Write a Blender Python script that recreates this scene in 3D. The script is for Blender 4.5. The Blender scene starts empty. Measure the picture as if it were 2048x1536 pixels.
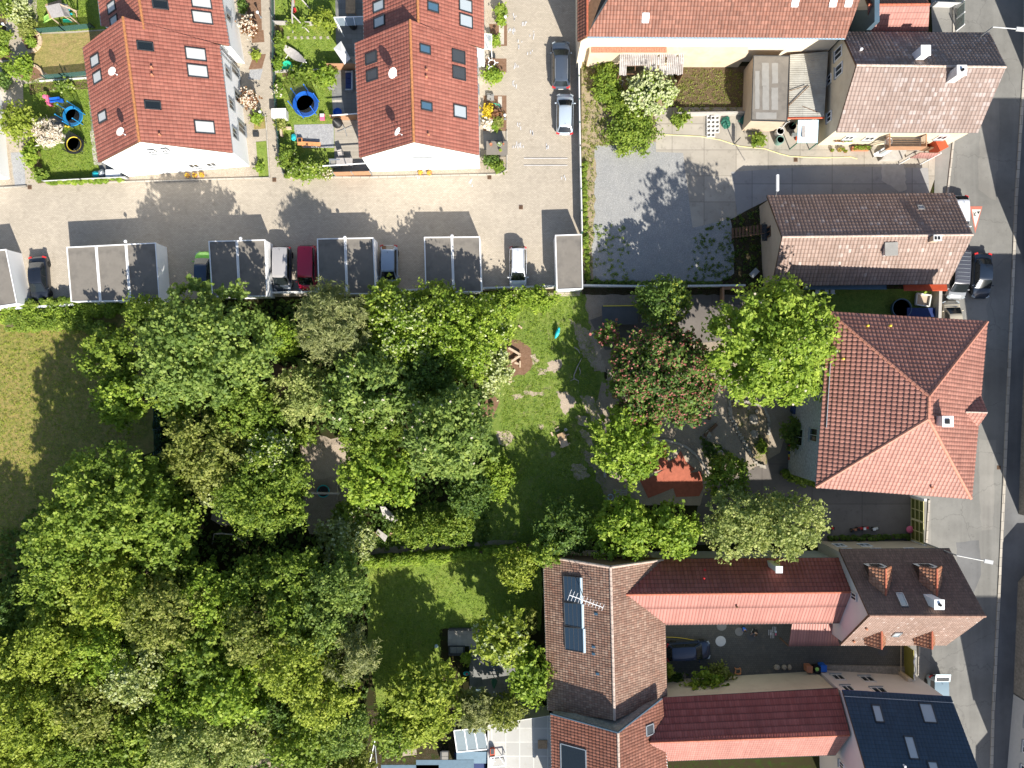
import bpy, bmesh, math, random
import numpy as np
from mathutils import Vector, Matrix
V = Vector
R_ = math.radians
scene = bpy.context.scene
COL = scene.collection
# ------------------------------------------------------------------ camera, sky, sun
CAM_H = 80.0
PPM = 20.0                       # photo pixels per metre on the ground
cam = bpy.data.cameras.new('camera'); cam.sensor_width = 36.0
cam.lens = 36.0 * (CAM_H * PPM) / 2048.0
cam.clip_start = 0.5; cam.clip_end = 1000
camo = bpy.data.objects.new('camera', cam); COL.objects.link(camo)
camo.location = (0, 0, CAM_H); scene.camera = camo
sun_dir = V((0.49, -1.20, 1.0)).normalized()        # towards the sun
elev = math.asin(sun_dir.z)
world = bpy.data.worlds.new('World'); scene.world = world; world.use_nodes = True
nt = world.node_tree; nt.nodes.clear()
sky = nt.nodes.new('ShaderNodeTexSky'); sky.sky_type = 'NISHITA'; sky.sun_disc = False
sky.sun_elevation = elev; sky.sun_rotation = math.atan2(sun_dir.x, sun_dir.y)
sky.air_density = 1.0; sky.dust_density = 1.0; sky.ozone_density = 1.0
bg = nt.nodes.new('ShaderNodeBackground'); bg.inputs['Strength'].default_value = 0.095
wo = nt.nodes.new('ShaderNodeOutputWorld')
nt.links.new(sky.outputs[0], bg.inputs[0]); nt.links.new(bg.outputs[0], wo.inputs[0])
sl = bpy.data.lights.new('sun', 'SUN'); sl.energy = 5.0; sl.angle = R_(0.53); sl.color = (1.0, 0.95, 0.86)
slo = bpy.data.objects.new('sun', sl); COL.objects.link(slo)
slo.rotation_euler = sun_dir.to_track_quat('Z', 'Y').to_euler(); slo.location = (0, 0, 60)
scene.view_settings.view_transform = 'Standard'; scene.view_settings.look = 'None'
scene.view_settings.exposure = 0.82; scene.view_settings.gamma = 1.0
scene.cycles.max_bounces = 6; scene.cycles.diffuse_bounces = 3; scene.cycles.glossy_bounces = 3
scene.cycles.transmission_bounces = 4; scene.cycles.transparent_max_bounces = 6
scene.cycles.caustics_reflective = False; scene.cycles.caustics_refractive = False

# ------------------------------------------------------------------ survey helpers
def P(px, py, h=0.0):
    """world point at height h surveyed from the aerial photograph (20 px = 1 m on the ground)"""
    k = (CAM_H - h) / CAM_H
    return V(((px - 1024) / PPM * k, (768 - py) / PPM * k, h))
def hit(px, py, pl):
    o, n = pl
    c = V((0, 0, CAM_H)); d = P(px, py, 0) - c
    t = (o - c).dot(n) / d.dot(n)
    return c + d * t
def newell(pts):
    n = V((0, 0, 0))
    for i, a in enumerate(pts):
        b = pts[(i + 1) % len(pts)]
        n += V(((a.y - b.y) * (a.z + b.z), (a.z - b.z) * (a.x + b.x), (a.x - b.x) * (a.y + b.y)))
    n.normalize()
    return n if n.z >= 0 else -n
def plane_of(pts):
    return (sum(pts, V((0, 0, 0))) / len(pts), newell(pts))

# ------------------------------------------------------------------ objects and naming
ORG = {}
def tag(o, label=None, cat=None, group=None, kind=None):
    if label: o['label'] = label
    if cat: o['category'] = cat
    if group: o['group'] = group
    if kind: o['kind'] = kind
    return o
def root(name, label, cat, loc=(0, 0, 0), group=None, rz=0.0):
    o = bpy.data.objects.new(name, None); COL.objects.link(o)
    o.empty_display_size = 0.3
    o.location = loc; o.rotation_euler = (0, 0, rz); ORG[o] = V(loc)
    return tag(o, label, cat, group)
def children(o):
    return [c for c in bpy.data.objects if c.parent == o]
def copy_tree(o, parent=None):
    c = o.copy(); COL.objects.link(c); c.parent = parent
    for ch in list(o.children): copy_tree(ch, c)
    return c
def place(o, loc, rz=0.0, label=None, s=None):
    o.location = loc; o.rotation_euler = (0, 0, rz)
    if label: o['label'] = label
    if s: o.scale = (s, s, s)
    return o

class MB:
    def __init__(s): s.v = []; s.f = []; s.uv = {}
    def poly(s, pts):
        n = len(s.v); s.v += [tuple(p) for p in pts]; s.f.append(tuple(range(n, n + len(pts)))); return s
    def obox(s, c, ax, ay, az, sx, sy, sz):
        """box centred on c with half axes"""
        n = len(s.v); c = V(c); ax = V(ax).normalized() * sx / 2; ay = V(ay).normalized() * sy / 2; az = V(az).normalized() * sz / 2
        for i in (-1, 1):
            for j in (-1, 1):
                for k in (-1, 1): s.v.append(tuple(c + ax * i + ay * j + az * k))
        for f in ((0, 1, 3, 2), (4, 6, 7, 5), (0, 4, 5, 1), (2, 3, 7, 6), (0, 2, 6, 4), (1, 5, 7, 3)):
            s.f.append(tuple(n + q for q in f))
        return s
    def box(s, c, size, rz=0.0):
        m = Matrix.Rotation(rz, 3, 'Z')
        return s.obox(c, m @ V((1, 0, 0)), m @ V((0, 1, 0)), (0, 0, 1), *size)
    def bar(s, a, b, w, h=None, up=(0, 0, 1)):
        a = V(a); b = V(b); d = b - a; L = d.length
        if L < 1e-5: return s
        d.normalize(); u = V(up)
        if abs(d.dot(u)) > 0.98: u = V((1, 0, 0))
        x = d.cross(u).normalized(); z = x.cross(d)
        return s.obox((a + b) / 2, x, d, z, w, L, h or w)
    def tube(s, path, radii, n=8, caps=True):
        path = [V(p) for p in path]
        if not hasattr(radii, '__len__'): radii = [radii] * len(path)
        base = len(s.v); up0 = V((0.13, 0.31, 0.94)).normalized()
        for i, p in enumerate(path):
            d = (path[min(i + 1, len(path) - 1)] - path[max(i - 1, 0)])
            if d.length < 1e-6: d = V((0, 0, 1))
            d.normalize(); u = up0 if abs(d.dot(up0)) < 0.93 else V((1, 0, 0))
            x = d.cross(u).normalized(); y = d.cross(x)
            for k in range(n):
                a = 2 * math.pi * k / n
                s.v.append(tuple(p + (x * math.cos(a) + y * math.sin(a)) * radii[i]))
        for i in range(len(path) - 1):
            for k in range(n):
                a = base + i * n + k; b = base + i * n + (k + 1) % n
                s.f.append((a, b, b + n, a + n))
        if caps:
            s.f.append(tuple(base + k for k in range(n)))
            s.f.append(tuple(base + (len(path) - 1) * n + k for k in reversed(range(n))))
        return s
    def lathe(s, c, prof, n=20, ax=(0, 0, 1), cap=True):
        c = V(c); az = V(ax).normalized(); u = V((1, 0, 0)) if abs(az.x) < .9 else V((0, 1, 0))
        x = (u - az * u.dot(az)).normalized(); y = az.cross(x); base = len(s.v)
        for r, z in prof:
            for k in range(n):
                a = 2 * math.pi * k / n
                s.v.append(tuple(c + az * z + (x * math.cos(a) + y * math.sin(a)) * r))
        for i in range(len(prof) - 1):
            for k in range(n):
                a = base + i * n + k; b = base + i * n + (k + 1) % n
                s.f.append((a, b, b + n, a + n))
        if cap and prof[-1][0] > 1e-4: s.f.append(tuple(base + (len(prof) - 1) * n + k for k in range(n)))
        if cap and prof[0][0] > 1e-4: s.f.append(tuple(base + k for k in reversed(range(n))))
        return s
    def prism(s, pts, z0, z1):
        """pts: xy list; z0,z1 numbers or lists"""
        n = len(pts); b = len(s.v)
        if not hasattr(z1, '__len__'): z1 = [z1] * n
        if not hasattr(z0, '__len__'): z0 = [z0] * n
        s.v += [(p[0], p[1], z) for p, z in zip(pts, z0)] + [(p[0], p[1], z) for p, z in zip(pts, z1)]
        s.f.append(tuple(b + n + i for i in range(n))); s.f.append(tuple(b + i for i in reversed(range(n))))
        for i in range(n):
            j = (i + 1) % n; s.f.append((b + i, b + j, b + n + j, b + n + i))
        return s
    def ball(s, c, rx, ry=None, rz=None, n=10, m=7, jit=0.0, seed=0):
        ry = ry or rx; rz = rz or rx; rr = random.Random(seed); c = V(c); base = len(s.v)
        s.v.append((c.x, c.y, c.z + rz))
        for i in range(1, m):
            t = math.pi * i / m
            for k in range(n):
                a = 2 * math.pi * k / n; q = 1 + rr.uniform(-jit, jit)
                s.v.append((c.x + rx * q * math.sin(t) * math.cos(a), c.y + ry * q * math.sin(t) * math.sin(a), c.z + rz * q * math.cos(t)))
        s.v.append((c.x, c.y, c.z - rz)); last = len(s.v) - 1
        for k in range(n):
            s.f.append((base, base + 1 + k, base + 1 + (k + 1) % n))
            s.f.append((last, last - n + (k + 1) % n, last - n + k))
        for i in range(m - 2):
            for k in range(n):
                a = base + 1 + i * n + k; b = base + 1 + i * n + (k + 1) % n
                s.f.append((a, a + n, b + n, b))
        return s
    def build(s, name, m, parent=None, smooth=False, fix=True):
        me = bpy.data.meshes.new(name)
        va = np.array(s.v, dtype=float)
        if parent is None:
            off = V(((va[:, 0].min() + va[:, 0].max()) / 2, (va[:, 1].min() + va[:, 1].max()) / 2, va[:, 2].min()))
        else: off = ORG[parent]
        va = va - np.array(off)
        me.from_pydata([tuple(q) for q in va], [], s.f)
        if s.uv:
            ul = me.uv_layers.new(name='UVMap')
            for poly in me.polygons:
                for li, vi in zip(poly.loop_indices, poly.vertices):
                    ul.data[li].uv = s.uv.get(vi, (0, 0))
        if fix:
            bm = bmesh.new(); bm.from_mesh(me); bmesh.ops.recalc_face_normals(bm, faces=bm.faces); bm.to_mesh(me); bm.free()
        if smooth:
            me.polygons.foreach_set('use_smooth', [True] * len(me.polygons))
            try: me.set_sharp_from_angle(angle=R_(38))
            except Exception: pass
        for mm in (m if isinstance(m, (list, tuple)) else [m]): me.materials.append(mm)
        o = bpy.data.objects.new(name, me); COL.objects.link(o)
        if parent is None: o.location = off; ORG[o] = off
        else: o.parent = parent; ORG[o] = off
        return o

# ------------------------------------------------------------------ materials
M = {}
class NT:
    def __init__(s, name):
        s.m = bpy.data.materials.new(name); s.m.use_nodes = True; s.t = s.m.node_tree
        s.b = s.t.nodes['Principled BSDF']; s.tc = s.t.nodes.new('ShaderNodeTexCoord')
    def n(s, typ, **kw):
        x = s.t.nodes.new(typ)
        for k, v in kw.items(): setattr(x, k, v)
        return x
    def l(s, a, b): s.t.links.new(a, b)
    def noise(s, scale, detail=4, rough=.55, vec=None, out='Fac'):
        x = s.n('ShaderNodeTexNoise'); x.inputs['Scale'].default_value = scale
        x.inputs['Detail'].default_value = detail; x.inputs['Roughness'].default_value = rough
        s.l(vec or s.tc.outputs['Object'], x.inputs['Vector']); return x.outputs[out]
    def ramp(s, fac, stops):
        x = s.n('ShaderNodeValToRGB'); e = x.color_ramp.elements
        while len(e) < len(stops): e.new(.5)
        for q, (p, c) in zip(e, stops):
            q.position = p; q.color = (*c, 1) if hasattr(c, '__len__') else (c, c, c, 1)
        s.l(fac, x.inputs[0]); return x.outputs[0]
    def mix(s, fac, a, b, mode='MIX'):
        x = s.n('ShaderNodeMix', data_type='RGBA', blend_type=mode)
        for sock, val in ((x.inputs[0], fac), (x.inputs[6], a), (x.inputs[7], b)):
            if hasattr(val, 'links'): s.l(val, sock)
            elif hasattr(val, '__len__'): sock.default_value = (*val, 1)
            else: sock.default_value = val if sock == x.inputs[0] else (val, val, val, 1)
        return x.outputs[2]
    def math(s, op, a, b=0.0):
        x = s.n('ShaderNodeMath', operation=op)
        for sock, val in ((x.inputs[0], a), (x.inputs[1], b)):
            if hasattr(val, 'links'): s.l(val, sock)
            else: sock.default_value = val
        return x.outputs[0]
    def bump(s, h, strength=.3, dist=.05):
        x = s.n('ShaderNodeBump'); x.inputs['Strength'].default_value = strength; x.inputs['Distance'].default_value = dist
        s.l(h, x.inputs['Height']); s.l(x.outputs[0], s.b.inputs['Normal'])
    def base(s, c):
        if hasattr(c, 'links'): s.l(c, s.b.inputs['Base Color'])
        else: s.b.inputs['Base Color'].default_value = (*c, 1)
    def done(s, key, rough=.85, spec=.3, metal=0.0):
        s.b.inputs['Roughness'].default_value = rough; s.b.inputs['Specular IOR Level'].default_value = spec
        s.b.inputs['Metallic'].default_value = metal
        M[key] = s.m; return s.m
def sc(c, k): return tuple(min(1, x * k) for x in c)
def plain(key, c, rough=.6, var=.18, scale=3.0, spec=.35, metal=0.0, bump=0.0, dirt=None):
    t = NT(key); f = t.noise(scale, 6)
    col = t.ramp(f, [(.28, sc(c, 1 - var)), (.72, sc(c, 1 + var * .7))])
    if dirt:
        d = t.ramp(t.noise(.7, 7, .65), [(.48, 0), (.7, 1)])
        col = t.mix(t.math('MULTIPLY', d, .55), col, dirt)
    t.base(col)
    if bump: t.bump(t.noise(scale * 6, 4), bump, .03)
    return t.done(key, rough, spec, metal)
def grass(key, a, b, c, patch=(.30, .25, .14), amt=.5):
    a, b, c = [(q[0] * 2.55, q[1] * 2.05, q[2] * 3.6) for q in (a, b, c)]; t = NT(key)
    f1 = t.noise(.35, 5); f2 = t.noise(2.4, 6, .6); f3 = t.noise(14, 5, .7)
    col = t.mix(t.ramp(f1, [(.35, 0), (.65, 1)]), a, b)
    col = t.mix(t.ramp(f2, [(.42, 0), (.68, 1)]), col, c)
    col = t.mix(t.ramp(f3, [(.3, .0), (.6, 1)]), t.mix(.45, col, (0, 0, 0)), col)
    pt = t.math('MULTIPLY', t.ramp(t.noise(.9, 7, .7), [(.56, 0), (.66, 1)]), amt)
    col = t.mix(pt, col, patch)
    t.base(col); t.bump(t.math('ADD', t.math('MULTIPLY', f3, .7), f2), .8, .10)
    return t.done(key, .9, .15)
def earth(key, a, b, pebble=.0, scale=1.2, pc=(.6, .56, .5), weeds=None):
    t = NT(key)
    f1 = t.noise(scale, 8, .65); f2 = t.noise(9, 6, .7)
    col = t.mix(t.ramp(f1, [(.35, 0), (.65, 1)]), a, b)
    col = t.mix(t.ramp(f2, [(.3, .55), (.7, 0)]), col, sc(a, .45))
    if pebble:
        vo = t.n('ShaderNodeTexVoronoi'); vo.inputs['Scale'].default_value = 9
        t.l(t.tc.outputs['Object'], vo.inputs['Vector'])
        col = t.mix(t.math('MULTIPLY', t.ramp(vo.outputs['Distance'], [(.15, 1), (.4, 0)]), pebble), col, pc)
    if weeds:
        w = t.ramp(t.noise(1.6, 8, .75), [(.53, 0), (.6, 1)])
        col = t.mix(w, col, weeds)
    t.base(col); t.bump(f2, .7, .06)
    return t.done(key, .95, .1)
def paving(key, c, bw=.2, bh=.1, gap=.012, joint=.55, stain=.25, rot=0.0, offset=.5, big=.25, dirt=(.2, .17, .13)):
    t = NT(key)
    mp = t.n('ShaderNodeMapping'); mp.inputs['Rotation'].default_value = (0, 0, rot); t.l(t.tc.outputs['Object'], mp.inputs[0])
    br = t.n('ShaderNodeTexBrick'); br.offset = offset
    for k, v in (('Scale', 1.0), ('Mortar Size', gap), ('Mortar Smooth', .2), ('Bias', 0.0), ('Brick Width', bw), ('Row Height', bh)): br.inputs[k].default_value = v
    br.inputs['Color1'].default_value = (*sc(c, .88), 1); br.inputs['Color2'].default_value = (*sc(c, 1.1), 1); br.inputs['Mortar'].default_value = (*sc(c, joint), 1)
    t.l(mp.outputs[0], br.inputs['Vector'])
    f = t.noise(big, 8, .62)
    col = t.mix(t.math('MULTIPLY', t.ramp(f, [(.40, 0), (.70, 1)]), stain), br.outputs['Color'], sc(c, .6))
    f2 = t.noise(1.3, 8, .7)
    col = t.mix(t.math('MULTIPLY', t.ramp(f2, [(.55, 0), (.72, 1)]), stain * 1.3), col, dirt)
    col = t.mix(t.math('MULTIPLY', t.ramp(t.noise(.8, 6, .6), [(.56, 0), (.72, 1)]), .25), col, sc(c, 1.28))
    t.base(col); t.bump(br.outputs['Fac'], -.25, .015)
    return t.done(key, .85, .25)
def asphalt(key, c, crack=True):
    t = NT(key)
    f = t.noise(.22, 8, .6); f2 = t.noise(25, 3, .7); f3 = t.noise(1.1, 8, .72)
    col = t.mix(t.ramp(f, [(.38, 0), (.62, 1)]), sc(c, .82), sc(c, 1.18))
    col = t.mix(t.math('MULTIPLY', t.ramp(f3, [(.55, 0), (.75, 1)]), .35), col, sc(c, .6))
    col = t.mix(t.ramp(f2, [(.35, .22), (.7, 0)]), col, sc(c, .55))
    mp = t.n('ShaderNodeMapping'); mp.inputs['Scale'].default_value = (.9, .035, 1); t.l(t.tc.outputs['Object'], mp.inputs[0])
    col = t.mix(t.math('MULTIPLY', t.ramp(t.noise(1.0, 5, .6, vec=mp.outputs[0]), [(.45, 0), (.68, 1)]), .35), col, sc(c, 1.35))
    col = t.mix(t.math('MULTIPLY', t.ramp(t.noise(2.6, 7, .75), [(.60, 0), (.70, 1)]), .45), col, sc(c, .45))
    if crack:
        dv = t.n('ShaderNodeTexVoronoi', feature='DISTANCE_TO_EDGE'); dv.inputs['Scale'].default_value = .16
        nz = t.noise(1.2, 5, .6, out='Color')
        ad = t.n('ShaderNodeVectorMath', operation='ADD'); t.l(t.tc.outputs['Object'], ad.inputs[0]); t.l(nz, ad.inputs[1])
        t.l(ad.outputs[0], dv.inputs['Vector'])
        col = t.mix(t.math('MULTIPLY', t.ramp(dv.outputs['Distance'], [(.002, 1), (.006, 0)]), .4), col, sc(c, .35))
    t.base(col); t.bump(f2, .2, .01)
    return t.done(key, .8, .3)
def slabs(key, c, w=3.2, h=2.6, stain=.5):
    t = paving(key, c, w, h, .03, .5, stain, offset=0.0, big=.45, dirt=sc(c, .42)); return t
def tiles(key, c, c2, var=.3, moss=None, mossamt=.3, rough=.55, pale=None, paleamt=.0, spec=.4, joint=.6):
    """clay tiles: UV is in tile units, so each tile gets its own tone"""
    t = NT(key)
    uv = t.n('ShaderNodeUVMap'); fl = t.n('ShaderNodeVectorMath', operation='FLOOR'); t.l(uv.outputs[0], fl.inputs[0])
    wn = t.n('ShaderNodeTexWhiteNoise', noise_dimensions='2D'); t.l(fl.outputs[0], wn.inputs['Vector'])
    col = t.mix(wn.outputs['Value'], c, c2)
    wn2 = t.n('ShaderNodeTexWhiteNoise', noise_dimensions='2D')
    ad = t.n('ShaderNodeVectorMath', operation='ADD'); ad.inputs[1].default_value = (17.3, 5.1, 0); t.l(fl.outputs[0], ad.inputs[0]); t.l(ad.outputs[0], wn2.inputs['Vector'])
    col = t.mix(t.math('MULTIPLY', wn2.outputs['Value'], var), col, sc(c, .35))
    f = t.noise(.5, 7, .65)
    col = t.mix(t.math('MULTIPLY', t.ramp(f, [(.42, 0), (.68, 1)]), .35), col, sc(c, .62))
    if pale:
        p = t.math('MULTIPLY', t.ramp(wn.outputs['Value'], [(1 - paleamt - .02, 0), (1 - paleamt + .02, 1)]), t.ramp(t.noise(.7, 4), [(.42, 0), (.56, 1)]))
        col = t.mix(t.math('MULTIPLY', p, .42), col, pale)
    if moss:
        col = t.mix(t.math('MULTIPLY', t.ramp(t.noise(4.5, 8, .75), [(.52, 0), (.66, 1)]), mossamt), col, moss)
    mp = t.n('ShaderNodeMapping'); mp.inputs['Scale'].default_value = (.55, .045, 1); t.l(uv.outputs[0], mp.inputs[0])
    col = t.mix(t.math('MULTIPLY', t.ramp(t.noise(1.0, 6, .7, vec=mp.outputs[0]), [(.42, 0), (.70, 1)]), .38), col, sc(c, .45))
    col = t.mix(t.math('MULTIPLY', t.ramp(t.noise(.16, 5, .6), [(.40, 0), (.65, 1)]), .25), col, sc(c2, 1.15))
    sp = t.n('ShaderNodeSeparateXYZ'); t.l(uv.outputs[0], sp.inputs[0])
    fr = t.math('FRACT', sp.outputs[1]); frx = t.math('FRACT', sp.outputs[0])
    j = t.math('MAXIMUM', t.ramp(fr, [(.04, 1), (.22, 0)]), t.math('MULTIPLY', t.ramp(frx, [(.04, 1), (.20, 0)]), .7))
    col = t.mix(t.math('MULTIPLY', j, joint), col, sc(c, .22))        # shadow lines in the tile laps, painted into the colour
    t.base(col)
    return t.done(key, rough, spec)
def leafmat(key, dark, mid, light, trans=.42):
    t = NT(key)
    if 'leaf_' in key and key not in ('leaf_red', 'leaf_gold'): dark, mid, light = [tuple(min(.6, q * k) for q, k in zip(c, (2.3, 1.9, 1.75))) for c in (dark, mid, light)]
    at = t.n('ShaderNodeAttribute', attribute_name='tint')
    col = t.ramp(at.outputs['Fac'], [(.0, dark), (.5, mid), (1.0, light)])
    t.base(col); t.b.inputs['Roughness'].default_value = .55; t.b.inputs['Specular IOR Level'].default_value = .3
    tr = t.n('ShaderNodeBsdfTranslucent'); t.l(t.mix(.45, col, (.50, .62, .06)), tr.inputs[0])
    ms = t.n('ShaderNodeMixShader'); ms.inputs[0].default_value = trans
    out = [q for q in t.t.nodes if q.type == 'OUTPUT_MATERIAL'][0]
    t.l(t.b.outputs[0], ms.inputs[1]); t.l(tr.outputs[0], ms.inputs[2]); t.l(ms.outputs[0], out.inputs[0])
    M[key] = t.m; return t.m
def paint(key, c, metal=.5, rough=.3):
    metal *= .3; c = sc(c, 1.25)
    t = NT(key); t.base(c); t.b.inputs['Coat Weight'].default_value = .8; t.b.inputs['Coat Roughness'].default_value = .06
    return t.done(key, rough, .5, metal)
def glass(key, c=(.02, .03, .035), rough=.06):
    t = NT(key); t.base(c); return t.done(key, rough, .7)

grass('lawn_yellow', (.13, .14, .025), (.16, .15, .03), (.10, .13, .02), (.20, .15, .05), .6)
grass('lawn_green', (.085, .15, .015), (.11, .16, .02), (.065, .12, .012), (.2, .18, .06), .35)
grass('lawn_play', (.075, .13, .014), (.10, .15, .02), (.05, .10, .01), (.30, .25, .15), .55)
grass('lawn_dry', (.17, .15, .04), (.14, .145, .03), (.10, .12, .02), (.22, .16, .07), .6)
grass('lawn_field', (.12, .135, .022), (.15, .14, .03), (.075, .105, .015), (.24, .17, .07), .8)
earth('forest_floor', (.045, .035, .018), (.035, .04, .012), weeds=(.03, .05, .01))
earth('mulch', (.27, .165, .11), (.20, .115, .07), .35, 3, (.25, .15, .09))
earth('sand', (.52, .42, .32), (.42, .34, .26), .25)
earth('sand_soil', (.40, .32, .21), (.32, .25, .16), .4, 1.0, (.55, .48, .38), weeds=(.15, .16, .05))
earth('play_dirt', (.42, .34, .26), (.32, .26, .20), .2)
earth('brown_soil', (.17, .12, .07), (.10, .07, .04), .3, 1.5, (.4, .32, .24), weeds=(.09, .09, .025))
earth('dark_soil', (.05, .04, .02), (.07, .055, .03), .1, weeds=(.03, .045, .01))
earth('gravel', (.37, .365, .35), (.31, .31, .305), .5, .8, (.52, .52, .5))
earth('pebbles', (.46, .39, .30), (.38, .32, .25), .6, 3, (.6, .53, .44))
earth('grey_gravel', (.42, .42, .42), (.34, .34, .35), .5, 3, (.6, .6, .6))
paving('cobbles', (.46, .40, .32), .24, .12, .02, .72, .35)
paving('dark_cobbles', (.13, .125, .11), .2, .2, .02, .6, .4)
paving('terrace_slabs', (.22, .22, .21), .5, .5, .012, .6, .3, offset=0)
earth('walk', (.44, .37, .29), (.37, .31, .24), .1)
paving('light_slabs', (.48, .44, .38), .5, .5, .015, .7, .3, offset=0)
paving('decking', (.40, .36, .30), 40, .14, .012, .5, .2, offset=0)
paving('sheet_roof', (.47, .46, .43), 1.35, 1.35, .05, 1.25, .3, offset=0, dirt=(.33, .29, .22))
paving('kerb_stone', (.46, .42, .36), .9, .9, .03, .5, .3)
asphalt('asphalt', (.20, .195, .18)); asphalt('asphalt_side', (.235, .225, .205)); asphalt('asphalt_patch', (.15, .15, .15), False)
slabs('concrete', (.40, .36, .30)); slabs('concrete_grey', (.33, .32, .31), 4, 4, .3); slabs('yard_floor', (.17, .15, .135), 5, 4, .4)
tiles('tile_red', (.34, .115, .082), (.41, .155, .112), .3, (.45, .22, .05), .08, joint=.5)
tiles('tile_hip', (.36, .155, .115), (.44, .205, .155), .3, (.12, .07, .05), .25, joint=.7)
tiles('tile_brown', (.25, .17, .14), (.32, .235, .20), .3, (.12, .09, .07), .25, pale=(.42, .37, .36), paleamt=.3)
tiles('tile_old', (.27, .175, .135), (.35, .24, .195), .3, (.5, .42, .36), .3, pale=(.56, .5, .46), paleamt=.06)
tiles('tile_mixed', (.29, .15, .10), (.39, .27, .20), .7, (.2, .12, .09), .35)
tiles('tile_barn', (.24, .088, .052), (.32, .135, .09), .5, (.06, .04, .03), .5, joint=.75)
tiles('tile_fresh', (.34, .085, .062), (.42, .13, .10), .25, joint=.8)
tiles('tile_salmon', (.38, .165, .135), (.43, .20, .165), .1, (.5, .2, .15), .1, .5)
tiles('tile_dark', (.20, .12, .09), (.26, .16, .12), .5, (.05, .035, .03), .6)
tiles('tile_rust', (.30, .10, .06), (.42, .20, .12), .5, (.10, .05, .03), .5)
tiles('tile_blue', (.028, .055, .09), (.035, .068, .11), .2, rough=.5)
tiles('tile_dormer', (.46, .18, .09), (.58, .32, .20), .6, (.10, .05, .03), .2)
plain('ridge_red', (.45, .13, .07), var=.25); plain('ridge_hip', (.50, .22, .15), var=.25); plain('ridge_pale', (.52, .40, .33), var=.3)
plain('ridge_ochre', (.46, .20, .08), var=.35, scale=6); plain('ridge_brown', (.30, .17, .12), var=.3)
plain('white_wall', (.90, .90, .90), .9, .03, .4); plain('cream_wall', (.74, .64, .50), .9, .06, .5, dirt=(.55, .46, .36))
plain('beige_wall', (.50, .42, .31), .9, .06, .5); plain('sand_wall', (.64, .56, .42), .9, .05, .5, dirt=(.5, .42, .3))
plain('pink_wall', (.66, .60, .57), .9, .05, .5); plain('brown_wall', (.50, .40, .30), .9, .10, .6, dirt=(.38, .3, .22))
plain('green_wall', (.38, .42, .38), .9, .06, .6); plain('shingle_wall', (.40, .43, .44), .9, .45, 5, bump=.8)
plain('old_wall', (.30, .27, .23), .95, .35, 4, dirt=(.15, .14, .12)); plain('grey_wall', (.52, .52, .51), .9, .05)
plain('brick', (.42, .20, .13), .9, .3, 8); plain('bare_wall', (.60, .49, .36), .95, .12, .8, dirt=(.40, .28, .18))
plain('metal', (.45, .47, .48), .45, .1, metal=.7); plain('gutter', (.30, .33, .35), .45, .15, metal=.6); plain('dark_metal', (.06, .065, .07), .5, .1, metal=.4)
plain('blue_metal', (.11, .17, .22), .5, .1, metal=.3); plain('white', (.82, .82, .82), .45, .04); plain('off_white', (.68, .67, .64), .6, .08)
plain('black', (.018, .018, .02), .5, .2); plain('rubber', (.02, .02, .02), .9, .2); plain('felt', (.20, .18, .155), .95, .12, .8, dirt=(.08, .075, .07)); plain('felt_dark', (.10, .10, .10), .9, .15, 1.0); plain('felt_light', (.28, .27, .25), .9, .1, 2)
plain('wood', (.40, .27, .16), .8, .25, 5); plain('pale_wood', (.55, .42, .30), .8, .2, 5); plain('grey_wood', (.40, .37, .35), .85, .18, 6); plain('dark_wood', (.16, .09, .05), .8, .25, 5)
plain('bark', (.14, .10, .07), .95, .3, 5, bump=.8); plain('pale_bark', (.42, .38, .33), .9, .2, 5)
plain('plaster_concrete', (.45, .42, .38), .9, .12, 2, dirt=(.3, .27, .23)); plain('stone', (.40, .36, .30), .95, .25, 4, bump=.6)
plain('corrugated', (.38, .37, .33), .7, .2, 1.2, dirt=(.22, .2, .16)); plain('old_sheet', (.55, .52, .50), .8, .25, 3, dirt=(.2, .15, .13)); plain('blue_sheet', (.48, .60, .68), .5, .05)
plain('red', (.55, .03, .03), .5, .1); plain('orange_red', (.55, .09, .035), .6, .15); plain('pink', (.75, .16, .28), .5, .1); plain('blue', (.02, .14, .60), .45, .1)
plain('sky_blue', (.02, .25, .55), .5, .1); plain('navy', (.02, .04, .14), .6, .1); plain('teal', (.02, .42, .46), .45, .1); plain('green_plastic', (.03, .45, .28), .45, .1)
plain('dark_green', (.02, .12, .08), .6, .1); plain('lime', (.38, .70, .16), .5, .1); plain('yellow', (.75, .58, .05), .5, .1); plain('hose_yellow', (.70, .62, .30), .6, .05); plain('terracotta', (.48, .20, .11), .8, .15)
plain('orange_wood', (.70, .30, .12), .7, .15); plain('brown_board', (.42, .23, .13), .8, .15); plain('gate_green', (.13, .14, .03), .6, .12); plain('gate_yellow', (.30, .27, .06), .6, .1)
plain('skin', (.55, .33, .24), .6, .08); plain('denim', (.05, .09, .2), .9, .15); plain('hair', (.10, .06, .03), .8, .2); plain('tarp', (.42, .12, .07), .7, .18, 2.5, bump=.3)
plain('road_white', (.62, .60, .55), .8, .12, 4); plain('road_red', (.50, .17, .12), .8, .15, 4); plain('chalk', (.62, .62, .64), .9, .15, 5); plain('pot_green', (.18, .30, .25), .5, .1); plain('tyre_grey', (.1, .1, .1), .8, .2)
glass('glass', (.012, .016, .018), .12); glass('blue_glass', (.06, .12, .18), .1); glass('pane_light', (.38, .42, .44), .15); glass('screen', (.05, .055, .06), .35); glass('solar', (.025, .045, .07), .15)
plain('blind', (.50, .51, .50), .5, .04)
t = NT('clear_glass'); t.b.inputs['Base Color'].default_value = (.6, .72, .78, 1); t.b.inputs['Alpha'].default_value = .35; t.done('clear_glass', .1, .6)
t = NT('net'); t.b.inputs['Base Color'].default_value = (.03, .035, .04, 1); t.b.inputs['Alpha'].default_value = .38; t.done('net', .9, .1)
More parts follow.
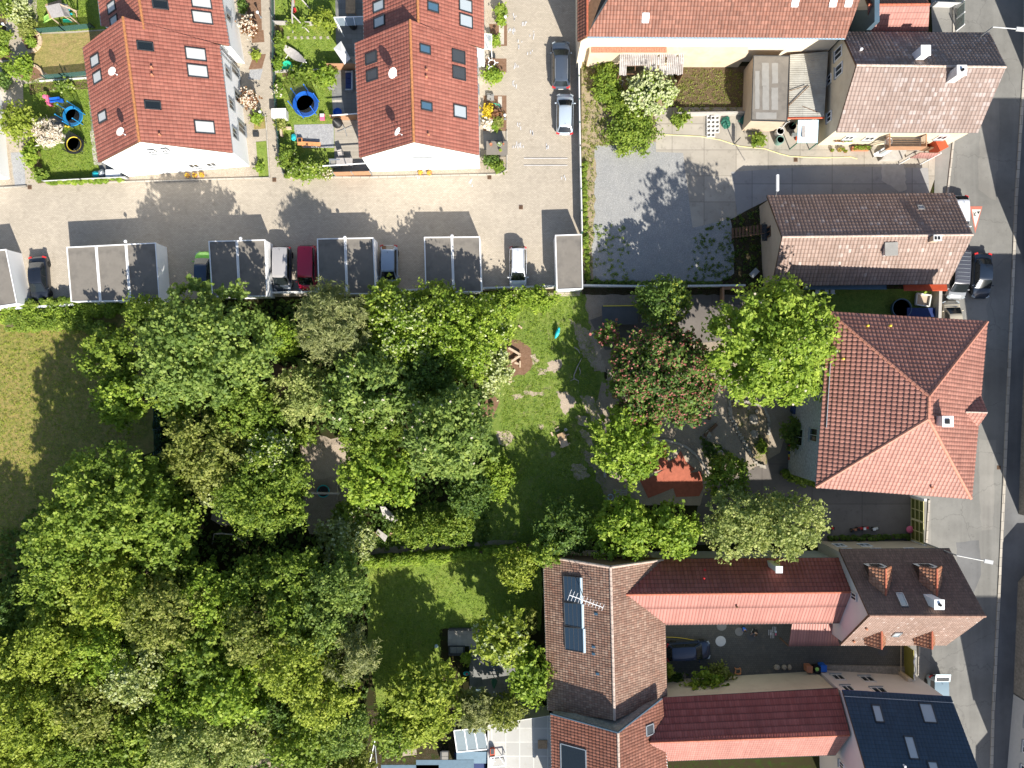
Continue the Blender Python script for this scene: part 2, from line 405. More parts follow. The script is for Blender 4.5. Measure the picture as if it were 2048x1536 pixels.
t = NT('green_net'); t.b.inputs['Base Color'].default_value = (.05, .13, .12, 1); t.b.inputs['Alpha'].default_value = .5; t.done('green_net', .9, .1)
leafmat('leaf_mid', (.030, .065, .010), (.085, .150, .022), (.175, .250, .045))
leafmat('leaf_blue', (.030, .066, .018), (.082, .145, .035), (.165, .240, .060))
leafmat('leaf_fresh', (.040, .090, .010), (.105, .185, .022), (.205, .300, .050))
leafmat('leaf_yellow', (.048, .085, .010), (.128, .192, .026), (.230, .300, .060))
leafmat('leaf_dark', (.018, .045, .012), (.045, .095, .022), (.100, .170, .040))
leafmat('leaf_pale', (.060, .095, .032), (.145, .205, .070), (.260, .325, .130))
leafmat('leaf_pine', (.050, .072, .032), (.112, .148, .066), (.205, .245, .115))
leafmat('leaf_olive', (.042, .065, .014), (.108, .148, .036), (.195, .235, .075))
leafmat('leaf_red', (.10, .035, .02), (.25, .10, .05), (.45, .25, .15))
leafmat('petal_white', (.34, .40, .16), (.48, .52, .26), (.66, .68, .44), .2)
leafmat('petal_pink', (.28, .07, .06), (.42, .13, .12), (.55, .24, .22), .2)
leafmat('petal_cream', (.62, .50, .38), (.72, .62, .50), (.80, .74, .66), .2)
leafmat('leaf_gold', (.40, .28, .01), (.60, .42, .02), (.75, .60, .08), .2)
# ------------------------------------------------------------------ the ground
def jag(pts, amp, step=12, seed=0):
    """roughens an outline given in survey pixels"""
    rr = random.Random(seed); out = []
    for i, a in enumerate(pts):
        b = pts[(i + 1) % len(pts)]; L = math.hypot(b[0] - a[0], b[1] - a[1]); n = max(1, int(L / step))
        for k in range(n):
            t = k / n; out.append((a[0] + (b[0] - a[0]) * t + rr.uniform(-amp, amp), a[1] + (b[1] - a[1]) * t + rr.uniform(-amp, amp)))
    return out
ZL = [0]; SHEETS = []
def area(name, m, pts, z=None, amp=0, step=12, h=None, kind='structure'):
    """one flat sheet of ground; each sheet lies 4 mm above the sheets it overlaps"""
    bb = (min(p[0] for p in pts) - 4, min(p[1] for p in pts) - 4, max(p[0] for p in pts) + 4, max(p[1] for p in pts) + 4)
    lv = 1 + max([q[4] for q in SHEETS if q[0] < bb[2] and q[2] > bb[0] and q[1] < bb[3] and q[3] > bb[1]] + [0])
    SHEETS.append(bb + (lv,)); ZL[0] = max(ZL[0], lv); z = 0.004 * lv
    if amp: pts = jag(pts, amp, step, len(SHEETS))
    mb = MB(); mb.poly([(P(x, y).x, P(x, y).y, z) for x, y in pts])
    me = bpy.data.meshes.new(name); me.from_pydata(mb.v, [], mb.f)
    bm = bmesh.new(); bm.from_mesh(me); bmesh.ops.triangulate(bm, faces=bm.faces); bm.normal_update()
    for f in bm.faces:
        if f.normal.z < 0: f.normal_flip()
    bm.to_mesh(me); bm.free()
    me.materials.append(M[m]); o = bpy.data.objects.new(name, me); COL.objects.link(o); ORG[o] = V((0, 0, 0))
    o['kind'] = kind; return o
g = MB(); g.poly([(-400, -400, 0), (400, -400, 0), (400, 400, 0), (-400, 400, 0)]); o = g.build('ground', M['forest_floor']); o['kind'] = 'structure'
area('lawn', 'lawn_field', [(-60, 600), (290, 600), (310, 900), (150, 990), (60, 1130), (-60, 1180)], amp=3)
area('lawn', 'lawn_play', [(985, 583), (1170, 583), (1192, 640), (1215, 800), (1225, 1000), (1180, 1100), (850, 1108), (735, 1108), (790, 1020), (960, 990), (980, 700)], amp=3)
area('lawn', 'lawn_green', [(733, 1112), (1078, 1092), (1086, 1180), (1080, 1260), (880, 1258), (880, 1330), (900, 1420), (760, 1440), (735, 1300)], amp=2)
area('garden_soil', 'dark_soil', [(735, 1420), (1100, 1410), (1100, 1600), (720, 1600)])
area('patio', 'terrace_slabs', [(938, 1258), (1000, 1258), (1080, 1320), (1075, 1420), (940, 1420)])
area('path', 'light_slabs', [(896, 1260), (955, 1260), (955, 1292), (896, 1292)])
area('street', 'cobbles', [(-120, -120), (1160, -120), (1160, 592), (270, 606), (-120, 612)])
area('alley', 'forest_floor', [(-120, 606), (270, 602), (1165, 576), (1165, 584), (270, 612), (-120, 622)])
area('play_path', 'play_dirt', [(1168, 583), (1500, 583), (1640, 780), (1600, 960), (1560, 985), (1220, 1010), (1190, 960), (1205, 890), (1190, 820), (1215, 740), (1185, 680)], amp=4)
area('play_path', 'play_dirt', [(602, 868), (700, 880), (740, 1000), (680, 1065), (620, 1070), (595, 960)], amp=3)
area('play_path', 'play_dirt', [(730, 1096), (860, 1088), (1030, 1080), (1035, 1086), (860, 1100), (735, 1110)], amp=2)
area('sand_patch', 'sand', [(606, 890), (645, 885), (695, 893), (690, 950), (620, 960), (600, 925)], amp=2)
area('sand_patch', 'sand', [(430, 1010), (450, 1000), (478, 1030), (470, 1052), (440, 1050), (424, 1040)], amp=3)
area('sand_patch', 'mulch', [(1010, 680), (1030, 676), (1062, 695), (1068, 730), (1050, 748), (1020, 755), (1012, 740)], amp=3)
area('sand_patch', 'mulch', [(520, 725), (600, 735), (600, 800), (560, 800), (545, 760)], amp=4)
area('sand_patch', 'mulch', [(975, 780), (1000, 800), (990, 840), (960, 830)], amp=4)
for pp in ([(1098, 722), (1122, 720), (1124, 735), (1108, 745), (1095, 738)], [(1114, 783), (1135, 785), (1152, 800), (1150, 812), (1140, 816), (1132, 832), (1124, 822), (1120, 800)],
           [(1160, 790), (1190, 795), (1200, 840), (1188, 850), (1170, 815)], [(1078, 735), (1096, 738), (1090, 750), (1076, 750)], [(993, 862), (1015, 862), (1030, 876), (1015, 890), (996, 892)],
           [(1150, 830), (1172, 835), (1176, 855), (1160, 850)], [(1158, 858), (1180, 866), (1188, 900), (1170, 884)], [(1020, 790), (1040, 786), (1046, 793), (1030, 798)], [(1046, 780), (1090, 786), (1088, 792), (1050, 790)], [(1076, 850), (1084, 848), (1086, 856), (1078, 858)], [(1100, 905), (1108, 900), (1112, 908), (1104, 914)], [(1138, 640), (1150, 655), (1160, 700), (1190, 740), (1215, 745), (1200, 700), (1178, 660)], [(1060, 712), (1070, 708), (1078, 722), (1068, 730)], [(1140, 930), (1165, 925), (1180, 950), (1160, 962), (1150, 955)]):
    area('worn_patch', 'sand', pp, amp=3.0, step=4)
area('playground', 'play_dirt', [(1160, 905), (1200, 900), (1245, 940), (1240, 960), (1195, 955), (1180, 930)], amp=4, step=6)
# pale walkway round the herb bed and the school yard
area('path', 'walk', [(1430, 790), (1448, 750), (1466, 790), (1530, 800), (1560, 850), (1566, 912), (1536, 915), (1500, 960), (1460, 930), (1420, 850)])
area('path', 'yard_floor', [(1500, 940), (1560, 905), (1582, 830), (1660, 830), (1660, 970), (1830, 990), (1830, 1080), (1380, 1090), (1400, 990)])
area('courtyard', 'yard_floor', [(1330, 585), (1545, 582), (1545, 640), (1480, 680), (1210, 700), (1180, 640)])
area('sandpit', 'sand', [(1262, 960), (1270, 925), (1300, 890), (1330, 880), (1370, 895), (1400, 925), (1415, 960), (1400, 1010), (1275, 1010)], amp=1)
# yard east of the car park
area('verge', 'sand_soil', [(1163, 100), (1330, 110), (1330, 290), (1330, 585), (1163, 585)], amp=0)
area('yard_soil', 'brown_soil', [(1352, 132), (1500, 132), (1500, 232), (1345, 232)])
area('yard_soil', 'dark_soil', [(1400, 405), (1545, 395), (1560, 590), (1163, 590), (1170, 560), (1460, 560)], amp=2)
area('gravel_lot', 'gravel', [(1192, 292), (1320, 284), (1380, 300), (1400, 440), (1460, 432), (1470, 545), (1440, 566), (1186, 562), (1186, 480), (1190, 400)], amp=3)
area('yard_paving', 'concrete', [(1310, 215), (1660, 215), (1900, 270), (1856, 395), (1535, 395), (1468, 436), (1385, 456), (1366, 306), (1312, 304)], amp=0)
area('yard_paving', 'concrete_grey', [(1462, 344), (1640, 332), (1856, 336), (1858, 400), (1535, 400), (1475, 430)])
area('paint_stain', 'plaster_concrete', [(1762, 330), (1808, 330), (1812, 378), (1798, 384), (1764, 362)], amp=2, step=6)  # paler irregular patch on the yard paving
area('back_garden', 'dark_soil', [(1560, 575), (1880, 570), (1880, 640), (1560, 640)])
area('back_garden', 'lawn_green', [(1600, 578), (1870, 578), (1870, 634), (1640, 634)])
# the high street and its pavements
area('pavement', 'asphalt_side', [(1856, -120), (1960, -120), (1935, 640), (1900, 1500), (1900, 1700), (1800, 1700), (1822, 990), (1862, 620), (1872, 230)])
area('road', 'asphalt', [(1905, -120), (2052, -120), (2047, 130), (2030, 400), (2014, 780), (2000, 1100), (1984, 1425), (1976, 1700), (1850, 1700), (1860, 1300), (1862, 1000), (1890, 560), (1905, 280)])
area('road_patch', 'asphalt_side', [(1960, 200), (2000, 200), (1990, 400), (1955, 380)], amp=3)
area('road_patch', 'asphalt_side', [(1930, 580), (1975, 585), (1968, 800), (1925, 780)], amp=3)
area('road_patch', 'asphalt_patch', [(1912, 1085), (1958, 1080), (1962, 1150), (1940, 1200), (1915, 1190)], amp=1); area('road_patch', 'asphalt_patch', [(1918, 470), (1936, 470), (1930, 505), (1912, 505)], amp=.5)
area('road_patch', 'asphalt', [(1880, 1360), (1925, 1355), (1918, 1400), (1880, 1400)], amp=1); area('road_patch', 'asphalt_side', [(1955, 880), (1990, 880), (1985, 1060), (1962, 1060)], amp=2)
area('pavement', 'asphalt_patch', [(2052, -120), (2200, -120), (2200, 1700), (1979, 1700), (1987, 1425), (2003, 1100), (2017, 780), (2033, 400), (2050, 130)])
area('courtyard', 'dark_cobbles', [(1328, 1180), (1740, 1180), (1820, 1290), (1824, 1350), (1660, 1345), (1330, 1390)])
area('planting_bed', 'play_dirt', [(1330, 1345), (1372, 1345), (1372, 1400), (1330, 1400)])
# terrace gardens
area('lawn', 'lawn_green', [(64, -120), (260, -120), (260, 56), (150, 62), (78, 66)])
area('lawn', 'lawn_dry', [(78, 68), (150, 66), (260, 56), (260, 146), (100, 152), (80, 138), (60, 130), (56, 104), (78, 92), (83, 72)])
area('lawn', 'lawn_green', [(46, 168), (260, 150), (260, 356), (92, 362), (78, 318), (60, 280), (70, 240), (48, 220)])
area('garden_bed', 'brown_soil', [(60, 168), (210, 156), (210, 178), (100, 180), (60, 190)], amp=2)
area('garden_bed', 'mulch', [(42, 60), (76, 66), (82, 82), (72, 100), (58, 102), (46, 80)], amp=2)
area('garden_bed', 'mulch', [(56, 130), (78, 136), (90, 152), (60, 164), (36, 150)], amp=2)
area('patio', 'terrace_slabs', [(176, 176), (260, 170), (260, 360), (206, 356), (186, 300)])
area('patio', 'terrace_slabs', [(99, 233), (128, 232), (132, 256), (104, 258)])
area('patio', 'light_slabs', [(180, 262), (192, 262), (204, 330), (188, 330)])
area('gravel_bed', 'grey_gravel', [(22, 306), (46, 304), (52, 372), (30, 374)], amp=1.5)
area('garden_bed', 'mulch', [(-20, 90), (20, 92), (20, 120), (-20, 120)]); area('garden_bed', 'brown_soil', [(-20, -40), (8, -40), (14, 90), (-20, 100)])
area('patio', 'light_slabs', [(0, 183), (22, 181), (24, 206), (0, 212)]); area('gravel_bed', 'pebbles', [(-20, 300), (18, 290), (26, 372), (-20, 372)])
area('garden_bed', 'brown_soil', [(48, 286), (76, 286), (94, 366), (78, 368), (52, 320)], amp=2)
area('gravel_bed', 'pebbles', [(250, 352), (500, 334), (522, 336), (518, 356), (255, 362)])
area('lawn', 'lawn_green', [(512, 284), (535, 282), (541, 355), (518, 355)]); area('lawn', 'lawn_dry', [(507, 232), (529, 230), (532, 257), (508, 259)])
area('garden_bed', 'mulch', [(502, 62), (527, 60), (529, 84), (504, 86)]); area('garden_bed', 'mulch', [(508, 110), (532, 108), (524, 137), (497, 139)]); area('garden_bed', 'mulch', [(480, -60), (520, -60), (524, 60), (500, 60)])
area('garden_bed', 'grey_gravel', [(500, 140), (526, 138), (520, 160), (496, 158)]); area('gravel_bed', 'pebbles', [(496, 222), (508, 222), (508, 258), (498, 258)])
area('lawn', 'lawn_green', [(548, -120), (740, -120), (740, 348), (572, 352), (556, 280), (552, 150)])
area('patio', 'terrace_slabs', [(670, -60), (760, -60), (760, 130), (682, 130), (672, 80)]); area('patio', 'terrace_slabs', [(664, 138), (760, 136), (760, 232), (688, 232), (664, 208)]); area('patio', 'decking', [(669, 232), (760, 232), (760, 345), (669, 345)])
area('patio', 'light_slabs', [(665, 200), (686, 200), (690, 232), (666, 232)])
area('garden_bed', 'brown_soil', [(552, 30), (566, 60), (566, 130), (552, 140)], amp=2); area('garden_bed', 'brown_soil', [(566, 145), (650, 143), (650, 156), (566, 160)], amp=2)
area('sandpit', 'grey_gravel', [(588, 250), (668, 248), (668, 296), (606, 296), (590, 280)])
area('gravel_bed', 'pebbles', [(740, 343), (958, 338), (970, 336), (972, 350), (742, 354)])
area('garden_bed', 'pebbles', [(969, 20), (998, 18), (1014, 30), (1014, 48), (972, 48)]); area('garden_bed', 'mulch', [(978, 48), (1014, 48), (1014, 92), (984, 92)]); area('patio', 'light_slabs', [(998, 50), (1008, 50), (1008, 89), (998, 89)])
area('garden_bed', 'mulch', [(972, 117), (1013, 117), (1013, 145), (970, 145)]); area('garden_bed', 'mulch', [(967, 191), (1013, 191), (1013, 262), (967, 262)]); area('patio', 'terrace_slabs', [(966, 262), (1004, 262), (1008, 300), (968, 300)])
area('garden_bed', 'pebbles', [(966, 314), (1014, 314), (1008, 346), (970, 348)]); area('gravel_bed', 'pebbles', [(957, 326), (969, 326), (969, 346), (957, 346)])
area('patio', 'light_slabs', [(996, 193), (1004, 193), (1004, 216), (996, 216)]); area('sand_patch', 'play_dirt', [(496, 1500), (530, 1500), (600, 1560), (500, 1560)], amp=4); area('patio', 'decking', [(590, 1515), (640, 1510), (660, 1560), (590, 1560)])
# chalk on the paving, stepping stones, covers and drains
def marks(pts, w=.09, m='chalk', z=.06):
    mb = MB()
    for a, b in pts: mb.bar(P(*a) + V((0, 0, z)), P(*b) + V((0, 0, z)), w, .004)
    return mb
ZT = 0.004 * ZL[0] + .01
def marking(name, m, segs, w):
    o = marks(segs, w, m, ZT).build(name, M[m]); o['kind'] = 'structure'; return o
marking('parking_line', 'chalk', [((1048, 317), (1135, 317)), ((1048, 331), (1135, 331))], .05)
random.seed(5); sg = []
for (cx, cy) in ((1027, 30), (1050, 48), (1040, 85), (1065, 68), (1032, 126), (1030, 165), (1060, 100), (1030, 288), (1042, 290), (1095, 288), (1066, 260), (1126, 350), (1040, 250), (1030, 60), (835, 352), (940, 364), (1020, 60)):
    for k in range(4):
        a = (cx + random.uniform(-5, 5), cy + random.uniform(-6, 6)); sg.append((a, (a[0] + random.uniform(-1, 1), a[1] + random.uniform(2, 9))))
marking('chalk_drawing', 'chalk', sg, .07)
sg = []
for (cx, cy) in ((1505, 1262), (1537, 1264), (1541, 1270), (1545, 1258)):
    for k in range(3): sg.append(((cx + k * 3, cy - 5), (cx + k * 3, cy + 6)))
marking('chalk_drawing', 'chalk', sg, .05)
# kerbs: rows of stone standing 10 cm proud
def kerb(pts, label, w=.18, h=.11, m='kerb_stone'):
    mb = MB()
    for a, b in zip(pts, pts[1:]): mb.bar(P(*a) + V((0, 0, h / 2)), P(*b) + V((0, 0, h / 2)), w, h + .1)
    o = mb.build('kerb', M[m]); o['kind'] = 'structure'; return o
kerb([(2051, -120), (2048, 130), (2031, 400), (2015, 780), (2001, 1100), (1985, 1425), (1977, 1700)], '', .28)
kerb([(1906, -120), (1906, 280), (1893, 395)], ''); kerb([(1857, 1000), (1852, 1085)], ''); kerb([(1838, 1270), (1836, 1350)], '')
kerb([(0, 376), (55, 373)], '', .14, .12); kerb([(95, 366), (255, 364), (540, 356), (532, 230)], '', .12, .12); kerb([(572, 354), (742, 355), (1000, 349), (1014, 340), (1014, 262)], '', .12, .12)
# the children-crossing sign painted on the road, worn
zt = ZT
def flat(name, m, polys, z):
    mb = MB()
    for pl in polys: mb.poly([(P(x, y).x, P(x, y).y, z) for x, y in pl])
    o = mb.build(name, M[m], fix=False)
    for p in o.data.polygons:
        pass
    o['kind'] = 'structure'; return o
flat('road_sign_border', 'road_red', [[(1939, 413), (1964, 413), (1949.5, 467)]], zt)
flat('road_sign_field', 'road_white', [[(1943, 419), (1961, 419), (1949.7, 456)]], zt + .004)
def figure(cx, cy, s, k):
    return [((cx, cy + 3 * s), (cx, cy)), ((cx, cy), (cx - 3 * s, cy - 4 * s)), ((cx, cy), (cx + 2 * s, cy - 5 * s)), ((cx, cy + 2.4 * s), (cx - 3 * s, cy + s * k)), ((cx, cy + 2.4 * s), (cx + 3 * s, cy + 3 * s * k))]
sg = figure(1948.4, 429, .9, 1) + figure(1956, 425.5, .72, -1)
marks(sg, .06, 'black', zt + .012).build('road_sign_figures', M['black'])['kind'] = 'structure'
# ------------------------------------------------------------------ roofs of real tiles
def frame_of(pts):
    o, n = plane_of(pts); u = V((0, 0, 1)).cross(n)
    if u.length < 1e-4: u = V((1, 0, 0))
    u.normalize(); v = n.cross(u)
    return o, u, v, n
def tile_plane(T, pts, tw=.32, th=.38, amp=.03, step=.03, lift=.03, rib=False, sub=4):
    """fills the convex outline pts (3D) with modelled tiles; T collects verts, faces, uv"""
    o, u, v, n = frame_of(pts); q = [((p - o).dot(u), (p - o).dot(v)) for p in pts]
    u0 = min(a for a, b in q); u1 = max(a for a, b in q); v0 = min(b for a, b in q); v1 = max(b for a, b in q)
    nu = max(1, math.ceil((u1 - u0) / tw)); nv = max(1, math.ceil((v1 - v0) / th))
    us = np.arange(nu * sub + 1) / sub * tw; ph = (us / tw) % 1.0
    if rib: prof = np.where(ph < .26, amp, 0.0)
    else: prof = amp * np.abs(np.sin(np.pi * ph)) ** .8
    rows = []; vv = []
    for j in range(nv):
        for e, z in ((0.0, step), (1.0, 0.0)):
            vv.append(j * th + e * (th - .001) + .0005); rows.append(prof + z + lift)
    nx = len(us); verts = []; uvs = []
    for y, r in zip(vv, rows):
        for x, z in zip(us, r):
            p = o + u * (u0 + x) + v * (v0 + y) + n * float(z); verts.append(tuple(p)); uvs.append((x / tw, y / th))
    faces = [(j * nx + i, j * nx + i + 1, (j + 1) * nx + i + 1, (j + 1) * nx + i) for j in range(len(vv) - 1) for i in range(nx - 1)]
    me = bpy.data.meshes.new('t'); me.from_pydata(verts, [], faces)
    bm = bmesh.new(); bm.from_mesh(me); bpy.data.meshes.remove(me)
    cq = V((sum(a for a, b in q) / len(q), sum(b for a, b in q) / len(q)))
    for i in range(len(q)):
        a = V(q[i]); b = V(q[(i + 1) % len(q)]); d = b - a
        if d.length < 1e-4: continue
        nn = V((d.y, -d.x)).normalized()
        if (cq - a).dot(nn) > 0: nn = -nn
        bmesh.ops.bisect_plane(bm, geom=bm.verts[:] + bm.edges[:] + bm.faces[:], plane_co=o + u * a.x + v * a.y, plane_no=u * nn.x + v * nn.y, clear_outer=True, dist=1e-4)
    bm.verts.index_update(); base = len(T.v)
    for w in bm.verts:
        d = w.co - o; T.v.append(tuple(w.co)); T.uv[base + w.index] = ((d.dot(u) - u0) / tw, (d.dot(v) - v0) / th)
    for f in bm.faces: T.f.append(tuple(base + w.index for w in f.verts))
    bm.free()
def slab(mb, pts, t=.14):
    n = newell(pts); k = len(pts); b = len(mb.v)
    mb.v += [tuple(p) for p in pts] + [tuple(p - n * t) for p in pts]
    mb.f.append(tuple(b + i for i in range(k))); mb.f.append(tuple(b + k + i for i in reversed(range(k))))
    for i in range(k):
        j = (i + 1) % k; mb.f.append((b + i, b + k + i, b + k + j, b + j))
def roof(parent, planes, mat, name='roof', **kw):
    T = MB()
    for p in planes: tile_plane(T, p, **kw)
    o = T.build(name, M[mat], parent, fix=False)
    d = MB()
    for p in planes: slab(d, p)
    d.build('roof_deck', M['dark_wood'], o)
    return o
def caps(parent, segs, mat, r=.13, name='ridge_tiles'):
    mb = MB()
    for a, b in segs:
        a = V(a); b = V(b); L = (b - a).length; n = max(1, int(L / .42)); 
        for i in range(n):
            p = a.lerp(b, i / n); q = a.lerp(b, (i + 1) / n)
            mb.tube([p + V((0, 0, .05)), q + V((0, 0, .05))], [r, r * .86], 8, True)
    return mb.build(name, M[mat], parent)
def gutter(parent, a, b, mat='gutter', out=None, r=.08, name='gutter'):
    return MB().tube([V(a), V(b)], r, 6).build(name, M[mat], parent)
def skylight(parent, pl, px, py, w, h, frame='dark_metal', pane='glass', lift=.10):
    o, u, v, n = pl
    c = hit(px, py, (o, n)); f = MB()
    z = lift
    for s in (-1, 1):
        f.obox(c + u * s * (w / 2) + n * z, u, v, n, .09, h + .09, .12)
        f.obox(c + v * s * (h / 2) + n * z, u, v, n, w + .09, .11, .12)
    fo = f.build('skylight', M[frame], parent)
    MB().obox(c + n * (z - .01), u, v, n, w - .06, h - .06, .05).build('pane', M[pane], fo)
    return fo
def chimney(parent, px, py, top, w=.6, l=.6, mat='off_white', pot=True, low=2.0, cap='white'):
    c = P(px, py, top)
    mb = MB().box((c.x, c.y, top - low / 2), (w, l, low)); o = mb.build('chimney', M[mat], parent)
    MB().box((c.x, c.y, top + .04), (w + .12, l + .12, .08)).build('chimney_cap', M[cap], o)
    if pot: MB().lathe((c.x, c.y, top + .08), [(.14, 0), (.12, .22), (.08, .22), (.08, .02)], 12).build('flue', M['black'], o)
    return o
def vent(parent, pl, px, py, mat='terracotta', h=.35, r=.07):
    c = hit(px, py, (pl[0], pl[3]))
    o = MB().lathe(c, [(r * 1.2, -.05), (r, h * .6), (r, h), (r * 1.5, h), (r * 1.5, h + .08), (0.01, h + .13)], 10).build('vent_pipe', M[mat], parent)
    return o
def wall_window(parent, p, d, w, h, frame='white', pane='glass', sill=True, depth=.04, mull=True):
    """window on a vertical wall; p = centre of window on the wall, d = outward normal (xy)"""
    d = V((d[0], d[1], 0)).normalized(); x = V((0, 0, 1)).cross(d); z = V((0, 0, 1)); f = MB(); p = V(p)
    for s in (-1, 1):
        f.obox(p + x * s * (w / 2) + d * depth, x, d, z, .09, .09, h + .09); f.obox(p + z * s * (h / 2) + d * depth, x, d, z, w - .09, .088, .09)
    if mull: f.obox(p + d * depth, x, d, z, .06, .086, h - .09)
    o = f.build('window', M[frame], parent)
    MB().obox(p + d * .012, x, d, z, w - .08, .03, h - .08).build('pane', M[pane], o)
    if sill: MB().obox(p - z * (h / 2 + .08) + d * .09, x, d, z, w + .2, .2, .05).build('sill', M['metal'], o)
    return o
def shrink(c, eo, go, ridge_dir, ac):
    return c
def gable(name, label, cat, E, rd, mats, walls='white_wall', eo=.35, go=.18, group=None, tk={}, ridge='ridge_red', gut='gutter', loc=None, gables=(True, True), wallz=None):
    """E = [a0, a1, r1, r0, b1, b0] as world points: eave a from a0 to a1, ridge r0 to r1, eave b from b0 to b1"""
    a0, a1, r1, r0, b1, b0 = E
    ctr = (a0 + a1 + b0 + b1) / 4
    rt = root(name, label, cat, (ctr.x, ctr.y, 0), group)
    planes = [[a0, a1, r1, r0], [b0, b1, r1, r0]]
    ma, mbm = mats if isinstance(mats, tuple) else (mats, mats)
    if ma == mbm: roof(rt, planes, ma, **tk)
    else: roof(rt, planes[:1], ma, **tk); roof(rt, planes[1:], mbm, **tk)
    caps(rt, [(r0, r1)], ridge)
    if gut: gutter(rt, a0, a1, gut); gutter(rt, b0, b1, gut)
    # walls under the roof, set in from the eaves
    fr = [frame_of(p) for p in planes]
    def inset(c, c_other_end, across):
        al = (c_other_end - c); al.z = 0; al.normalize(); ac = across.copy(); ac.z = 0; ac.normalize()
        return V((c.x, c.y, 0)) + al * go + ac * eo
    ca0 = inset(a0, a1, b0 - a0); ca1 = inset(a1, a0, b1 - a1); cb0 = inset(b0, b1, a0 - b0); cb1 = inset(b1, b0, a1 - b1)
    rr0 = r0 + (r1 - r0).normalized() * go; rr1 = r1 + (r0 - r1).normalized() * go
    def zon(c, pl):
        o, u, v, n = pl; return o.z - ((c.x - o.x) * n.x + (c.y - o.y) * n.y) / n.z - .16
    za0, za1, zb0, zb1 = zon(ca0, fr[0]), zon(ca1, fr[0]), zon(cb0, fr[1]), zon(cb1, fr[1])
    mb = MB(); T = lambda c, z: V((c.x, c.y, z))
    mb.poly([T(ca0, 0), T(ca1, 0), T(ca1, za1), T(ca0, za0)]); mb.poly([T(cb0, 0), T(cb1, 0), T(cb1, zb1), T(cb0, zb0)])
    mb.poly([T(ca0, 0), T(ca0, za0), T(rr0, r0.z - .18), T(cb0, zb0), T(cb0, 0)])
    mb.poly([T(ca1, 0), T(ca1, za1), T(rr1, r1.z - .18), T(cb1, zb1), T(cb1, 0)])
    w = mb.build('wall', M[walls], rt)
    info = dict(root=rt, wall=w, fa=fr[0], fb=fr[1], ca0=ca0, ca1=ca1, cb0=cb0, cb1=cb1, za=za0, zb=zb0, r0=r0, r1=r1)
    return info
def bargeboards(H, mat='white', w=.05):
    mb = MB()
    pass
def pts(*a): return [P(*q) for q in a]

# ---- two white terraces with red roofs ------------------------------------
TK = dict(tw=.34, th=.36, amp=.035, step=.035)
# left terrace: end house
A = gable('terraced_house', 'white end house of the left terrace with ochre-edged red roof, facing the car park', 'house',
          pts((197.5, 325.5, 5.7), (166.7, 95, 5.7), (246, 34, 9.6), (279, 283, 9.6), (440, 91, 5.2), (465, 306, 5.2)), None, 'tile_red', tk=TK, ridge='ridge_ochre', gut='metal', eo=.08)
for (x, y, w, h, pn) in ((192, 122, .95, 1.35, 'blind'), (197, 155, .95, 1.35, 'blind'), (207, 234, .85, 1.3, 'blind')): skylight(A['root'], A['fa'], x, y, w, h, pane=pn)
for (x, y, w, h, pn) in ((391, 109, 1.1, 1.75, 'blind'), (395, 143, 1.1, 1.75, 'blind'), (409, 255, 1.1, 1.7, 'blind'), (290, 93, .75, 1.3, 'glass'), (305, 211, .7, 1.3, 'glass')): skylight(A['root'], A['fb'], x, y, w, h, pane=pn)
for (x, y) in ((306, 137), (307, 152), (322, 271)): vent(A['root'], A['fb'], x, y)
# left terrace: house behind, set back to the east
A2 = gable('terraced_house', 'white terraced house with three lit skylights, partly cut by the top left of the frame', 'house',
           pts((203, 52, 4.9), (184, -110, 4.9), (262, -110, 8.7), (288, 60, 8.7), (425, -110, 4.6), (459.6, 92, 4.6)), None, 'tile_red', tk=TK, ridge='ridge_ochre', gut='metal', eo=.08)
for (x, y, w, h, pn) in ((225, 15, .9, 1.3, 'blind'), (230, 43, .9, 1.2, 'blind')): skylight(A2['root'], A2['fa'], x, y, w, h, pane=pn)
for (x, y, w, h, pn) in ((402, 5, 1.1, 1.75, 'blind'), (404, 36, 1.1, 1.75, 'blind'), (320, 10, .75, 1.3, 'glass')): skylight(A2['root'], A2['fb'], x, y, w, h, pane=pn)
# right terrace
B = gable('terraced_house', 'white end house of the right terrace with a white satellite dish and red roof', 'house',
          pts((719.5, 315.6, 5.6), (710.4, 87, 5.6), (820, 39.6, 9.6), (827.6, 284, 9.6), (953, 96, 5.4), (957.5, 310, 5.4)), None, 'tile_red', tk=TK, ridge='ridge_ochre', gut='metal', eo=.08)
for (x, y, w, h, pn) in ((744, 117, .95, 1.35, 'screen'), (746, 151, .95, 1.35, 'screen')): skylight(B['root'], B['fa'], x, y, w, h, pane=pn)
for (x, y, w, h, pn) in ((916, 114, 1.1, 1.35, 'screen'), (917, 147, 1.1, 1.35, 'screen'), (919, 224, 1.1, 1.35, 'pane_light'), (849, 99, .7, 1.05, 'blue_glass'), (852, 213, .7, 1.1, 'blue_glass')): skylight(B['root'], B['fb'], x, y, w, h, pane=pn)
for (x, y) in ((854, 142), (854, 156), (858, 271)): vent(B['root'], B['fb'], x, y)
B2 = gable('terraced_house', 'white terraced house with open skylights at the top edge, left of the paved lane', 'house',
           pts((729, 92, 4.9), (724, -110, 4.9), (832, -110, 9.0), (837, 58, 9.0), (966, -110, 4.9), (967.5, 97.6, 4.9)), None, 'tile_red', tk=TK, ridge='ridge_ochre', gut='metal', eo=.08)
for (x, y, w, h, pn) in ((759, 13, .9, 1.35, 'pane_light'), (760, 44, .9, 1.35, 'pane_light')): skylight(B2['root'], B2['fa'], x, y, w, h, pane=pn)
for (x, y, w, h, pn) in ((930, 12, 1.1, 1.35, 'pane_light'), (931, 43, 1.1, 1.35, 'pane_light'), (865, 15, .75, 1.1, 'blue_glass')): skylight(B2['root'], B2['fb'], x, y, w, h, pane=pn)
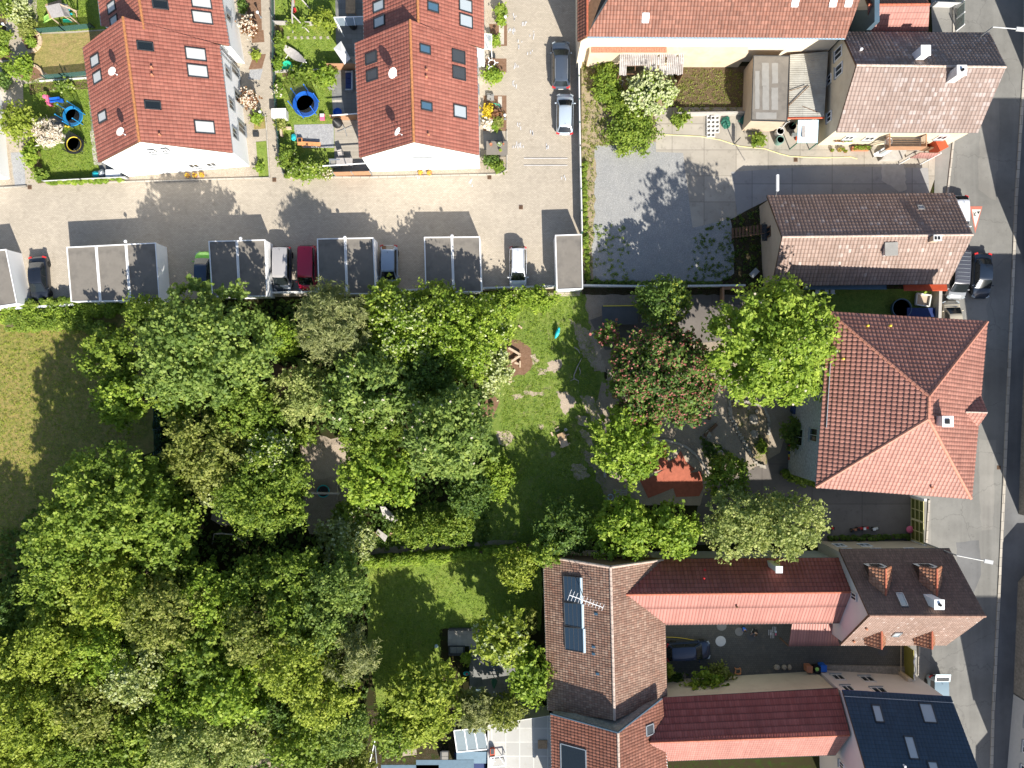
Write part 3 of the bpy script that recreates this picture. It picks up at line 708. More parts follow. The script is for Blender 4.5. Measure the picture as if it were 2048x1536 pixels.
# windows on the visible east wall of the left terrace and the gables
def east_windows(H, ys, zs, w=1.0, h=1.3):
    for y in ys:
        for z in zs:
            t = (P(0, y, 0).y - H['cb0'].y) / (H['cb1'].y - H['cb0'].y)
            q = H['cb0'].lerp(H['cb1'], t); d = (H['cb0'] - H['ca0']); d.z = 0; d.normalize()
            wall_window(H['root'], (q.x, q.y, z), (d.x, d.y), w, h, frame='metal')
east_windows(A, (120, 175, 235, 290), (3.7,), .9, 1.2); east_windows(A, (150, 205, 265), (1.3,), 1.0, 2.0); east_windows(A2, (15, 70), (3.4,), .9, 1.2); east_windows(B, (150, 200, 260), (3.6,), .9, 1.2)
g0 = A['ca0']; g1 = A['cb0']; dd = V(((g1 - g0).y, -(g1 - g0).x, 0)).normalized()
if dd.y > 0: dd = -dd
for (t, z, w, h) in ((.45, 7.0, .55, .7), (.55, 7.0, .55, .7), (.60, 1.8, .9, 1.2), (.74, 1.8, .9, 1.2)):
    q = g0.lerp(g1, t); wall_window(A['root'], (q.x, q.y, z), dd, w, h, frame='white')
g0 = B['ca0']; g1 = B['cb0']; q = g0.lerp(g1, .52); wall_window(B['root'], (q.x, q.y, 5.2), (0, -1), 1.8, .35)
for H in (A, A2, B, B2):        # downpipe on the east wall
    MB().tube([V((H['cb1'].x + .12, H['cb1'].y - .5, 0)), V((H['cb1'].x + .12, H['cb1'].y - .5, H['zb'] - .2))], .05, 6).build('downpipe', M['metal'], H['root'])
def dish(px, py, mast_px, mast_py, H, face, label, big=.40, mat='off_white', tilt=.12, az=(.75, -.45)):
    c0 = hit(mast_px, mast_py, (H[face][0], H[face][3])); top = c0 + V((0, 0, 1.5)); r = root('satellite_dish', label, 'satellite dish', tuple(c0), 'satellite dishes on the terrace roofs')
    MB().tube([c0 - V((0, 0, .1)), top], .035, 8).build('mast', M['metal'], r)
    ax = V((az[0], az[1], tilt)).normalized(); c = top + V((.1, -.1, 0))
    MB().lathe(c, [(.02, 0), (big * .5, .02), (big * .8, .06), (big, .12), (big * .98, .14), (big * .78, .08), (big * .5, .04), (.02, .02)], 20, ax).build('reflector', M[mat], r, True)
    f = c + ax * .55 - V((0, 0, .25)); MB().tube([c - V((0, 0, .35)), f], .02, 6).ball(f, .06).build('feed_arm', M['white'], r)
dish(233, 154, 236, 152, A, 'fa', 'satellite dish below two pale skylights on the left terrace roof')
dish(250, 272, 252, 270, A, 'fa', 'satellite dish near the lower end of the left terrace roof')
dish(786, 158, 786, 156, B, 'fa', 'white satellite dish seen face-on, beside dark skylights on the right terrace roof', .48, 'white', .45)
dish(793, 270, 795, 270, B, 'fa', 'satellite dish near the gable end of the right terrace roof')

# ---- long barn at the top -------------------------------------------------
BK = dict(tw=.30, th=.38, amp=.04, step=.045)
hB = 6.5
e0 = P(1173, 71, hB); e1 = P(1735, 76, hB); t0 = V((P(1221, 0, 8.5).x, e0.y + 4.8, 9.6)); 
rt = root('barn', 'long barn with weathered red roof along the top edge above the yard', 'barn', (P(1450, 0).x, P(1450, 20).y, 0))
v0 = P(1178, 69, hB + .1); v1 = V((v0.x + 3.7, v0.y + 5.0, 10.4)); ea = P(1170, 74, hB); eb = P(1690, 77, hB)
rd0 = V((ea.x + 3.8, ea.y + 5.2, 10.5)); rd1 = V((eb.x + 1.0, eb.y + 5.2, 10.5))
planes = [[ea, eb, rd1, rd0]]
roof(rt, planes, 'tile_barn', **BK); fC = frame_of(planes[0])
nb0 = V((rd0.x, ea.y + 10.4, hB)); nb1 = V((eb.x, ea.y + 10.4, hB)); roof(rt, [[nb0, nb1, rd1, rd0]], 'tile_barn', **BK)
caps(rt, [(rd0, rd1)], 'ridge_red')
# wing running north at the left with its ridge
wr0 = P(1166, 74, 8.2); wr1 = V((wr0.x + .1, wr0.y + 9, 8.2)); we0 = P(1156, 84, 6.7); we1 = V((we0.x, we0.y + 10, 6.7))
wr0 = V((P(1174, 70, 7.6).x, we0.y + .1, 7.7)); wr1 = V((wr0.x, we1.y, 7.7))
roof(rt, [[we0, we1, wr1, wr0]], 'tile_barn', **BK)
roof(rt, [[wr0, wr1, V((rd0.x, rd0.y + 4, 9.2)), V((ea.x - .05, ea.y + .1, 6.9))]], 'tile_salmon', tw=.3, th=.36, amp=.02, step=.02)
caps(rt, [(wr0, wr1)], 'ridge_red', .12); MB().bar(ea + V((0, 0, .12)), rd0 + V((0, 0, .12)), .16, .1).build('valley_flashing', M['dark_metal'], rt)
gutter(rt, ea, eb, 'blue_metal', r=.12)
mb = MB(); y0 = ea.y + .35; x0 = ea.x + .2; x1 = eb.x
mb.prism([(x0, y0), (x1, y0), (x1, y0 + 9.5), (x0, y0 + 9.5)], 0, 6.3)
mb.prism([(we0.x + .3, we0.y + .25), (x0 - .01, we0.y + .25), (x0 - .01, we1.y), (we0.x + .3, we1.y)], 0, [6.5, 6.9, 6.9, 6.5])
mb.build('wall', M['cream_wall'], rt)
mb = MB(); mb.prism([(x0 + .5, y0 - .55), (x1 - 8, y0 - .55), (x1 - 8, y0 - .01), (x0 + .5, y0 - .01)], 0, 3.5); mb.build('plinth_wall', M['bare_wall'], rt)
mb = MB()
for k in range(30): mb.box((x0 + .8 + k * .24, y0 - .3, 3.54), (.22, .5, .08))
mb.build('brick_coping', M['brick'], rt)
skylight(rt, fC, 1291, 35, .55, .75, 'white', 'pane_light')
for x in (1590, 1666, 1697): skylight(rt, fC, x, 3, .55, .75, 'white', 'pane_light')
# salmon lean-to house east of the barn
a0 = P(1736, 64, 4.6); a1 = P(1856, 62, 4.6); r0 = P(1736, 10, 6.6); r1 = P(1859, 9, 6.6); b0 = V((r0.x, r0.y + 3.2, 4.6)); b1 = V((r1.x, r1.y + 3.2, 4.6))
H = gable('outhouse', 'small salmon-roofed outhouse at the top, between the barn and the fenced court', 'outhouse', [a0, a1, r1, r0, b1, b0], None, ('tile_salmon', 'tile_barn'), 'grey_wall', tk=dict(tw=.3, th=.6, amp=.02, step=.02), ridge='ridge_red')
MB().prism([(a0.x - .55, a0.y - .2), (a0.x - .1, a0.y - .2), (a0.x - .1, r0.y + 3), (a0.x - .55, r0.y + 3)], 0, 7.2).build('fire_wall', M['blue_metal'], H['root'])

# ---- weathered house D ----------------------------------------------------
D = gable('house', 'beige house under a pale weathered salmon and dark brown roof, two white chimneys', 'house',
          pts((1673, 263.5, 5.2), (1954.8, 265, 5.2), (2011.4, 134.6, 9.0), (1712.6, 130.6, 9.0), (1979, 66.5, 5.6), (1683, 66, 5.6)), None, 'tile_brown', 'sand_wall', tk=dict(tw=.34, th=.42, amp=.045, step=.05), ridge='ridge_pale', gut='dark_metal', eo=.3)
chimney(D['root'], 1851, 101, 9.6, .75, .8, 'white', False); chimney(D['root'], 1923, 141, 10.0, .75, .8, 'off_white')
vent(D['root'], D['fb'], 1719, 102, 'white', .4, .09)
sw = D['ca0']; nw = D['cb0']; dW = V((-1, 0, 0))
for (t, z, w, h) in ((.86, 4.6, 1.0, 1.6), (.66, 4.9, 1.0, 1.5), (.66, 2.6, .8, .9), (.22, 2.9, .9, 1.0)):
    q = sw.lerp(nw, t); wall_window(D['root'], (q.x, q.y, z), dW, w, h)
s0 = D['ca0']; s1 = D['ca1']
for (t, z, w, h) in ((.16, 2.6, .8, .9), (.32, 2.4, .9, 1.0), (.85, 2.8, .9, 1.1)):
    q = s0.lerp(s1, t); wall_window(D['root'], (q.x, q.y, z), (0, -1), w, h)
# balcony on posts, with railings, over the door
bx0 = P(1770, 285, 2.8).x; bx1 = P(1842, 285, 2.8).x; yb = s0.y - .05; yf = yb - 1.25
bal = MB().prism([(bx0, yf), (bx1, yf), (bx1, yb), (bx0, yb)], 2.65, 2.8).build('balcony', M['plaster_concrete'], D['root'])
rl = MB(); 
for i in range(12): rl.bar((bx0, yf + i * .11, 2.82), (bx0, yf + i * .11, 3.8), .04); rl.bar((bx1, yf + i * .11, 2.82), (bx1, yf + i * .11, 3.8), .04)
rl.bar((bx0, yf, 3.8), (bx1, yf, 3.8), .08); rl.bar((bx0, yf, 3.8), (bx0, yb, 3.8), .08); rl.bar((bx1, yf, 3.8), (bx1, yb, 3.8), .08); rl.obox(((bx0 + bx1) / 2, yf, 3.3), (1, 0, 0), (0, 1, 0), (0, 0, 1), bx1 - bx0, .05, .9)
rl.build('railing', M['brown_board'], bal)
MB().bar((bx0 + .1, yf + .1, 0), (bx0 + .1, yf + .1, 2.65), .12).bar((bx1 - .1, yf + .1, 0), (bx1 - .1, yf + .1, 2.65), .12).build('post', M['grey_wood'], bal)
o = MB(); 
for i in range(5): o.bar((bx0 + .4, yb - .25 - i * .22, 2.86), (bx1 - .2, yb - .25 - i * .22, 2.86), .10, .04)
o.build('clothes_line', M['pale_wood'], bal)
tb = root('tub', 'round white tub standing on the balcony of the beige house', 'tub', (P(1776, 281, 2.9).x, yb - .5, 2.8)); MB().lathe((tb.location.x, tb.location.y, 2.8), [(.3, 0), (.36, .3), (.33, .3), (.28, .03), (.01, .03)], 18).build('bowl', M['white'], tb, True)
# porch steps, white frame and the little roofed bin shelter
st = root('porch', 'concrete porch block with a leaning white frame, below the balcony', 'porch', (P(1785, 312).x, P(0, 305).y, 0))
MB().prism([tuple(P(x, y, .9))[:2] for x, y in ((1764, 318), (1805, 318), (1815, 297), (1790, 293), (1776, 300))], 0, .9).build('block', M['plaster_concrete'], st)
a, b, c, d = P(1748, 310, 1.1), P(1764, 311, 1.1), P(1792, 294, 2.2), P(1776, 293, 2.2); mb = MB()
for p, q in ((a, b), (b, c), (c, d), (d, a)): mb.bar(p, q, .22, .06)
mb.build('frame', M['white'], st); MB().poly([a, b, c, d]).build('glass_pane', M['clear_glass'], st)
sh = root('shelter', 'small lean-to shelter with a pink corrugated roof and white edge by the yard gate', 'shelter', (P(1850, 310).x, P(0, 306).y, 0))
q = pts((1819, 316, 2.1), (1861, 317, 2.1), (1882, 306, 2.5), (1840, 305, 2.5)); T = MB(); tile_plane(T, q, .25, 3, .03, 0, rib=True); T.build('roof_sheet', M['tile_salmon'], sh, fix=False); mb = MB(); slab(mb, q, .06); mb.build('roof_board', M['pale_wood'], sh)
MB().bar(q[1], q[1] * 1 - V((0, 0, 2.1)), .1).bar(q[0], q[0] - V((0, 0, 2.1)), .1).bar(q[2], q[2] - V((0, 0, 2.5)), .1).build('post', M['white'], sh)
MB().obox(P(1874, 291, 1.0), (1, .5, 0), (-.5, 1, 0), (0, 0, 1), .9, 1.3, 1.7).build('bin_cupboard', M['orange_red'], sh)
MB().obox(P(1845, 298, .6), (1, 0, 0), (0, 1, 0), (0, 0, 1), 3.0, .1, 1.1).build('side_board', M['dark_wood'], sh)

# ---- felt-roofed garage and lean-tos of the yard ---------------------------
def boxbuild(name, label, cat, top, z, wallm, roofm, group=None, rim=.08, zb=0, over=.1, rimm='dark_metal', zr=None):
    """flat roofed building: top = four survey points at roof height"""
    zz = zr or [z] * len(top); q = [P(x, y, h) for (x, y), h in zip(top, zz)]; c = sum(q, V((0, 0, 0))) / len(q)
    r = root(name, label, cat, (c.x, c.y, zb), group)
    ins = [V((c.x, c.y, 0)) + (V((p.x - c.x, p.y - c.y, 0))) * (1 - over / max(.5, (p - c).length)) for p in q]
    MB().prism([(p.x, p.y) for p in ins], zb, [h - .12 for h in zz]).build('wall', M[wallm], r)
    MB().prism([(p.x, p.y) for p in q], [h - .119 for h in zz], zz).build('roof', M[roofm], r)
    if rim:
        mb = MB()
        for i in range(len(q)): mb.bar(q[i] + V((0, 0, .02)), q[(i + 1) % len(q)] + V((0, 0, .02)), rim, .07)
        mb.build('roof_edge', M[rimm], r)
    return r
W1 = boxbuild('outbuilding', 'flat-roofed outbuilding with grey patched roofing felt in the yard', 'outbuilding', [(1507, 111), (1579, 112), (1574, 243), (1503, 241)], 3.4, 'brown_wall', 'felt', rim=.06)
mb = MB()
for (x0, y0, x1, y1) in ((1510, 142, 1519, 218), (1524, 126, 1538, 172), (1525, 172, 1538, 220), (1544, 126, 1556, 167), (1543, 175, 1556, 220), (1512, 225, 1553, 238)):
    mb.prism([tuple(P(x, y, 3.4))[:2] for x, y in jag([(x0, y0), (x1, y0), (x1, y1), (x0, y1)], .5, 5, int(x0))], 3.405, 3.412)
mb.build('felt_patch', M['felt_light'], W1)
W2 = root('lean_to', 'corrugated pale lean-to roof between the felt-roofed outbuilding and the beige house', 'lean-to', (P(1615, 170).x, P(0, 170).y, 0))
q = pts((1577, 236, 2.6), (1648, 235, 3.0), (1656, 103, 3.0), (1580, 110, 2.6)); T = MB(); tile_plane(T, q, .18, 1.4, .03, .01, sub=4); T.build('roof', M['corrugated'], W2, fix=False); mb = MB(); slab(mb, q, .08); mb.build('roof_board', M['dark_wood'], W2)
MB().prism([(p.x, p.y) for p in (q[0] + V((.1, .2, 0)), q[1] + V((-.1, .2, 0)), q[2] + V((-.1, -.1, 0)), q[3] + V((.1, -.1, 0)))], 0, [2.4, 2.8, 2.8, 2.4]).build('wall', M['brown_wall'], W2)
MB().tube([q[0] + V((-.1, -.05, .05)), q[1] + V((.0, -.05, .05))], .09, 6).build('red_gutter', M['orange_red'], W2)
MB().tube([P(1577, 212, 2.75), P(1618, 172, 3.0)], .04).tube([P(1578, 182, 2.75), P(1612, 172, 3.0)], .03).tube([P(1604, 212, 2.8), P(1634, 224, 3.0)], .03).build('loose_lath', M['dark_wood'], W2)
W3 = root('canopy', 'blue-white corrugated canopy on green posts with a wooden plank lying on it', 'canopy', (P(1615, 262).x, P(0, 262).y, 0))
q = pts((1594, 286, 2.1), (1635, 286, 2.2), (1637, 240, 2.5), (1596, 240, 2.5)); T = MB(); tile_plane(T, q, .15, 3, .025, 0, sub=4); T.build('roof', M['blue_sheet'], W3, fix=False); mb = MB(); slab(mb, q, .05); mb.build('roof_board', M['green_plastic'], W3)
mb = MB()
for p in q: mb.bar(p, V((p.x, p.y, 0)), .08)
mb.build('post', M['dark_green'], W3)
MB().obox(P(1607, 263, 2.42), (1, 0, 0), (0, 1, 0), (0, 0, 1), .3, 1.1, .06).build('plank', M['grey_wood'], W3)
# tumbledown shed with white corrugated sheets
W4 = root('shed', 'tumbledown shed with a holed white corrugated roof against the barn wall', 'shed', (P(1300, 130).x, P(0, 130).y, 0))
q = pts((1238, 150, 2.5), (1366, 148, 2.5), (1367, 95, 3.3), (1240, 98, 3.3)); T = MB(); random.seed(3)
o_, u_, v_, n_ = frame_of(q); W_ = (q[1] - q[0]).length; Hh = (q[3] - q[0]).length; sheets = MB()
k = 0
for i in range(34):
    x = i * W_ / 34
    for j, (s, e) in enumerate(((0, .34), (.34, .66), (.66, 1.0))):
        if j == 0 and 3 < i < 13: continue
        if random.random() < .04: continue
        dz = random.uniform(-.02, .03); lo = s - (random.uniform(0, .06) if j == 0 else 0)
        a = q[0] + (q[1] - q[0]) * (i / 34) + (q[3] - q[0]) * lo; b = q[0] + (q[1] - q[0]) * ((i + .8) / 34) + (q[3] - q[0]) * lo; c = q[0] + (q[1] - q[0]) * ((i + .8) / 34) + (q[3] - q[0]) * e; d = q[0] + (q[1] - q[0]) * (i / 34) + (q[3] - q[0]) * e
        up = V((0, 0, .06 + dz)); m1 = (a + b) / 2 + V((0, 0, .11 + dz)); m2 = (c + d) / 2 + V((0, 0, .11 + dz))
        sheets.poly([a + up * .4, m1, m2, d + up * .4]); sheets.poly([m1, b + up * .4, c + up * .4, m2])
sheets.build('roof', M['old_sheet'], W4)
mb = MB(); [mb.bar(q[0].lerp(q[1], t), q[3].lerp(q[2], t), .08) for t in (0.01, .25, .5, .75, .99)]; [mb.bar(q[0].lerp(q[3], t), q[1].lerp(q[2], t), .07) for t in (.03, .35, .65, .97)]
mb.build('rafters', M['dark_wood'], W4)
mb = MB(); [mb.bar(p - V((0, 0, .05)), V((p.x, p.y, 0)), .1) for p in q]; mb.build('post', M['dark_wood'], W4)
MB().prism([(q[3].x, q[3].y), (q[2].x, q[2].y), (q[2].x, q[2].y - .1), (q[3].x, q[3].y - .1)], 0, 3.1).prism([(q[2].x - .1, q[2].y), (q[1].x, q[1].y + .1), (q[1].x - .12, q[1].y + .1), (q[2].x - .22, q[2].y)], 0, 2.3).build('wall', M['dark_wood'], W4)

# ---- two-tone house E ------------------------------------------------------
E = gable('house', 'long low house with dark brown and dusty pink roof slopes, small grey dormer', 'house',
          pts((1543.6, 571, 3.2), (1896, 567, 3.2), (1945.6, 469.6, 6.05), (1564, 474, 6.05), (1905.4, 387.5, 3.0), (1533.5, 392, 3.0)), None, 'tile_old', 'brown_wall', tk=dict(tw=.34, th=.42, amp=.05, step=.055), ridge='ridge_pale', gut='dark_metal')
c = hit(1782, 498, (E['fa'][0], E['fa'][3])); zt_ = 5.9; mb = MB()
p0 = P(1770, 485, zt_); p1 = P(1796, 484, zt_); p2 = P(1796, 511, zt_ - .15); p3 = P(1770, 512, zt_ - .15)
MB().prism([(p0.x + .05, p0.y), (p1.x - .1, p1.y), (p2.x - .1, p2.y + .1), (p3.x + .05, p3.y + .1)], 3.6, [zt_ - .1] * 2 + [zt_ - .2] * 2).build('dormer', M['pink_wall'], E['root'])
MB().poly([p0, p1, p2, p3]).prism([(p0.x, p0.y), (p1.x, p1.y), (p2.x, p2.y), (p3.x, p3.y)], [zt_ - .09] * 2 + [zt_ - .19] * 2, [zt_ - .01] * 2 + [zt_ - .11] * 2).build('dormer_roof', M['felt_light'], E['root'])
chimney(E['root'], 1875, 476, 6.8, .65, .45, 'brown_wall', False, cap='off_white'); skylight(E['root'], E['fb'], 1841, 416, .55, .45, 'metal', 'pane_light')
c = P(1875, 476, 6.9); MB().box((c.x - .15, c.y, 6.9), (.2, .28, .03)).box((c.x + .15, c.y, 6.9), (.2, .28, .03)).build('flue', M['black'], E['root'])
mb = MB(); q = E['ca0'].lerp(E['cb0'], .62); mb.box((q.x - .3, q.y, 2.2), (.5, 1.6, .05)); [mb.bar((q.x - .55, q.y + t, 2.2), (q.x - .55, q.y + t, 3.1), .04) for t in (-.8, -.4, 0, .4, .8)]; mb.bar((q.x - .55, q.y - .8, 3.1), (q.x - .55, q.y + .8, 3.1), .06); mb.build('balcony', M['dark_metal'], E['root'])
mb = MB()
for k in range(9): mb.obox((q.x - .6 - k * .28, q.y + .3, 2.1 - k * .23), (1, 0, 0), (0, 1, 0), (0, 0, 1), .24, 1.0, .04)
mb.bar((q.x - .5, q.y - .2, 2.9), (q.x - 3.0, q.y - .2, .9), .05).build('stair', M['dark_wood'], E['root'])
wall_window(E['root'], (q.x, q.y, 2.4), (-1, 0, 0), .9, 1.5, 'dark_wood')
MB().tube([P(1551, 393, 3.8), P(1554, 384, 5.4)], .03).build('vent_mast', M['metal'], E['root']); a = P(1553.5, 384, 5.2)
MB().obox(a + V((0, .8, .2)), (1, 0, 0), (0, 1, 0), (0, 0, 1), .22, 1.5, .25).build('antenna_panel', M['white'], E['root'])
MB().obox(P(1850, 572, 2.6), (1, 0, 0), (0, 1, -.3), (0, .3, 1), 4.2, 1.0, .1).build('lean_to_roof', M['orange_red'], E['root'])
MB().obox(P(1690, 574, 2.6), (1, 0, 0), (0, 1, -.2), (0, .2, 1), 8, .5, .06).build('glass_awning', M['blue_metal'], E['root'])

# ---- kindergarten with hipped roof -----------------------------------------
nw, ne, se, sw = P(1659, 624.5, 8.4), P(1973.6, 643.6, 8.4), P(1941, 996.8, 8.4), P(1631.6, 974, 8.4); an, as_ = P(1857.8, 792.6, 13.1), P(1856, 837.6, 13.1)
c = (nw + ne + se + sw) / 4; F = root('kindergarten', 'large villa with a hipped pinkish-red roof at the street, grey shingled west wall', 'building', (c.x, c.y, 0))
FK = dict(tw=.36, th=.44, amp=.05, step=.07)
roof(F, [[sw, nw, an, as_], [nw, ne, an], [ne, se, as_, an], [se, sw, as_]], 'tile_hip', **FK)
caps(F, [(nw, an), (ne, an), (se, as_), (sw, as_), (an, as_)], 'ridge_hip', .15)
for a, b in ((nw, ne), (ne, se), (se, sw), (sw, nw)): gutter(F, a, b, 'blue_metal')
fw = [V((c.x, c.y, 0)) + (V((p.x - c.x, p.y - c.y, 0))) * .955 for p in (nw, ne, se, sw)]
MB().prism([(p.x, p.y) for p in fw], 0, 8.1).build('wall', M['shingle_wall'], F)
fFw = frame_of([sw, nw, an, as_]); fFe = frame_of([ne, se, as_, an]); fFn = frame_of([nw, ne, an]); fFs = frame_of([se, sw, as_])
for (x, y) in ((1732, 652), (1777, 652)): vent(F, fFn, x, y, 'yellow', .4)
vent(F, fFw, 1683, 718, 'yellow', .4); vent(F, fFs, 1860, 974, 'terracotta', .4)
chimney(F, 1895, 843, 13.6, .8, .8, 'off_white', False, cap='white'); cc = P(1895, 843, 13.73); MB().box(cc, (.4, .4, .03)).build('flue', M['black'], F)
MB().bar(hit(1659, 727, (fFw[0], fFw[3])) + V((0, 0, .2)), hit(1651, 855, (fFw[0], fFw[3])) + V((0, 0, .2)), .06).build('snow_guard', M['metal'], F)
# gabled dormer to the street
dr0 = hit(1929.5, 823.5, (fFe[0], fFe[3])) + V((0, 0, .1)); de = P(1974, 825, dr0.z); dn = P(1959.8, 789, dr0.z - 1.6); ds = P(1952, 857, dr0.z - 1.6)
dbn = V((dr0.x + 1.5, dn.y, dn.z)); dbs = V((dr0.x + 1.5, ds.y, ds.z))
do = roof(F, [[dr0, de, dn], [dr0, de, ds]], 'tile_hip', 'dormer_roof', **FK); caps(do, [(dr0, de)], 'ridge_pale', .08)
MB().poly([V((dn.x, dn.y + .2, 7.8)), V((ds.x, ds.y - .2, 7.8)), ds - V((0, -.2, .15)), de - V((.35, 0, .15)), dn - V((0, .2, .15))]).build('dormer_wall', M['shingle_wall'], F)
MB().bar(de, dn, .08).bar(de, ds, .08).bar(dr0, ds, .1).bar(dr0, dn, .1).build('dormer_trim', M['metal'], F)
wl0, wl1 = fw[3], fw[0]; dW = V((-(wl1 - wl0).y, (wl1 - wl0).x, 0)).normalized(); 
if dW.x > 0: dW = -dW
for (t, z, w, h) in ((.28, 6.2, 1.2, 1.8), (.58, 6.2, 1.2, 1.8), (.82, 6.2, 1.2, 1.8), (.25, 2.4, 1.6, 2.2), (.55, 2.4, 1.6, 2.2)):
    q = wl0.lerp(wl1, t); wall_window(F, (q.x, q.y, z), dW, w, h, 'green_wall')
    
# ---- barn group at the bottom ----------------------------------------------
GK = dict(tw=.22, th=.30, amp=.03, step=.035)
a0, a1 = P(1087, 1112, 4.6), P(1096, 1420, 4.6); r0, r1 = P(1221, 1134, 8.6), P(1229, 1440, 8.6); b0, b1 = P(1283, 1119, 5.0), P(1333, 1392, 5.0)
b0 = V((b1.x - .3, b0.y, 5.0)); rr0 = V((r0.x, r0.y, r0.z))
hipN = [V((a0.x, a0.y, a0.z)), V((b0.x, b0.y, b0.z)), rr0]
c = (a0 + a1 + b0 + b1) / 4; G1 = root('barn', 'barn with mottled brown tiles, three solar panels and a television aerial', 'barn', (c.x, c.y, 0))
roof(G1, [[a0, a1, r1, rr0], [b0, b1, r1, rr0]], 'tile_mixed', **GK); roof(G1, [hipN], 'tile_rust', 'hip_slope', **GK)
fG = frame_of([a0, a1, r1, rr0]); fGe = frame_of([b0, b1, r1, rr0]); caps(G1, [(rr0, r1), (b0, rr0), (a0, rr0)], 'ridge_pale', .14); gutter(G1, a0, a1, 'metal'); gutter(G1, b0, b1, 'dark_metal')
MB().prism([(a0.x + .3, a0.y - .3), (b0.x - .3, b0.y - .3), (b1.x - .3, b1.y), (a1.x + .3, a1.y)], 0, 4.45).build('wall', M['old_wall'], G1)
for i, (y0, y1) in enumerate(((1151, 1203), (1204, 1252), (1253, 1301))):
    cc = [hit(x, y, (fG[0] + V((0, 0, .25)), fG[3])) for x, y in ((1127 + i, y0 + 1), (1159 + i * 3, y0 + 4), (1160 + i * 3, y1 + 4), (1129 + i, y1 - 2))]
    sp = root('solar_panel', ['topmost of three dark solar panels on the mottled barn roof, under the aerial', 'middle one of three dark solar panels on the mottled barn roof', 'lowest of three dark solar panels on the mottled barn roof'][i], 'solar panel', tuple(cc[3]), 'solar panels on the barn roof')
    mb = MB(); slab(mb, cc, .1); mb.build('panel', M['solar'], sp); mb = MB(); [mb.bar(cc[j] + V((0, 0, .01)), cc[(j + 1) % 4] + V((0, 0, .01)), .06, .05) for j in range(4)]; [mb.bar(cc[0].lerp(cc[1], t) + V((0, 0, .01)), cc[3].lerp(cc[2], t) + V((0, 0, .01)), .025, .02) for t in (.25, .5, .75)]
    mb.build('frame', M['dark_metal'], sp); d_ = (cc[1] - cc[0]).normalized(); MB().tube([cc[1] + d_ * .15, cc[2] + d_ * .15], .13, 8).build('header_tank', M['blue_sheet'], sp)
an0 = P(1166, 1186, 9.4); ae = root('aerial', 'white rake-shaped television aerial above the solar panels', 'aerial', (an0.x, an0.y, 6.4)); x0, x1 = P(1139, 1190, 9.3), P(1206, 1215, 9.3)
MB().tube([V((an0.x, an0.y - .3, 6.4)), V((an0.x, an0.y - .3, 9.4))], .04).build('mast', M['metal'], ae); mb = MB().tube([x0, x1], .035, 6); d_ = (x1 - x0).normalized(); s_ = V((-d_.y, d_.x, 0))
for k, l in enumerate((.5, .45, .42, .4, .38, .36, .34, .32, .3, .3, .3)): p = x0.lerp(x1, k / 10); mb.tube([p - s_ * l, p + s_ * l], .018, 5)
mb.build('elements', M['white'], ae)
for (x, y) in ((1192, 1228), (1187, 1294), (1187, 1308), (1195, 1348)): MB().obox(hit(x, y, (fG[0] + V((0, 0, .12)), fG[3])), fG[1], fG[2], fG[3], .22, .3, .08).build('glass_tile', M['blue_glass'], G1)
# G2, taller barn continuing to the south
a0, a1 = P(1101.5, 1427, 6.2), P(1106, 1640, 6.2); r0, r1 = P(1236, 1465, 10.0), P(1241, 1680, 10.0); b0, b1 = P(1323, 1397, 6.6), P(1342, 1640, 6.6)
G2 = gable('barn', 'taller barn with orange-brown tiles and a large skylight, below the solar barn', 'barn', [a0, a1, r1, r0, b1, b0], None, 'tile_barn', 'old_wall', tk=dict(tw=.28, th=.36, amp=.035, step=.04), ridge='ridge_pale', gut='metal', go=.25)
skylight(G2['root'], G2['fa'], 1148, 1518, 2.3, 2.6, 'metal', 'glass'); skylight(G2['root'], G2['fb'], 1298, 1459, .9, .9, 'metal', 'screen')
MB().bar(P(1101.5, 1427, 6.3), P(1236, 1465, 10.1), .1, .2).bar(P(1236, 1465, 10.1), P(1323, 1397, 6.7), .1, .2).build('verge_flashing', M['blue_metal'], G2['root'])
# G3 red wing
RK = dict(tw=.36, th=.44, amp=.06, step=.08)
n0, n1 = P(1283, 1119, 5.0), P(1693, 1117, 5.0); r0, r1 = P(1246, 1189, 7.6), P(1704.7, 1184, 7.6); s0_, s1_ = P(1294, 1249, 4.9), P(1684.6, 1245, 4.9)
c = (n0 + n1 + s0_ + s1_) / 4; G3 = root('wing', 'long side wing with bright red and salmon roof slopes above the cobbled court', 'building', (c.x, c.y, 0))
roof(G3, [[n0, n1, r1, r0]], 'tile_fresh', **RK); roof(G3, [[s0_, s1_, r1, r0]], 'tile_salmon', tw=.30, th=2.4, amp=.045, step=.02, sub=4)
caps(G3, [(r0, r1)], 'ridge_red', .12); gutter(G3, n0, n1, 'blue_metal', r=.11); gutter(G3, s0_, s1_, 'dark_metal'); gutter(G3, s0_, r0, 'metal', r=.05)
MB().prism([(n0.x + .2, n0.y - .3), (n1.x, n1.y - .3), (s1_.x, s1_.y + .3), (s0_.x + .2, s0_.y + .3)], 0, 4.8).build('wall', M['green_wall'], G3)
fG3 = frame_of([n0, n1, r1, r0]); chimney(G3, 1558, 1139, 7.9, .5, .5, 'off_white', False, 2.6); vent(G3, fG3, 1408, 1138, 'red'); vent(G3, fG3, 1406, 1155, 'red'); vent(G3, frame_of([s0_, s1_, r1, r0]), 1472, 1212, 'dark_wood')
G3b = root('canopy', 'low salmon metal canopy at the east end of the cobbled court', 'canopy', (P(1630, 1268).x, P(0, 1268).y, 0)); q = pts((1577, 1292, 2.6), (1679, 1291, 2.6), (1668, 1247, 3.3), (1584, 1247, 3.3)); T = MB(); tile_plane(T, q, .26, 3, .04, 0, rib=False); T.build('roof', M['tile_salmon'], G3b, fix=False); mb = MB(); slab(mb, q, .08); mb.build('roof_board', M['dark_wood'], G3b)
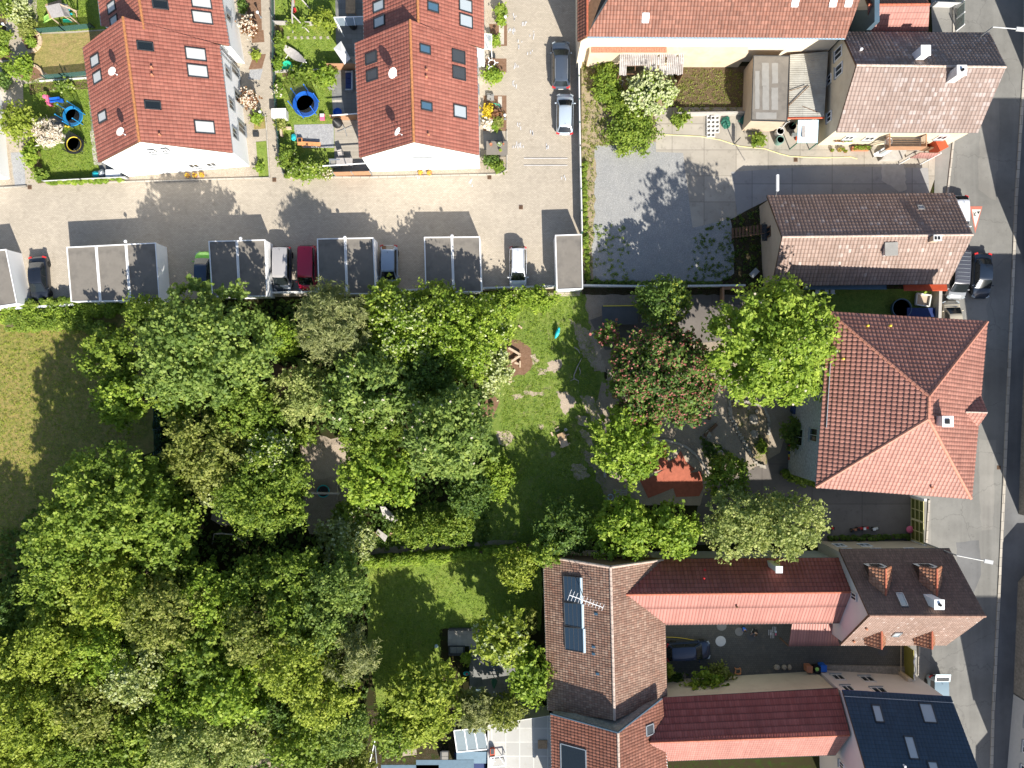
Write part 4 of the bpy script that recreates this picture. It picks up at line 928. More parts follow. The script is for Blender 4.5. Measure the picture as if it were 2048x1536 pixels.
mb = MB(); [mb.bar(p, V((p.x, p.y, 0)), .1) for p in q[:2]]; mb.build('post', M['dark_wood'], G3b)
# G5 steep street house with dormers
G5 = gable('house', 'steep-roofed street house with four small tiled dormers and a white chimney', 'house',
           pts((1680.6, 1290, 5.4), (1893, 1289, 5.4), (1971, 1232, 11.2), (1738, 1231, 11.2), (1898.7, 1097.7, 5.6), (1678, 1099, 5.6)), None, ('tile_old', 'tile_dark'), 'beige_wall', tk=dict(tw=.22, th=.32, amp=.03, step=.035), ridge='ridge_brown', gut='dark_metal', eo=.3)
wp = G5['ca0'], G5['cb0']; MB().poly([V((wp[0].x - .02, wp[0].y, 0)), V((wp[0].x - .02, wp[0].y, G5['za'])), V((G5['r0'].x + .16, G5['r0'].y, 11.0)), V((wp[1].x - .02, wp[1].y, G5['zb'])), V((wp[1].x - .02, wp[1].y, 0))]).build('gable_render', M['pink_wall'], G5['root'])
q = wp[0].lerp(wp[1], .5); wall_window(G5['root'], (q.x, q.y + .8, 8.2), (-1, 0, 0), .6, 1.0, 'pink_wall', 'glass', False)
chimney(G5['root'], 1878, 1209, 11.5, .75, .75, 'white', True, 2.5); skylight(G5['root'], G5['fb'], 1803, 1201, .55, 1.3, 'metal', 'pane_light', .14); skylight(G5['root'], G5['fa'], 1793, 1266, .6, .9, 'metal', 'pane_light', .14)
n0_, n1_ = G5['cb0'], G5['cb1']
for (t, z, w, h) in ((.12, 2.3, 1.0, 1.2), (.37, 2.3, 1.0, 1.2), (.12, 4.4, .9, 1.0), (.40, 4.4, .9, 1.0), (.72, 4.4, .9, 1.0)):
    q = n0_.lerp(n1_, t); wall_window(G5['root'], (q.x, q.y, z), (0, 1), w, h, 'white', 'blue_glass', False)
for (x, y) in ((1730, 1256), (1705, 1281)): vent(G5['root'], G5['fa'], x, y, 'terracotta')
def dormer(H, side, rx, ry_front, ztop, zlow, w, front_sign, label_mat='tile_dormer'):
    """gabled dormer; ridge runs front to back"""
    fr = H['f' + side]; o, u, v, n = fr
    xf = rx; yf = ry_front; rf = V((xf, yf, ztop)); el = V((xf - w / 2, yf, zlow)); er = V((xf + w / 2, yf, zlow))
    def yon(x, z): return o.y - ((x - o.x) * n.x + (z - o.z) * n.z) / n.y
    rb = V((xf, yon(xf, ztop), ztop)); lb = V((el.x, yon(el.x, zlow), zlow)); rb2 = V((er.x, yon(er.x, zlow), zlow))
    do = roof(H['root'], [[el, rf, rb, lb], [er, rf, rb, rb2]], label_mat, 'dormer_roof', tw=.3, th=.3, amp=.04, step=.05)
    caps(do, [(rf, rb)], 'ridge_red', .1)
    yw = yf - front_sign * .15; zb_ = o.z - ((xf - o.x) * n.x + (yw - o.y) * n.y) / n.z
    MB().poly([V((el.x + .12, yw, zb_)), V((er.x - .12, yw, zb_)), V((er.x - .12, yw, zlow - .05)), V((xf, yw, ztop - .15)), V((el.x + .12, yw, zlow - .05))]).build('dormer_front', M['off_white'], do)
    for s in (el, er):
        x = s.x + (.12 if s is el else -.12); MB().poly([V((x, yw, zb_)), V((x, yw, zlow - .05)), V((x, yon(x, zlow), zlow - .05))]).build('dormer_cheek', M['tile_dark'], do)
    MB().box((xf, yw + front_sign * .03, (zb_ + zlow) / 2 + .1), (w * .5, .03, abs(zlow - zb_) * .6)).build('dormer_pane', M['glass'], do)
for px in (1769, 1871):
    rt_ = P(px, 1150, 9.4); dormer(G5, 'b', rt_.x, P(0, 1136, 9.4).y, 9.6, 8.5, 1.9, 1)
for px in (1772, 1874):
    rt_ = P(px, 1262, 9.2); dormer(G5, 'a', rt_.x, P(0, 1296, 8.0).y, 8.3, 7.0, 1.8, -1)
# G4 red wing south of the court
n0, n1 = P(1325.5, 1396.5, 5.4), P(1675, 1377, 5.4); r0, r1 = P(1299.5, 1485, 8.0), P(1699, 1470, 8.0); s0_, s1_ = P(1337, 1521, 5.4), P(1671, 1509, 5.4)
c = (n0 + n1 + s0_ + s1_) / 4; G4 = root('wing', 'side wing with dark red ridged tiles and smooth salmon slope below the court', 'building', (c.x, c.y, 0))
roof(G4, [[n0, n1, r1, r0]], 'tile_fresh', tw=.24, th=.62, amp=.03, step=.11); roof(G4, [[s0_, s1_, r1, r0]], 'tile_salmon', tw=.22, th=.4, amp=.02, step=.02)
caps(G4, [(r0, r1)], 'ridge_red', .1); gutter(G4, n0, n1, 'dark_metal'); gutter(G4, s0_, s1_, 'dark_metal')
MB().prism([(n0.x + .2, n0.y - .3), (n1.x, n1.y - .3), (s1_.x, s1_.y + .3), (s0_.x + .2, s0_.y + .3)], 0, 5.2).build('wall', M['sand_wall'], G4)
# G6 house with blue-black roof
ea, eb = P(1684.6, 1381, 6.4), P(1901.5, 1394, 6.4); ra, rb = P(1737, 1560, 11.6), P(1969, 1572, 11.6); ba, bb = V((ea.x + .3, ra.y * 2 - ea.y, 6.4)), V((eb.x + .3, rb.y * 2 - eb.y, 6.4))
G6 = gable('house', 'white house with a blue-black tiled roof and four skylights at the bottom right', 'house', [ba, bb, rb, ra, eb, ea], None, 'tile_blue', 'pink_wall', tk=dict(tw=.32, th=.36, amp=.035, step=.04), ridge='ridge_brown', gut='navy', eo=.3, go=.12)
for (x, y, w, h) in ((1755, 1428, .75, 1.5), (1855, 1427, 1.15, 1.7), (1822, 1496, .8, 1.9), (1866, 1535, .8, .9)): skylight(G6['root'], G6['fb'], x, y, w, h, 'dark_metal', 'pane_light')
MB().bar(ea + V((0, -.35, .45)), eb + V((0, -.35, .45)), .04).build('snow_guard', M['metal'], G6['root']); vent(G6['root'], G6['fb'], 1806, 1529, 'white')
n0_, n1_ = G6['cb0'], G6['cb1']
for (t, z, w, h) in ((.13, 2.1, 1.0, 1.3), (.42, 2.1, 1.1, 1.3), (.10, 5.0, .9, 1.2), (.40, 5.0, 1.2, 1.2)):
    q = n0_.lerp(n1_, t); wall_window(G6['root'], (q.x, q.y, z), (0, 1), w, h, 'off_white', 'glass')
q = G6['ca0'].lerp(G6['cb0'], .35); wall_window(G6['root'], (q.x, q.y, 5.6), (-1, 0), .6, 1.0)
MB().prism([tuple(P(x, y))[:2] for x, y in ((1628, 1328), (1808, 1332), (1830, 1350), (1640, 1345))], 0, .25).build('base_course', M['old_wall'], G6['root'])

# ---- houses across the street (their fronts just enter the frame) ----------
def street_house(name, label, y0, yr, y1, ze0, zr, ze1, xb0, xb1, wallm, roofm, wins=(), depth=10):
    """facade base runs from (xb0,y0) to (xb1,y1) in survey pixels, ridge runs east"""
    p0 = P(xb0, y0); p1 = P(xb1, y1); pm = p0.lerp(p1, (y0 - yr) / (y0 - y1)); E = V((depth, 0, 0))
    c = (p0 + p1) / 2 + E * .5; r = root(name, label, 'house', (c.x, c.y, 0), None)
    Z = lambda p, z: V((p.x, p.y, z)); mb = MB()
    fr = [Z(p0, 0), Z(p0, ze0), Z(pm, zr), Z(p1, ze1), Z(p1, 0)]; bk = [q + E for q in fr]
    mb.poly(fr); mb.poly(bk); mb.poly([fr[0], fr[1], bk[1], bk[0]]); mb.poly([fr[3], fr[4], bk[4], bk[3]]); mb.build('wall', M[wallm], r)
    W = V((-.12, 0, .14)); roof(r, [[fr[1] + W, fr[2] + W, bk[2] + V((0, 0, .14)), bk[1] + V((0, 0, .14))], [fr[3] + W, fr[2] + W, bk[2] + V((0, 0, .14)), bk[3] + V((0, 0, .14))]], roofm, tw=.34, th=.4)
    d = V((-(p1 - p0).y, (p1 - p0).x, 0)).normalized(); d = d if d.x < 0 else -d
    for (t, z, w, h) in wins:
        q = p0.lerp(p1, t); wall_window(r, (q.x, q.y, z), d, w, h, 'white')
    return r
street_house('street_house', 'house front across the street at the top right corner', -220, -30, 165, 7, 10, 7.0, 2062, 2056, 'old_wall', 'tile_old')
street_house('street_house', 'gabled house front across the street beside the parked cars', 350, 440, 530, 5.6, 10, 5.6, 2054, 2050, 'old_wall', 'tile_old', ((.3, 2.5, 1, 1.3), (.7, 2.5, 1, 1.3)))
street_house('street_house', 'tall stone house front with small windows across from the hipped roof', 694, 861, 1028, 7.6, 11.4, 7.6, 2048, 2036, 'old_wall', 'tile_old', ((.60, 2.6, 1, 1.3), (.78, 2.6, 1, 1.3), (.93, 2.2, 1, 1.6)))
q = [P(2035, 1164), P(2066, 1128), P(2300, 1128), P(2300, 1385), P(2026, 1385)]; c = q[0]; r = root('annexe', 'low grey rendered annexe with a mossy front across the street', 'building', (c.x + 4, c.y - 3, 0))
MB().prism([(p.x, p.y) for p in q], 0, 3.4).build('wall', M['old_wall'], r); MB().prism([(p.x + .05, p.y) for p in q], 3.401, 3.5).build('roof', M['felt'], r)
street_house('street_house', 'white rendered house front with three windows at the bottom right corner', 1388, 1470, 1556, 8.0, 11.4, 6.4, 2026, 2012, 'grey_wall', 'tile_old', ((.22, 2.8, 1.1, 1.2), (.5, 2.8, 1.1, 1.2), (.78, 2.8, 1.1, 1.2)))
q = [P(2009, 1634), P(2045, 1592), P(2300, 1592), P(2300, 1800), P(2005, 1800)]; r = root('annexe', 'flat-roofed annexe across the street below the bottom right corner', 'building', (q[0].x + 4, q[0].y - 3, 0))
MB().prism([(p.x, p.y) for p in q], 0, 6.0).build('wall', M['grey_wall'], r)
# a white gable just entering the left edge
r = root('house', 'white house corner cut by the left edge beside the pale gravel bed', 'house', (P(-40, 300).x, P(0, 300).y, 0)); MB().prism([tuple(P(x, y))[:2] for x, y in ((-160, 180), (2, 180), (20, 358), (-160, 366))], 0, 4.8).build('wall', M['white_wall'], r)
MB().prism([tuple(P(x, y))[:2] for x, y in ((-165, 175), (6, 175), (22, 355), (-165, 362))], 4.82, 5.0).build('roof', M['tile_red'], r)

# ---- rows of flat-roofed garages -------------------------------------------
def garage_row(label, xs, ytop, ybot, n, h=2.45, lean=0):
    """n garages side by side; xs = survey x of the roof's left and right edge at the top and at the bottom"""
    (tl, tr), (bl, br) = xs; out = []
    for i in range(n):
        a = P(tl + (tr - tl) * i / n, ytop[0] + (ytop[1] - ytop[0]) * i / n, h); b = P(tl + (tr - tl) * (i + 1) / n, ytop[0] + (ytop[1] - ytop[0]) * (i + 1) / n, h)
        d = P(bl + (br - bl) * i / n, ybot[0] + (ybot[1] - ybot[0]) * i / n, h); c = P(bl + (br - bl) * (i + 1) / n, ybot[0] + (ybot[1] - ybot[0]) * (i + 1) / n, h)
        ctr = (a + b + c + d) / 4; r = root('garage', label[i], 'garage', (ctr.x, ctr.y, 0), 'flat-roofed garages beside the car park')
        e = V((.03, 0, 0)) if i < n - 1 else V((0, 0, 0))
        MB().prism([(a.x, a.y), (b.x - e.x, b.y), (c.x - e.x, c.y), (d.x, d.y)], 0, h - .1).build('wall', M['white_wall'], r)
        MB().prism([(a.x + .06, a.y - .06), (b.x - .06 - e.x, b.y - .06), (c.x - .06 - e.x, c.y + .06), (d.x + .06, d.y + .06)], h - .099, h - .04).build('roof', M['felt'], r)
        mb = MB(); w = .1; up = V((0, 0, -.03))
        mb.bar(a + up, b + up - e, w, .13).bar(d + up, c + up - e, .08, .10).bar(a + up + V((w / 2, 0, 0)), d + up + V((w / 2, 0, 0)), w, .16).bar(b + up - e - V((w / 2, 0, 0)), c + up - e - V((w / 2, 0, 0)), w, .16)
        mb.build('roof_edge', M['white'], r)
        dw = (b - a).length; dm = MB(); mid = (a + b) / 2
        dm.obox((mid.x, mid.y + .03, 1.1), (1, 0, 0), (0, 1, 0), (0, 0, 1), dw - .5, .06, 2.1)
        do = dm.build('door', M['off_white'], r); MB().box((mid.x, mid.y + .08, 1.0), (.15, .05, .04)).build('handle', M['dark_metal'], do)
        out.append(r)
    return out
garage_row(['garage at the left edge beside the black parked car'], ((-45, 13), (-40, 35)), (505, 499), (618, 607), 1)
garage_row(['leftmost garage of the row of three with a white end wall', 'middle garage of the row of three', 'right garage of the row of three, its white side wall half in sun'], ((133, 312), (142, 320)), (495, 486), (603, 600), 3)
garage_row(['garage right beside the green car', 'garage beside the grey van, left of it'], ((417, 531), (424, 535)), (483, 480), (593, 592), 2)
garage_row(['garage right beside the red van', 'garage beside the silver-blue car'], ((634, 747), (637, 752)), (478, 476), (588, 587), 2)
garage_row(['left one of the two garages between the silver-blue and white cars', 'right one of the two garages between the silver-blue and white cars'], ((848, 960), (851, 964)), (475, 474), (585, 583), 2)
garage_row(['single garage with rusty roof edge beside the fence'], ((1110, 1164), (1113, 1166)), (471, 469), (579, 577), 1)
for (x, y) in ((252, 483), (974 - 0, -999), (690, 475), (904, 472), (482, 477)):
    if y < 0: continue
    p = P(x, y, 2.5); r = root('lamp', {252: 'small round white lamp on the row of three garages', 690: 'small round white lamp on the garages beside the red van', 904: 'small round white lamp on the garages beside the silver-blue car', 482: 'small round white lamp on the garages right of the green car'}[x], 'lamp', (p.x, p.y, 2.3), 'round lamps on the garages')
    MB().bar((p.x, p.y - .2, 2.4), (p.x, p.y, 2.4), .05).build('bracket', M['metal'], r); MB().ball((p.x, p.y, 2.62), .16, n=14, m=9).build('globe', M['white'], r, True)
# ---- boundary walls and fences ---------------------------------------------
def wallrun(name, label, cat, path, h, w, m, posts=None, pm='dark_green', z0=0, cap=None):
    q = [P(x, y) for x, y in path]; c = sum(q, V((0, 0, 0))) / len(q); r = root(name, label, cat, (c.x, c.y, 0)); mb = MB()
    for a, b in zip(q, q[1:]): mb.bar(a + V((0, 0, h / 2 + z0 / 2)), b + V((0, 0, h / 2 + z0 / 2)), w, h - z0)
    mb.build('panel' if posts else 'wall', M[m], r)
    if cap:
        cm = MB(); [cm.bar(a + V((0, 0, h + .03)), b + V((0, 0, h + .03)), w + .05, .06) for a, b in zip(q, q[1:])]; cm.build('coping', M[cap], r)
    if posts:
        for a, b in zip(q, q[1:]):
            n = max(1, round((b - a).length / posts))
            for i in range(n + 1):
                p = a.lerp(b, i / n); MB().bar((p.x, p.y, 0), (p.x, p.y, h + .12), .09).build('post', M[pm], r)
    return r
wallrun('fence', 'pale grey panel fence between the car park and the yard', 'fence', [(1155, 118), (1158, 300), (1162, 470)], 1.45, .06, 'grey_wall', 2.4, cap='off_white')
wallrun('boundary_wall', 'white-topped retaining wall behind the garages on the left', 'wall', [(-60, 625), (140, 612), (275, 604)], .9, .16, 'grey_wall', cap='white')
wallrun('boundary_wall', 'long thin wall behind the garages from the grey van to the big trees', 'wall', [(520, 588), (800, 583), (1165, 573), (1300, 575), (1485, 573)], 1.0, .14, 'grey_wall', cap='off_white')
wallrun('metal_fence', 'bluish metal fence half hidden between the trees on the left', 'fence', [(321, 715), (324, 905)], 1.8, .05, 'green_net', 2.5, 'blue_metal')
wallrun('yard_wall', 'low concrete wall around the brown soil plot in the yard', 'wall', [(1350, 232), (1490, 230)], .9, .15, 'plaster_concrete')
wallrun('garden_fence', 'green mesh fence between the two left lawns', 'fence', [(80, 66), (130, 62), (190, 56)], 1.0, .03, 'green_net', 2.4, 'dark_metal')
wallrun('garden_fence', 'bluish mesh fence below the dry lawn on the left', 'fence', [(93, 158), (130, 155), (182, 150)], 1.0, .03, 'green_net', 2.4, 'dark_metal')
wallrun('garden_edging', 'low white edging under the bluish mesh fence', 'edging', [(80, 163), (188, 156)], .15, .15, 'off_white')
wallrun('garden_fence', 'grey mesh fence and climber along the bottom of the left garden', 'fence', [(96, 366), (170, 362), (258, 358)], .9, .04, 'grey_wall', 3, 'metal')
wallrun('garden_fence', 'grey mesh fence along the footpath between the terraces', 'fence', [(547, -60), (550, 140), (556, 240), (563, 320), (570, 350)], .9, .03, 'green_net', 2.5, 'metal')
wallrun('garden_fence', 'slatted grey fence across the garden below the swing', 'fence', [(552, 50), (640, 52)], .9, .05, 'grey_wood', 2.0, 'metal')
wallrun('garden_fence', 'narrow board across the garden beside the green tub', 'fence', [(552, 145), (655, 142)], .5, .12, 'grey_wood')
wallrun('terrace_screen', 'brown panel screen between two patios, above the parasol', 'screen', [(660, 140), (716, 140)], 1.6, .05, 'brown_board')
wallrun('terrace_screen', 'brown board screen between two patios beside the black parasol', 'screen', [(665, 240), (722, 240)], 1.5, .05, 'brown_board')
wallrun('terrace_screen', 'long brown board screen at the bottom of the right terrace garden', 'screen', [(672, 352), (744, 350)], 1.4, .06, 'brown_board', 1.6, 'metal')
wallrun('court_fence', 'white lattice fence beside the street at the top right', 'fence', [(1915, -60), (1912, 62)], 1.4, .05, 'green_net', 1.2, 'white')
wallrun('court_fence', 'pale railing across the small court at the top right', 'fence', [(1858, 14), (1914, 16)], 1.1, .05, 'grey_wall', 2, 'off_white')
wallrun('garden_wall', 'narrow wall between the back garden and the parked cars', 'wall', [(1868, 572), (1866, 640)], 1.3, .3, 'plaster_concrete')
wallrun('garden_wall', 'pale pier and wall at the top left corner of the yard below the barn', 'wall', [(1166, 118), (1182, 128), (1184, 90)], 1.8, .2, 'bare_wall')
# gates
g_ = root('gate', 'olive green two-panel gate beside the hipped roof', 'gate', (P(1822, 1036).x, P(0, 1036).y, 0)); y0, y1 = P(0, 995).y, P(0, 1078).y; x = P(1822, 0).x
for (ya, yb_) in ((y0, (y0 + y1) / 2 + .02), ((y0 + y1) / 2 - .02, y1)):
    lf = MB().box((x, (ya + yb_) / 2, 1.3), (.06, abs(ya - yb_), 2.4)).build('gate_leaf', M['gate_green'], g_); mb = MB()
    for t in (.02, .5, .98): mb.box((x - .04, ya + (yb_ - ya) * t, 1.3), (.05, .08, 2.4))
    for z in (.12, .9, 1.7, 2.5): mb.box((x - .04, (ya + yb_) / 2, z), (.048, abs(ya - yb_), .08))
    mb.build('frame', M['hose_yellow'], lf)
MB().box((x, y0 + .15, 1.4), (.25, .25, 2.8)).box((x, y1 - .15, 1.4), (.25, .25, 2.8)).build('gate_post', M['off_white'], g_)
g_ = root('gate', 'yellow-brown gate with a wavy white top rail at the cobbled court', 'gate', (P(1812, 1320).x, P(0, 1320).y, 0)); y0, y1 = P(0, 1288).y, P(0, 1345).y; x = P(1808, 0).x
MB().box((x, (y0 + y1) / 2, 1.0), (.06, abs(y0 - y1), 1.9)).build('gate_leaf', M['gate_yellow'], g_); MB().tube([V((x, y0 + (y1 - y0) * t / 14, 2.15 + .18 * math.sin(t * .9))) for t in range(15)], .06, 6).build('top_rail', M['white'], g_)
MB().box((x - .5, y1, 1.1), (.4, .4, 2.2)).box((x - .6, (y0 + y1) / 2, .6), (.06, abs(y0 - y1), .1)).build('gate_post', M['bare_wall'], g_)
# ------------------------------------------------------------------ vehicles (built nose towards +Y, then turned)
def car(label, cat, px, py, heading, c, L=4.3, W=1.78, H=1.48, kind='hatch', roofc=None, metal=.5, group='cars parked in the survey area', cx=0.9, rails=False, paintkey=None, ribs=False, tailgate=False):
    key = 'paint_%02x%02x%02x' % tuple(int(x * 255) for x in c)
    if key not in M: paint(key, c, metal)
    r = root('car' if cat != 'van' else 'van', label, cat, (0, 0, 0), group); body = M[key]
    hw = W / 2; F = L / 2
    # (y, half width, low z, belt z, crown rise)
    prof = {'hatch': (.30, .12, -.36, -.47), 'estate': (.30, .12, -.42, -.48), 'suv': (.28, .11, -.40, -.48), 'sedan': (.28, .10, -.22, -.36), 'van': (.36, .20, -.45, -.49)}[kind]
    wb, wf, rf, rb = [p * L for p in prof]       # windscreen base, roof front, roof rear, rear window base
    belt = H * (.60 if kind != 'suv' else .62); hood = belt - .03
    st = [(-F, .72, .38, .50 * belt + .22), (-F + .06, .86, .28, belt - .16), (-F + .22, .95, .2, belt - .03), (-F + .6, .99, .18, belt), (-L * .2, 1.0, .18, belt + .01), (0, 1.0, .18, belt), (L * .18, 1.0, .18, belt - .02),
          (wb, .985, .18, belt - .03), (wb + (F - wb) * .45, .965, .18, hood - .09), (F - .38, .92, .2, hood - .17), (F - .16, .84, .24, hood - .27), (F - .04, .70, .30, hood - .40), (F, .58, .36, hood - .52)]
    mb = MB(); n = 0
    for (y, k, z0, z1) in st:
        w = hw * k; zc = (z0 + z1) / 2
        sec = [(-w * .80, z0), (-w * .97, z0 + .10), (-w, zc), (-w * .985, z1 - .14), (-w * .93, z1 - .03), (-w * .80, z1 + .015), (-w * .4, z1 + .035), (0, z1 + .045), (w * .4, z1 + .035), (w * .80, z1 + .015), (w * .93, z1 - .03), (w * .985, z1 - .14), (w, zc), (w * .97, z0 + .10), (w * .80, z0)]
        mb.v += [(x, y, z) for x, z in sec]; n = len(sec)
    for i in range(len(st) - 1):
        for k in range(n):
            a = i * n + k; b = i * n + (k + 1) % n; mb.f.append((a, b, b + n, a + n))
    mb.f.append(tuple(range(n))); mb.f.append(tuple((len(st) - 1) * n + k for k in reversed(range(n))))
    mb.build('body', body, r, True)
    # cabin
    tb = hw * .86; tt = hw * (.70 if kind != 'van' else .80); zb = belt - .02; zt = H
    cab = MB(); ys_b = [wb, wf + .05, 0, rf, rb]; 
    ring = [(wb, tb, zb), (wf, tt, zt - .05), (wf - .25, tt, zt), ((wf + rf) / 2, tt * 1.01, zt + .015), (rf + .2, tt * .98, zt - .01), (rf, tt * .95, zt - .06), (rb, tb * .93, zb)]
    for (y, w, z) in ring:
        yb = y
        for s in (-1, -.5, 0, .5, 1): cab.v.append((w * s, y + (0 if abs(s) == 1 else (.05 if y > 0 else -.03)), z + (.045 * (1 - s * s) if z > zb + .1 else .0)))
    for i in range(len(ring) - 1):
        for k in range(4): a = i * 5 + k; cab.f.append((a, a + 1, a + 6, a + 5))
    # lower side skirts of the cabin
    base = len(cab.v)
    for (y, w, z) in ring:
        for s in (-1, 1): cab.v.append((hw * .885 * s if 0 < ring.index((y, w, z)) < 6 else w * s, y, zb - .02))
    for i in range(len(ring) - 1):
        a = i * 5; b = base + i * 2; cab.f.append((a, a + 5, b + 2, b)); cab.f.append((a + 4, b + 1, b + 3, a + 9))
    rc = body
    if roofc:
        k2 = 'paint_%02x%02x%02x' % tuple(int(x * 255) for x in roofc)
        if k2 not in M: paint(k2, roofc, .3, .3)
        rc = M[k2]
    ro = cab.build('roof', rc, r, True)
    def pane(name, q, off=.02):
        n_ = (V(q[1]) - V(q[0])).cross(V(q[3]) - V(q[0])).normalized()
        cc = sum((V(p) for p in q), V((0, 0, 0))) / 4
        if n_.dot(cc - V((0, cc.y * .3, belt * .6))) < 0: n_ = -n_
        qq = [V(p) + (V(p) - cc) * -.0 + n_ * off for p in q]; m = MB(); nn = 6
        for i in range(nn + 1):
            t = i / nn; bulge = .045 * 4 * t * (1 - t) if name != 'side_window' else 0
            m.v.append(tuple(qq[0].lerp(qq[1], t) + n_ * bulge)); m.v.append(tuple(qq[3].lerp(qq[2], t) + n_ * bulge))
        for i in range(nn): m.f.append((i * 2, i * 2 + 2, i * 2 + 3, i * 2 + 1))
        return m.build(name, M['glass'], r, True, fix=False)
    e = .94
    pane('windscreen', [(-tb * e, wb - .02, zb + .05), (tb * e, wb - .02, zb + .05), (tt * e, wf + .05, zt - .07), (-tt * e, wf + .05, zt - .07)], .05)
    if not tailgate: pane('rear_window', [(-tb * .86, rb + .02, zb + .10), (tb * .86, rb + .02, zb + .10), (tt * .86, rf - .0, zt - .10), (-tt * .86, rf - .0, zt - .10)], .035)
    for s in (-1, 1):
        xb = hw * .885; sw_ = MB()
        P0 = V((s * (xb + .0), wb - .22, zb + .05)); P1 = V((s * xb, rb + .32, zb + .05)); P2 = V((s * (tt + .01), rf + .08, zt - .10)); P3 = V((s * (tt + .01), wf - .04, zt - .10)); o_ = V((s * .022, 0, .012))
        sw_.poly([P0 + o_, P1 + o_, P2 + o_, P3 + o_]); so = sw_.build('side_window', M['glass'], r, fix=False)
        m2 = MB(); mid = P0.lerp(P1, .5) + o_ * 1.6; mt = P3.lerp(P2, .5) + o_ * 1.6; m2.bar(mid, mt, .07, .015); m2.build('pillar', M['black'], so)
        MB().ball((s * (hw + .09), wb - .28, belt + .02), .11, .08, .08, 10, 6).bar((s * hw * .9, wb - .26, belt), (s * (hw + .06), wb - .27, belt), .05).build('mirror', body, r, True)
        for nm, y, m_ in (('headlight', F - .20, 'pane_light'), ('taillight', -F + .10, 'red')):
            MB().obox((s * hw * .76, y, (hood - .33) if nm == 'headlight' else belt - .14), (1, -.45 * s if nm == 'headlight' else .35 * s, 0), (.45 * s if nm == 'headlight' else -.35 * s, 1, 0), (0, -.3 if nm == 'headlight' else 0, 1), .34, .18, .16).build(nm, M[m_], r)
        for y in (F - .82, -F + .78):
            wo_ = MB().lathe((s * (hw - .10), y, .32), [(.20, -.11), (.31, -.10), (.33, 0), (.31, .10), (.20, .115)], 20, (s, 0, 0)).build('wheel', M['rubber'], r, True)
            MB().lathe((s * (hw - .10), y, .32), [(.21, .10), (.19, .09), (.05, .10), (.01, .12)], 10, (s, 0, 0)).build('rim', M['metal'], wo_)
    MB().box((0, -F + .0, .55), (.5, .04, .12)).build('number_plate', M['off_white'], r)
    mb = MB().obox((0, F - .06, hood - .45), (1, 0, 0), (0, 1, 0), (0, 0, 1), W * .42, .1, .12); mb.build('grille', M['black'], r)
    MB().bar((0.0, rf + .3, zt), (0.0, rf + .2, zt + .13), .03).build('aerial', M['black'], r)
    if rails:
        for s in (-1, 1): MB().bar((s * tt * .93, wf - .3, zt + .05), (s * tt * .93, rf + .2, zt + .04), .045, .05).build('roof_rail', M['metal'], r)
    if ribs:
        for k in range(8): MB().box((0, wf - .3 - k * (wf - rf - .5) / 7, zt + .065), (tt * 1.7, .04, .03)).build('roof_rib', M['metal'], ro)
    if tailgate:
        MB().obox((0, rf - .35, zt + .12), (1, 0, 0), (0, 1, -.25), (0, .25, 1), tt * 2.1, .8, .10).build('tailgate', body, r); MB().obox((0, rf - .20, zt + .12), (1, 0, 0), (0, 1, -.25), (0, .25, 1), tt * 1.7, .35, .12).build('tailgate_window', M['glass'], r)
        MB().box((0, rb + .1, .7), (tt * 1.8, .3, .5)).build('boot_opening', M['black'], r)
    g_ = P(px, py, cx); place(r, (g_.x, g_.y, .04), R_(heading)); return r
# heading 0 = nose up in the photo
GP = 'cars in the bays between the garages'
car('black parked car leaning beside the leftmost garage', 'car', 76, 558, 184, (.010, .013, .020), 4.5, 1.8, 1.46, 'sedan', group=GP)
car('lime green car with a dark glass roof beside the garages', 'car', 405, 541, 0, (.22, .55, .06), 3.9, 1.7, 1.5, 'hatch', (.015, .03, .06), group=GP)
car('dark van with a light grey roof next to the red van', 'car', 564, 538, 180, (.035, .045, .06), 4.4, 1.8, 1.75, 'van', (.30, .29, .29), group=GP)
car('crimson red van beside the garages', 'car', 614, 537, 180, (.36, .006, .035), 4.5, 1.8, 1.75, 'van', group=GP, metal=.3)
car('silver-blue car parked beside a garage wall', 'car', 777, 533, 180, (.24, .30, .38), 4.3, 1.8, 1.5, 'hatch', group=GP)
car('white estate car with roof rails parked alone in its bay', 'car', 1036, 535, 180, (.56, .58, .62), 4.2, 1.75, 1.5, 'estate', rails=True, group=GP)
GL = 'cars parked along the fence'
car('dark grey estate with roof rails parked along the panel fence', 'car', 1122, 128, 0, (.055, .07, .095), 4.75, 1.85, 1.58, 'suv', rails=True, group=GL)
car('silver hatchback parked along the panel fence behind the dark estate', 'car', 1130, 226, -1, (.36, .42, .48), 4.15, 1.72, 1.45, 'hatch', group=GL)
GS = 'vehicles parked along the street'
car('white car half hidden under the two-tone roof by the painted road sign', 'car', 1921, 433, 180, (.60, .62, .66), 4.2, 1.75, 1.45, 'hatch', group=GS)
car('grey van with a ribbed dark roof parked beside the two-tone house', 'van', 1915, 549, 177, (.22, .23, .24), 4.9, 1.85, 1.85, 'van', (.06, .062, .075), group=GS, ribs=True)
car('black car parked in the street beside the ribbed grey van', 'car', 1966, 551, 178, (.012, .02, .035), 4.5, 1.82, 1.45, 'sedan', group=GS)
car('beige car tucked against the corner of the hipped roof', 'car', 1906, 640, 2, (.42, .37, .28), 4.0, 1.75, 1.48, 'hatch', group=GS)
car('black estate car in the cobbled court', 'car', 1378, 1303, -87, (.008, .018, .045), 4.4, 1.85, 1.6, 'suv', group=None)
car('grey-blue van with its boot door raised, beside the white house', 'van', 1875, 1396, 180, (.20, .27, .31), 4.4, 1.75, 1.7, 'van', group=GS, tailgate=True)
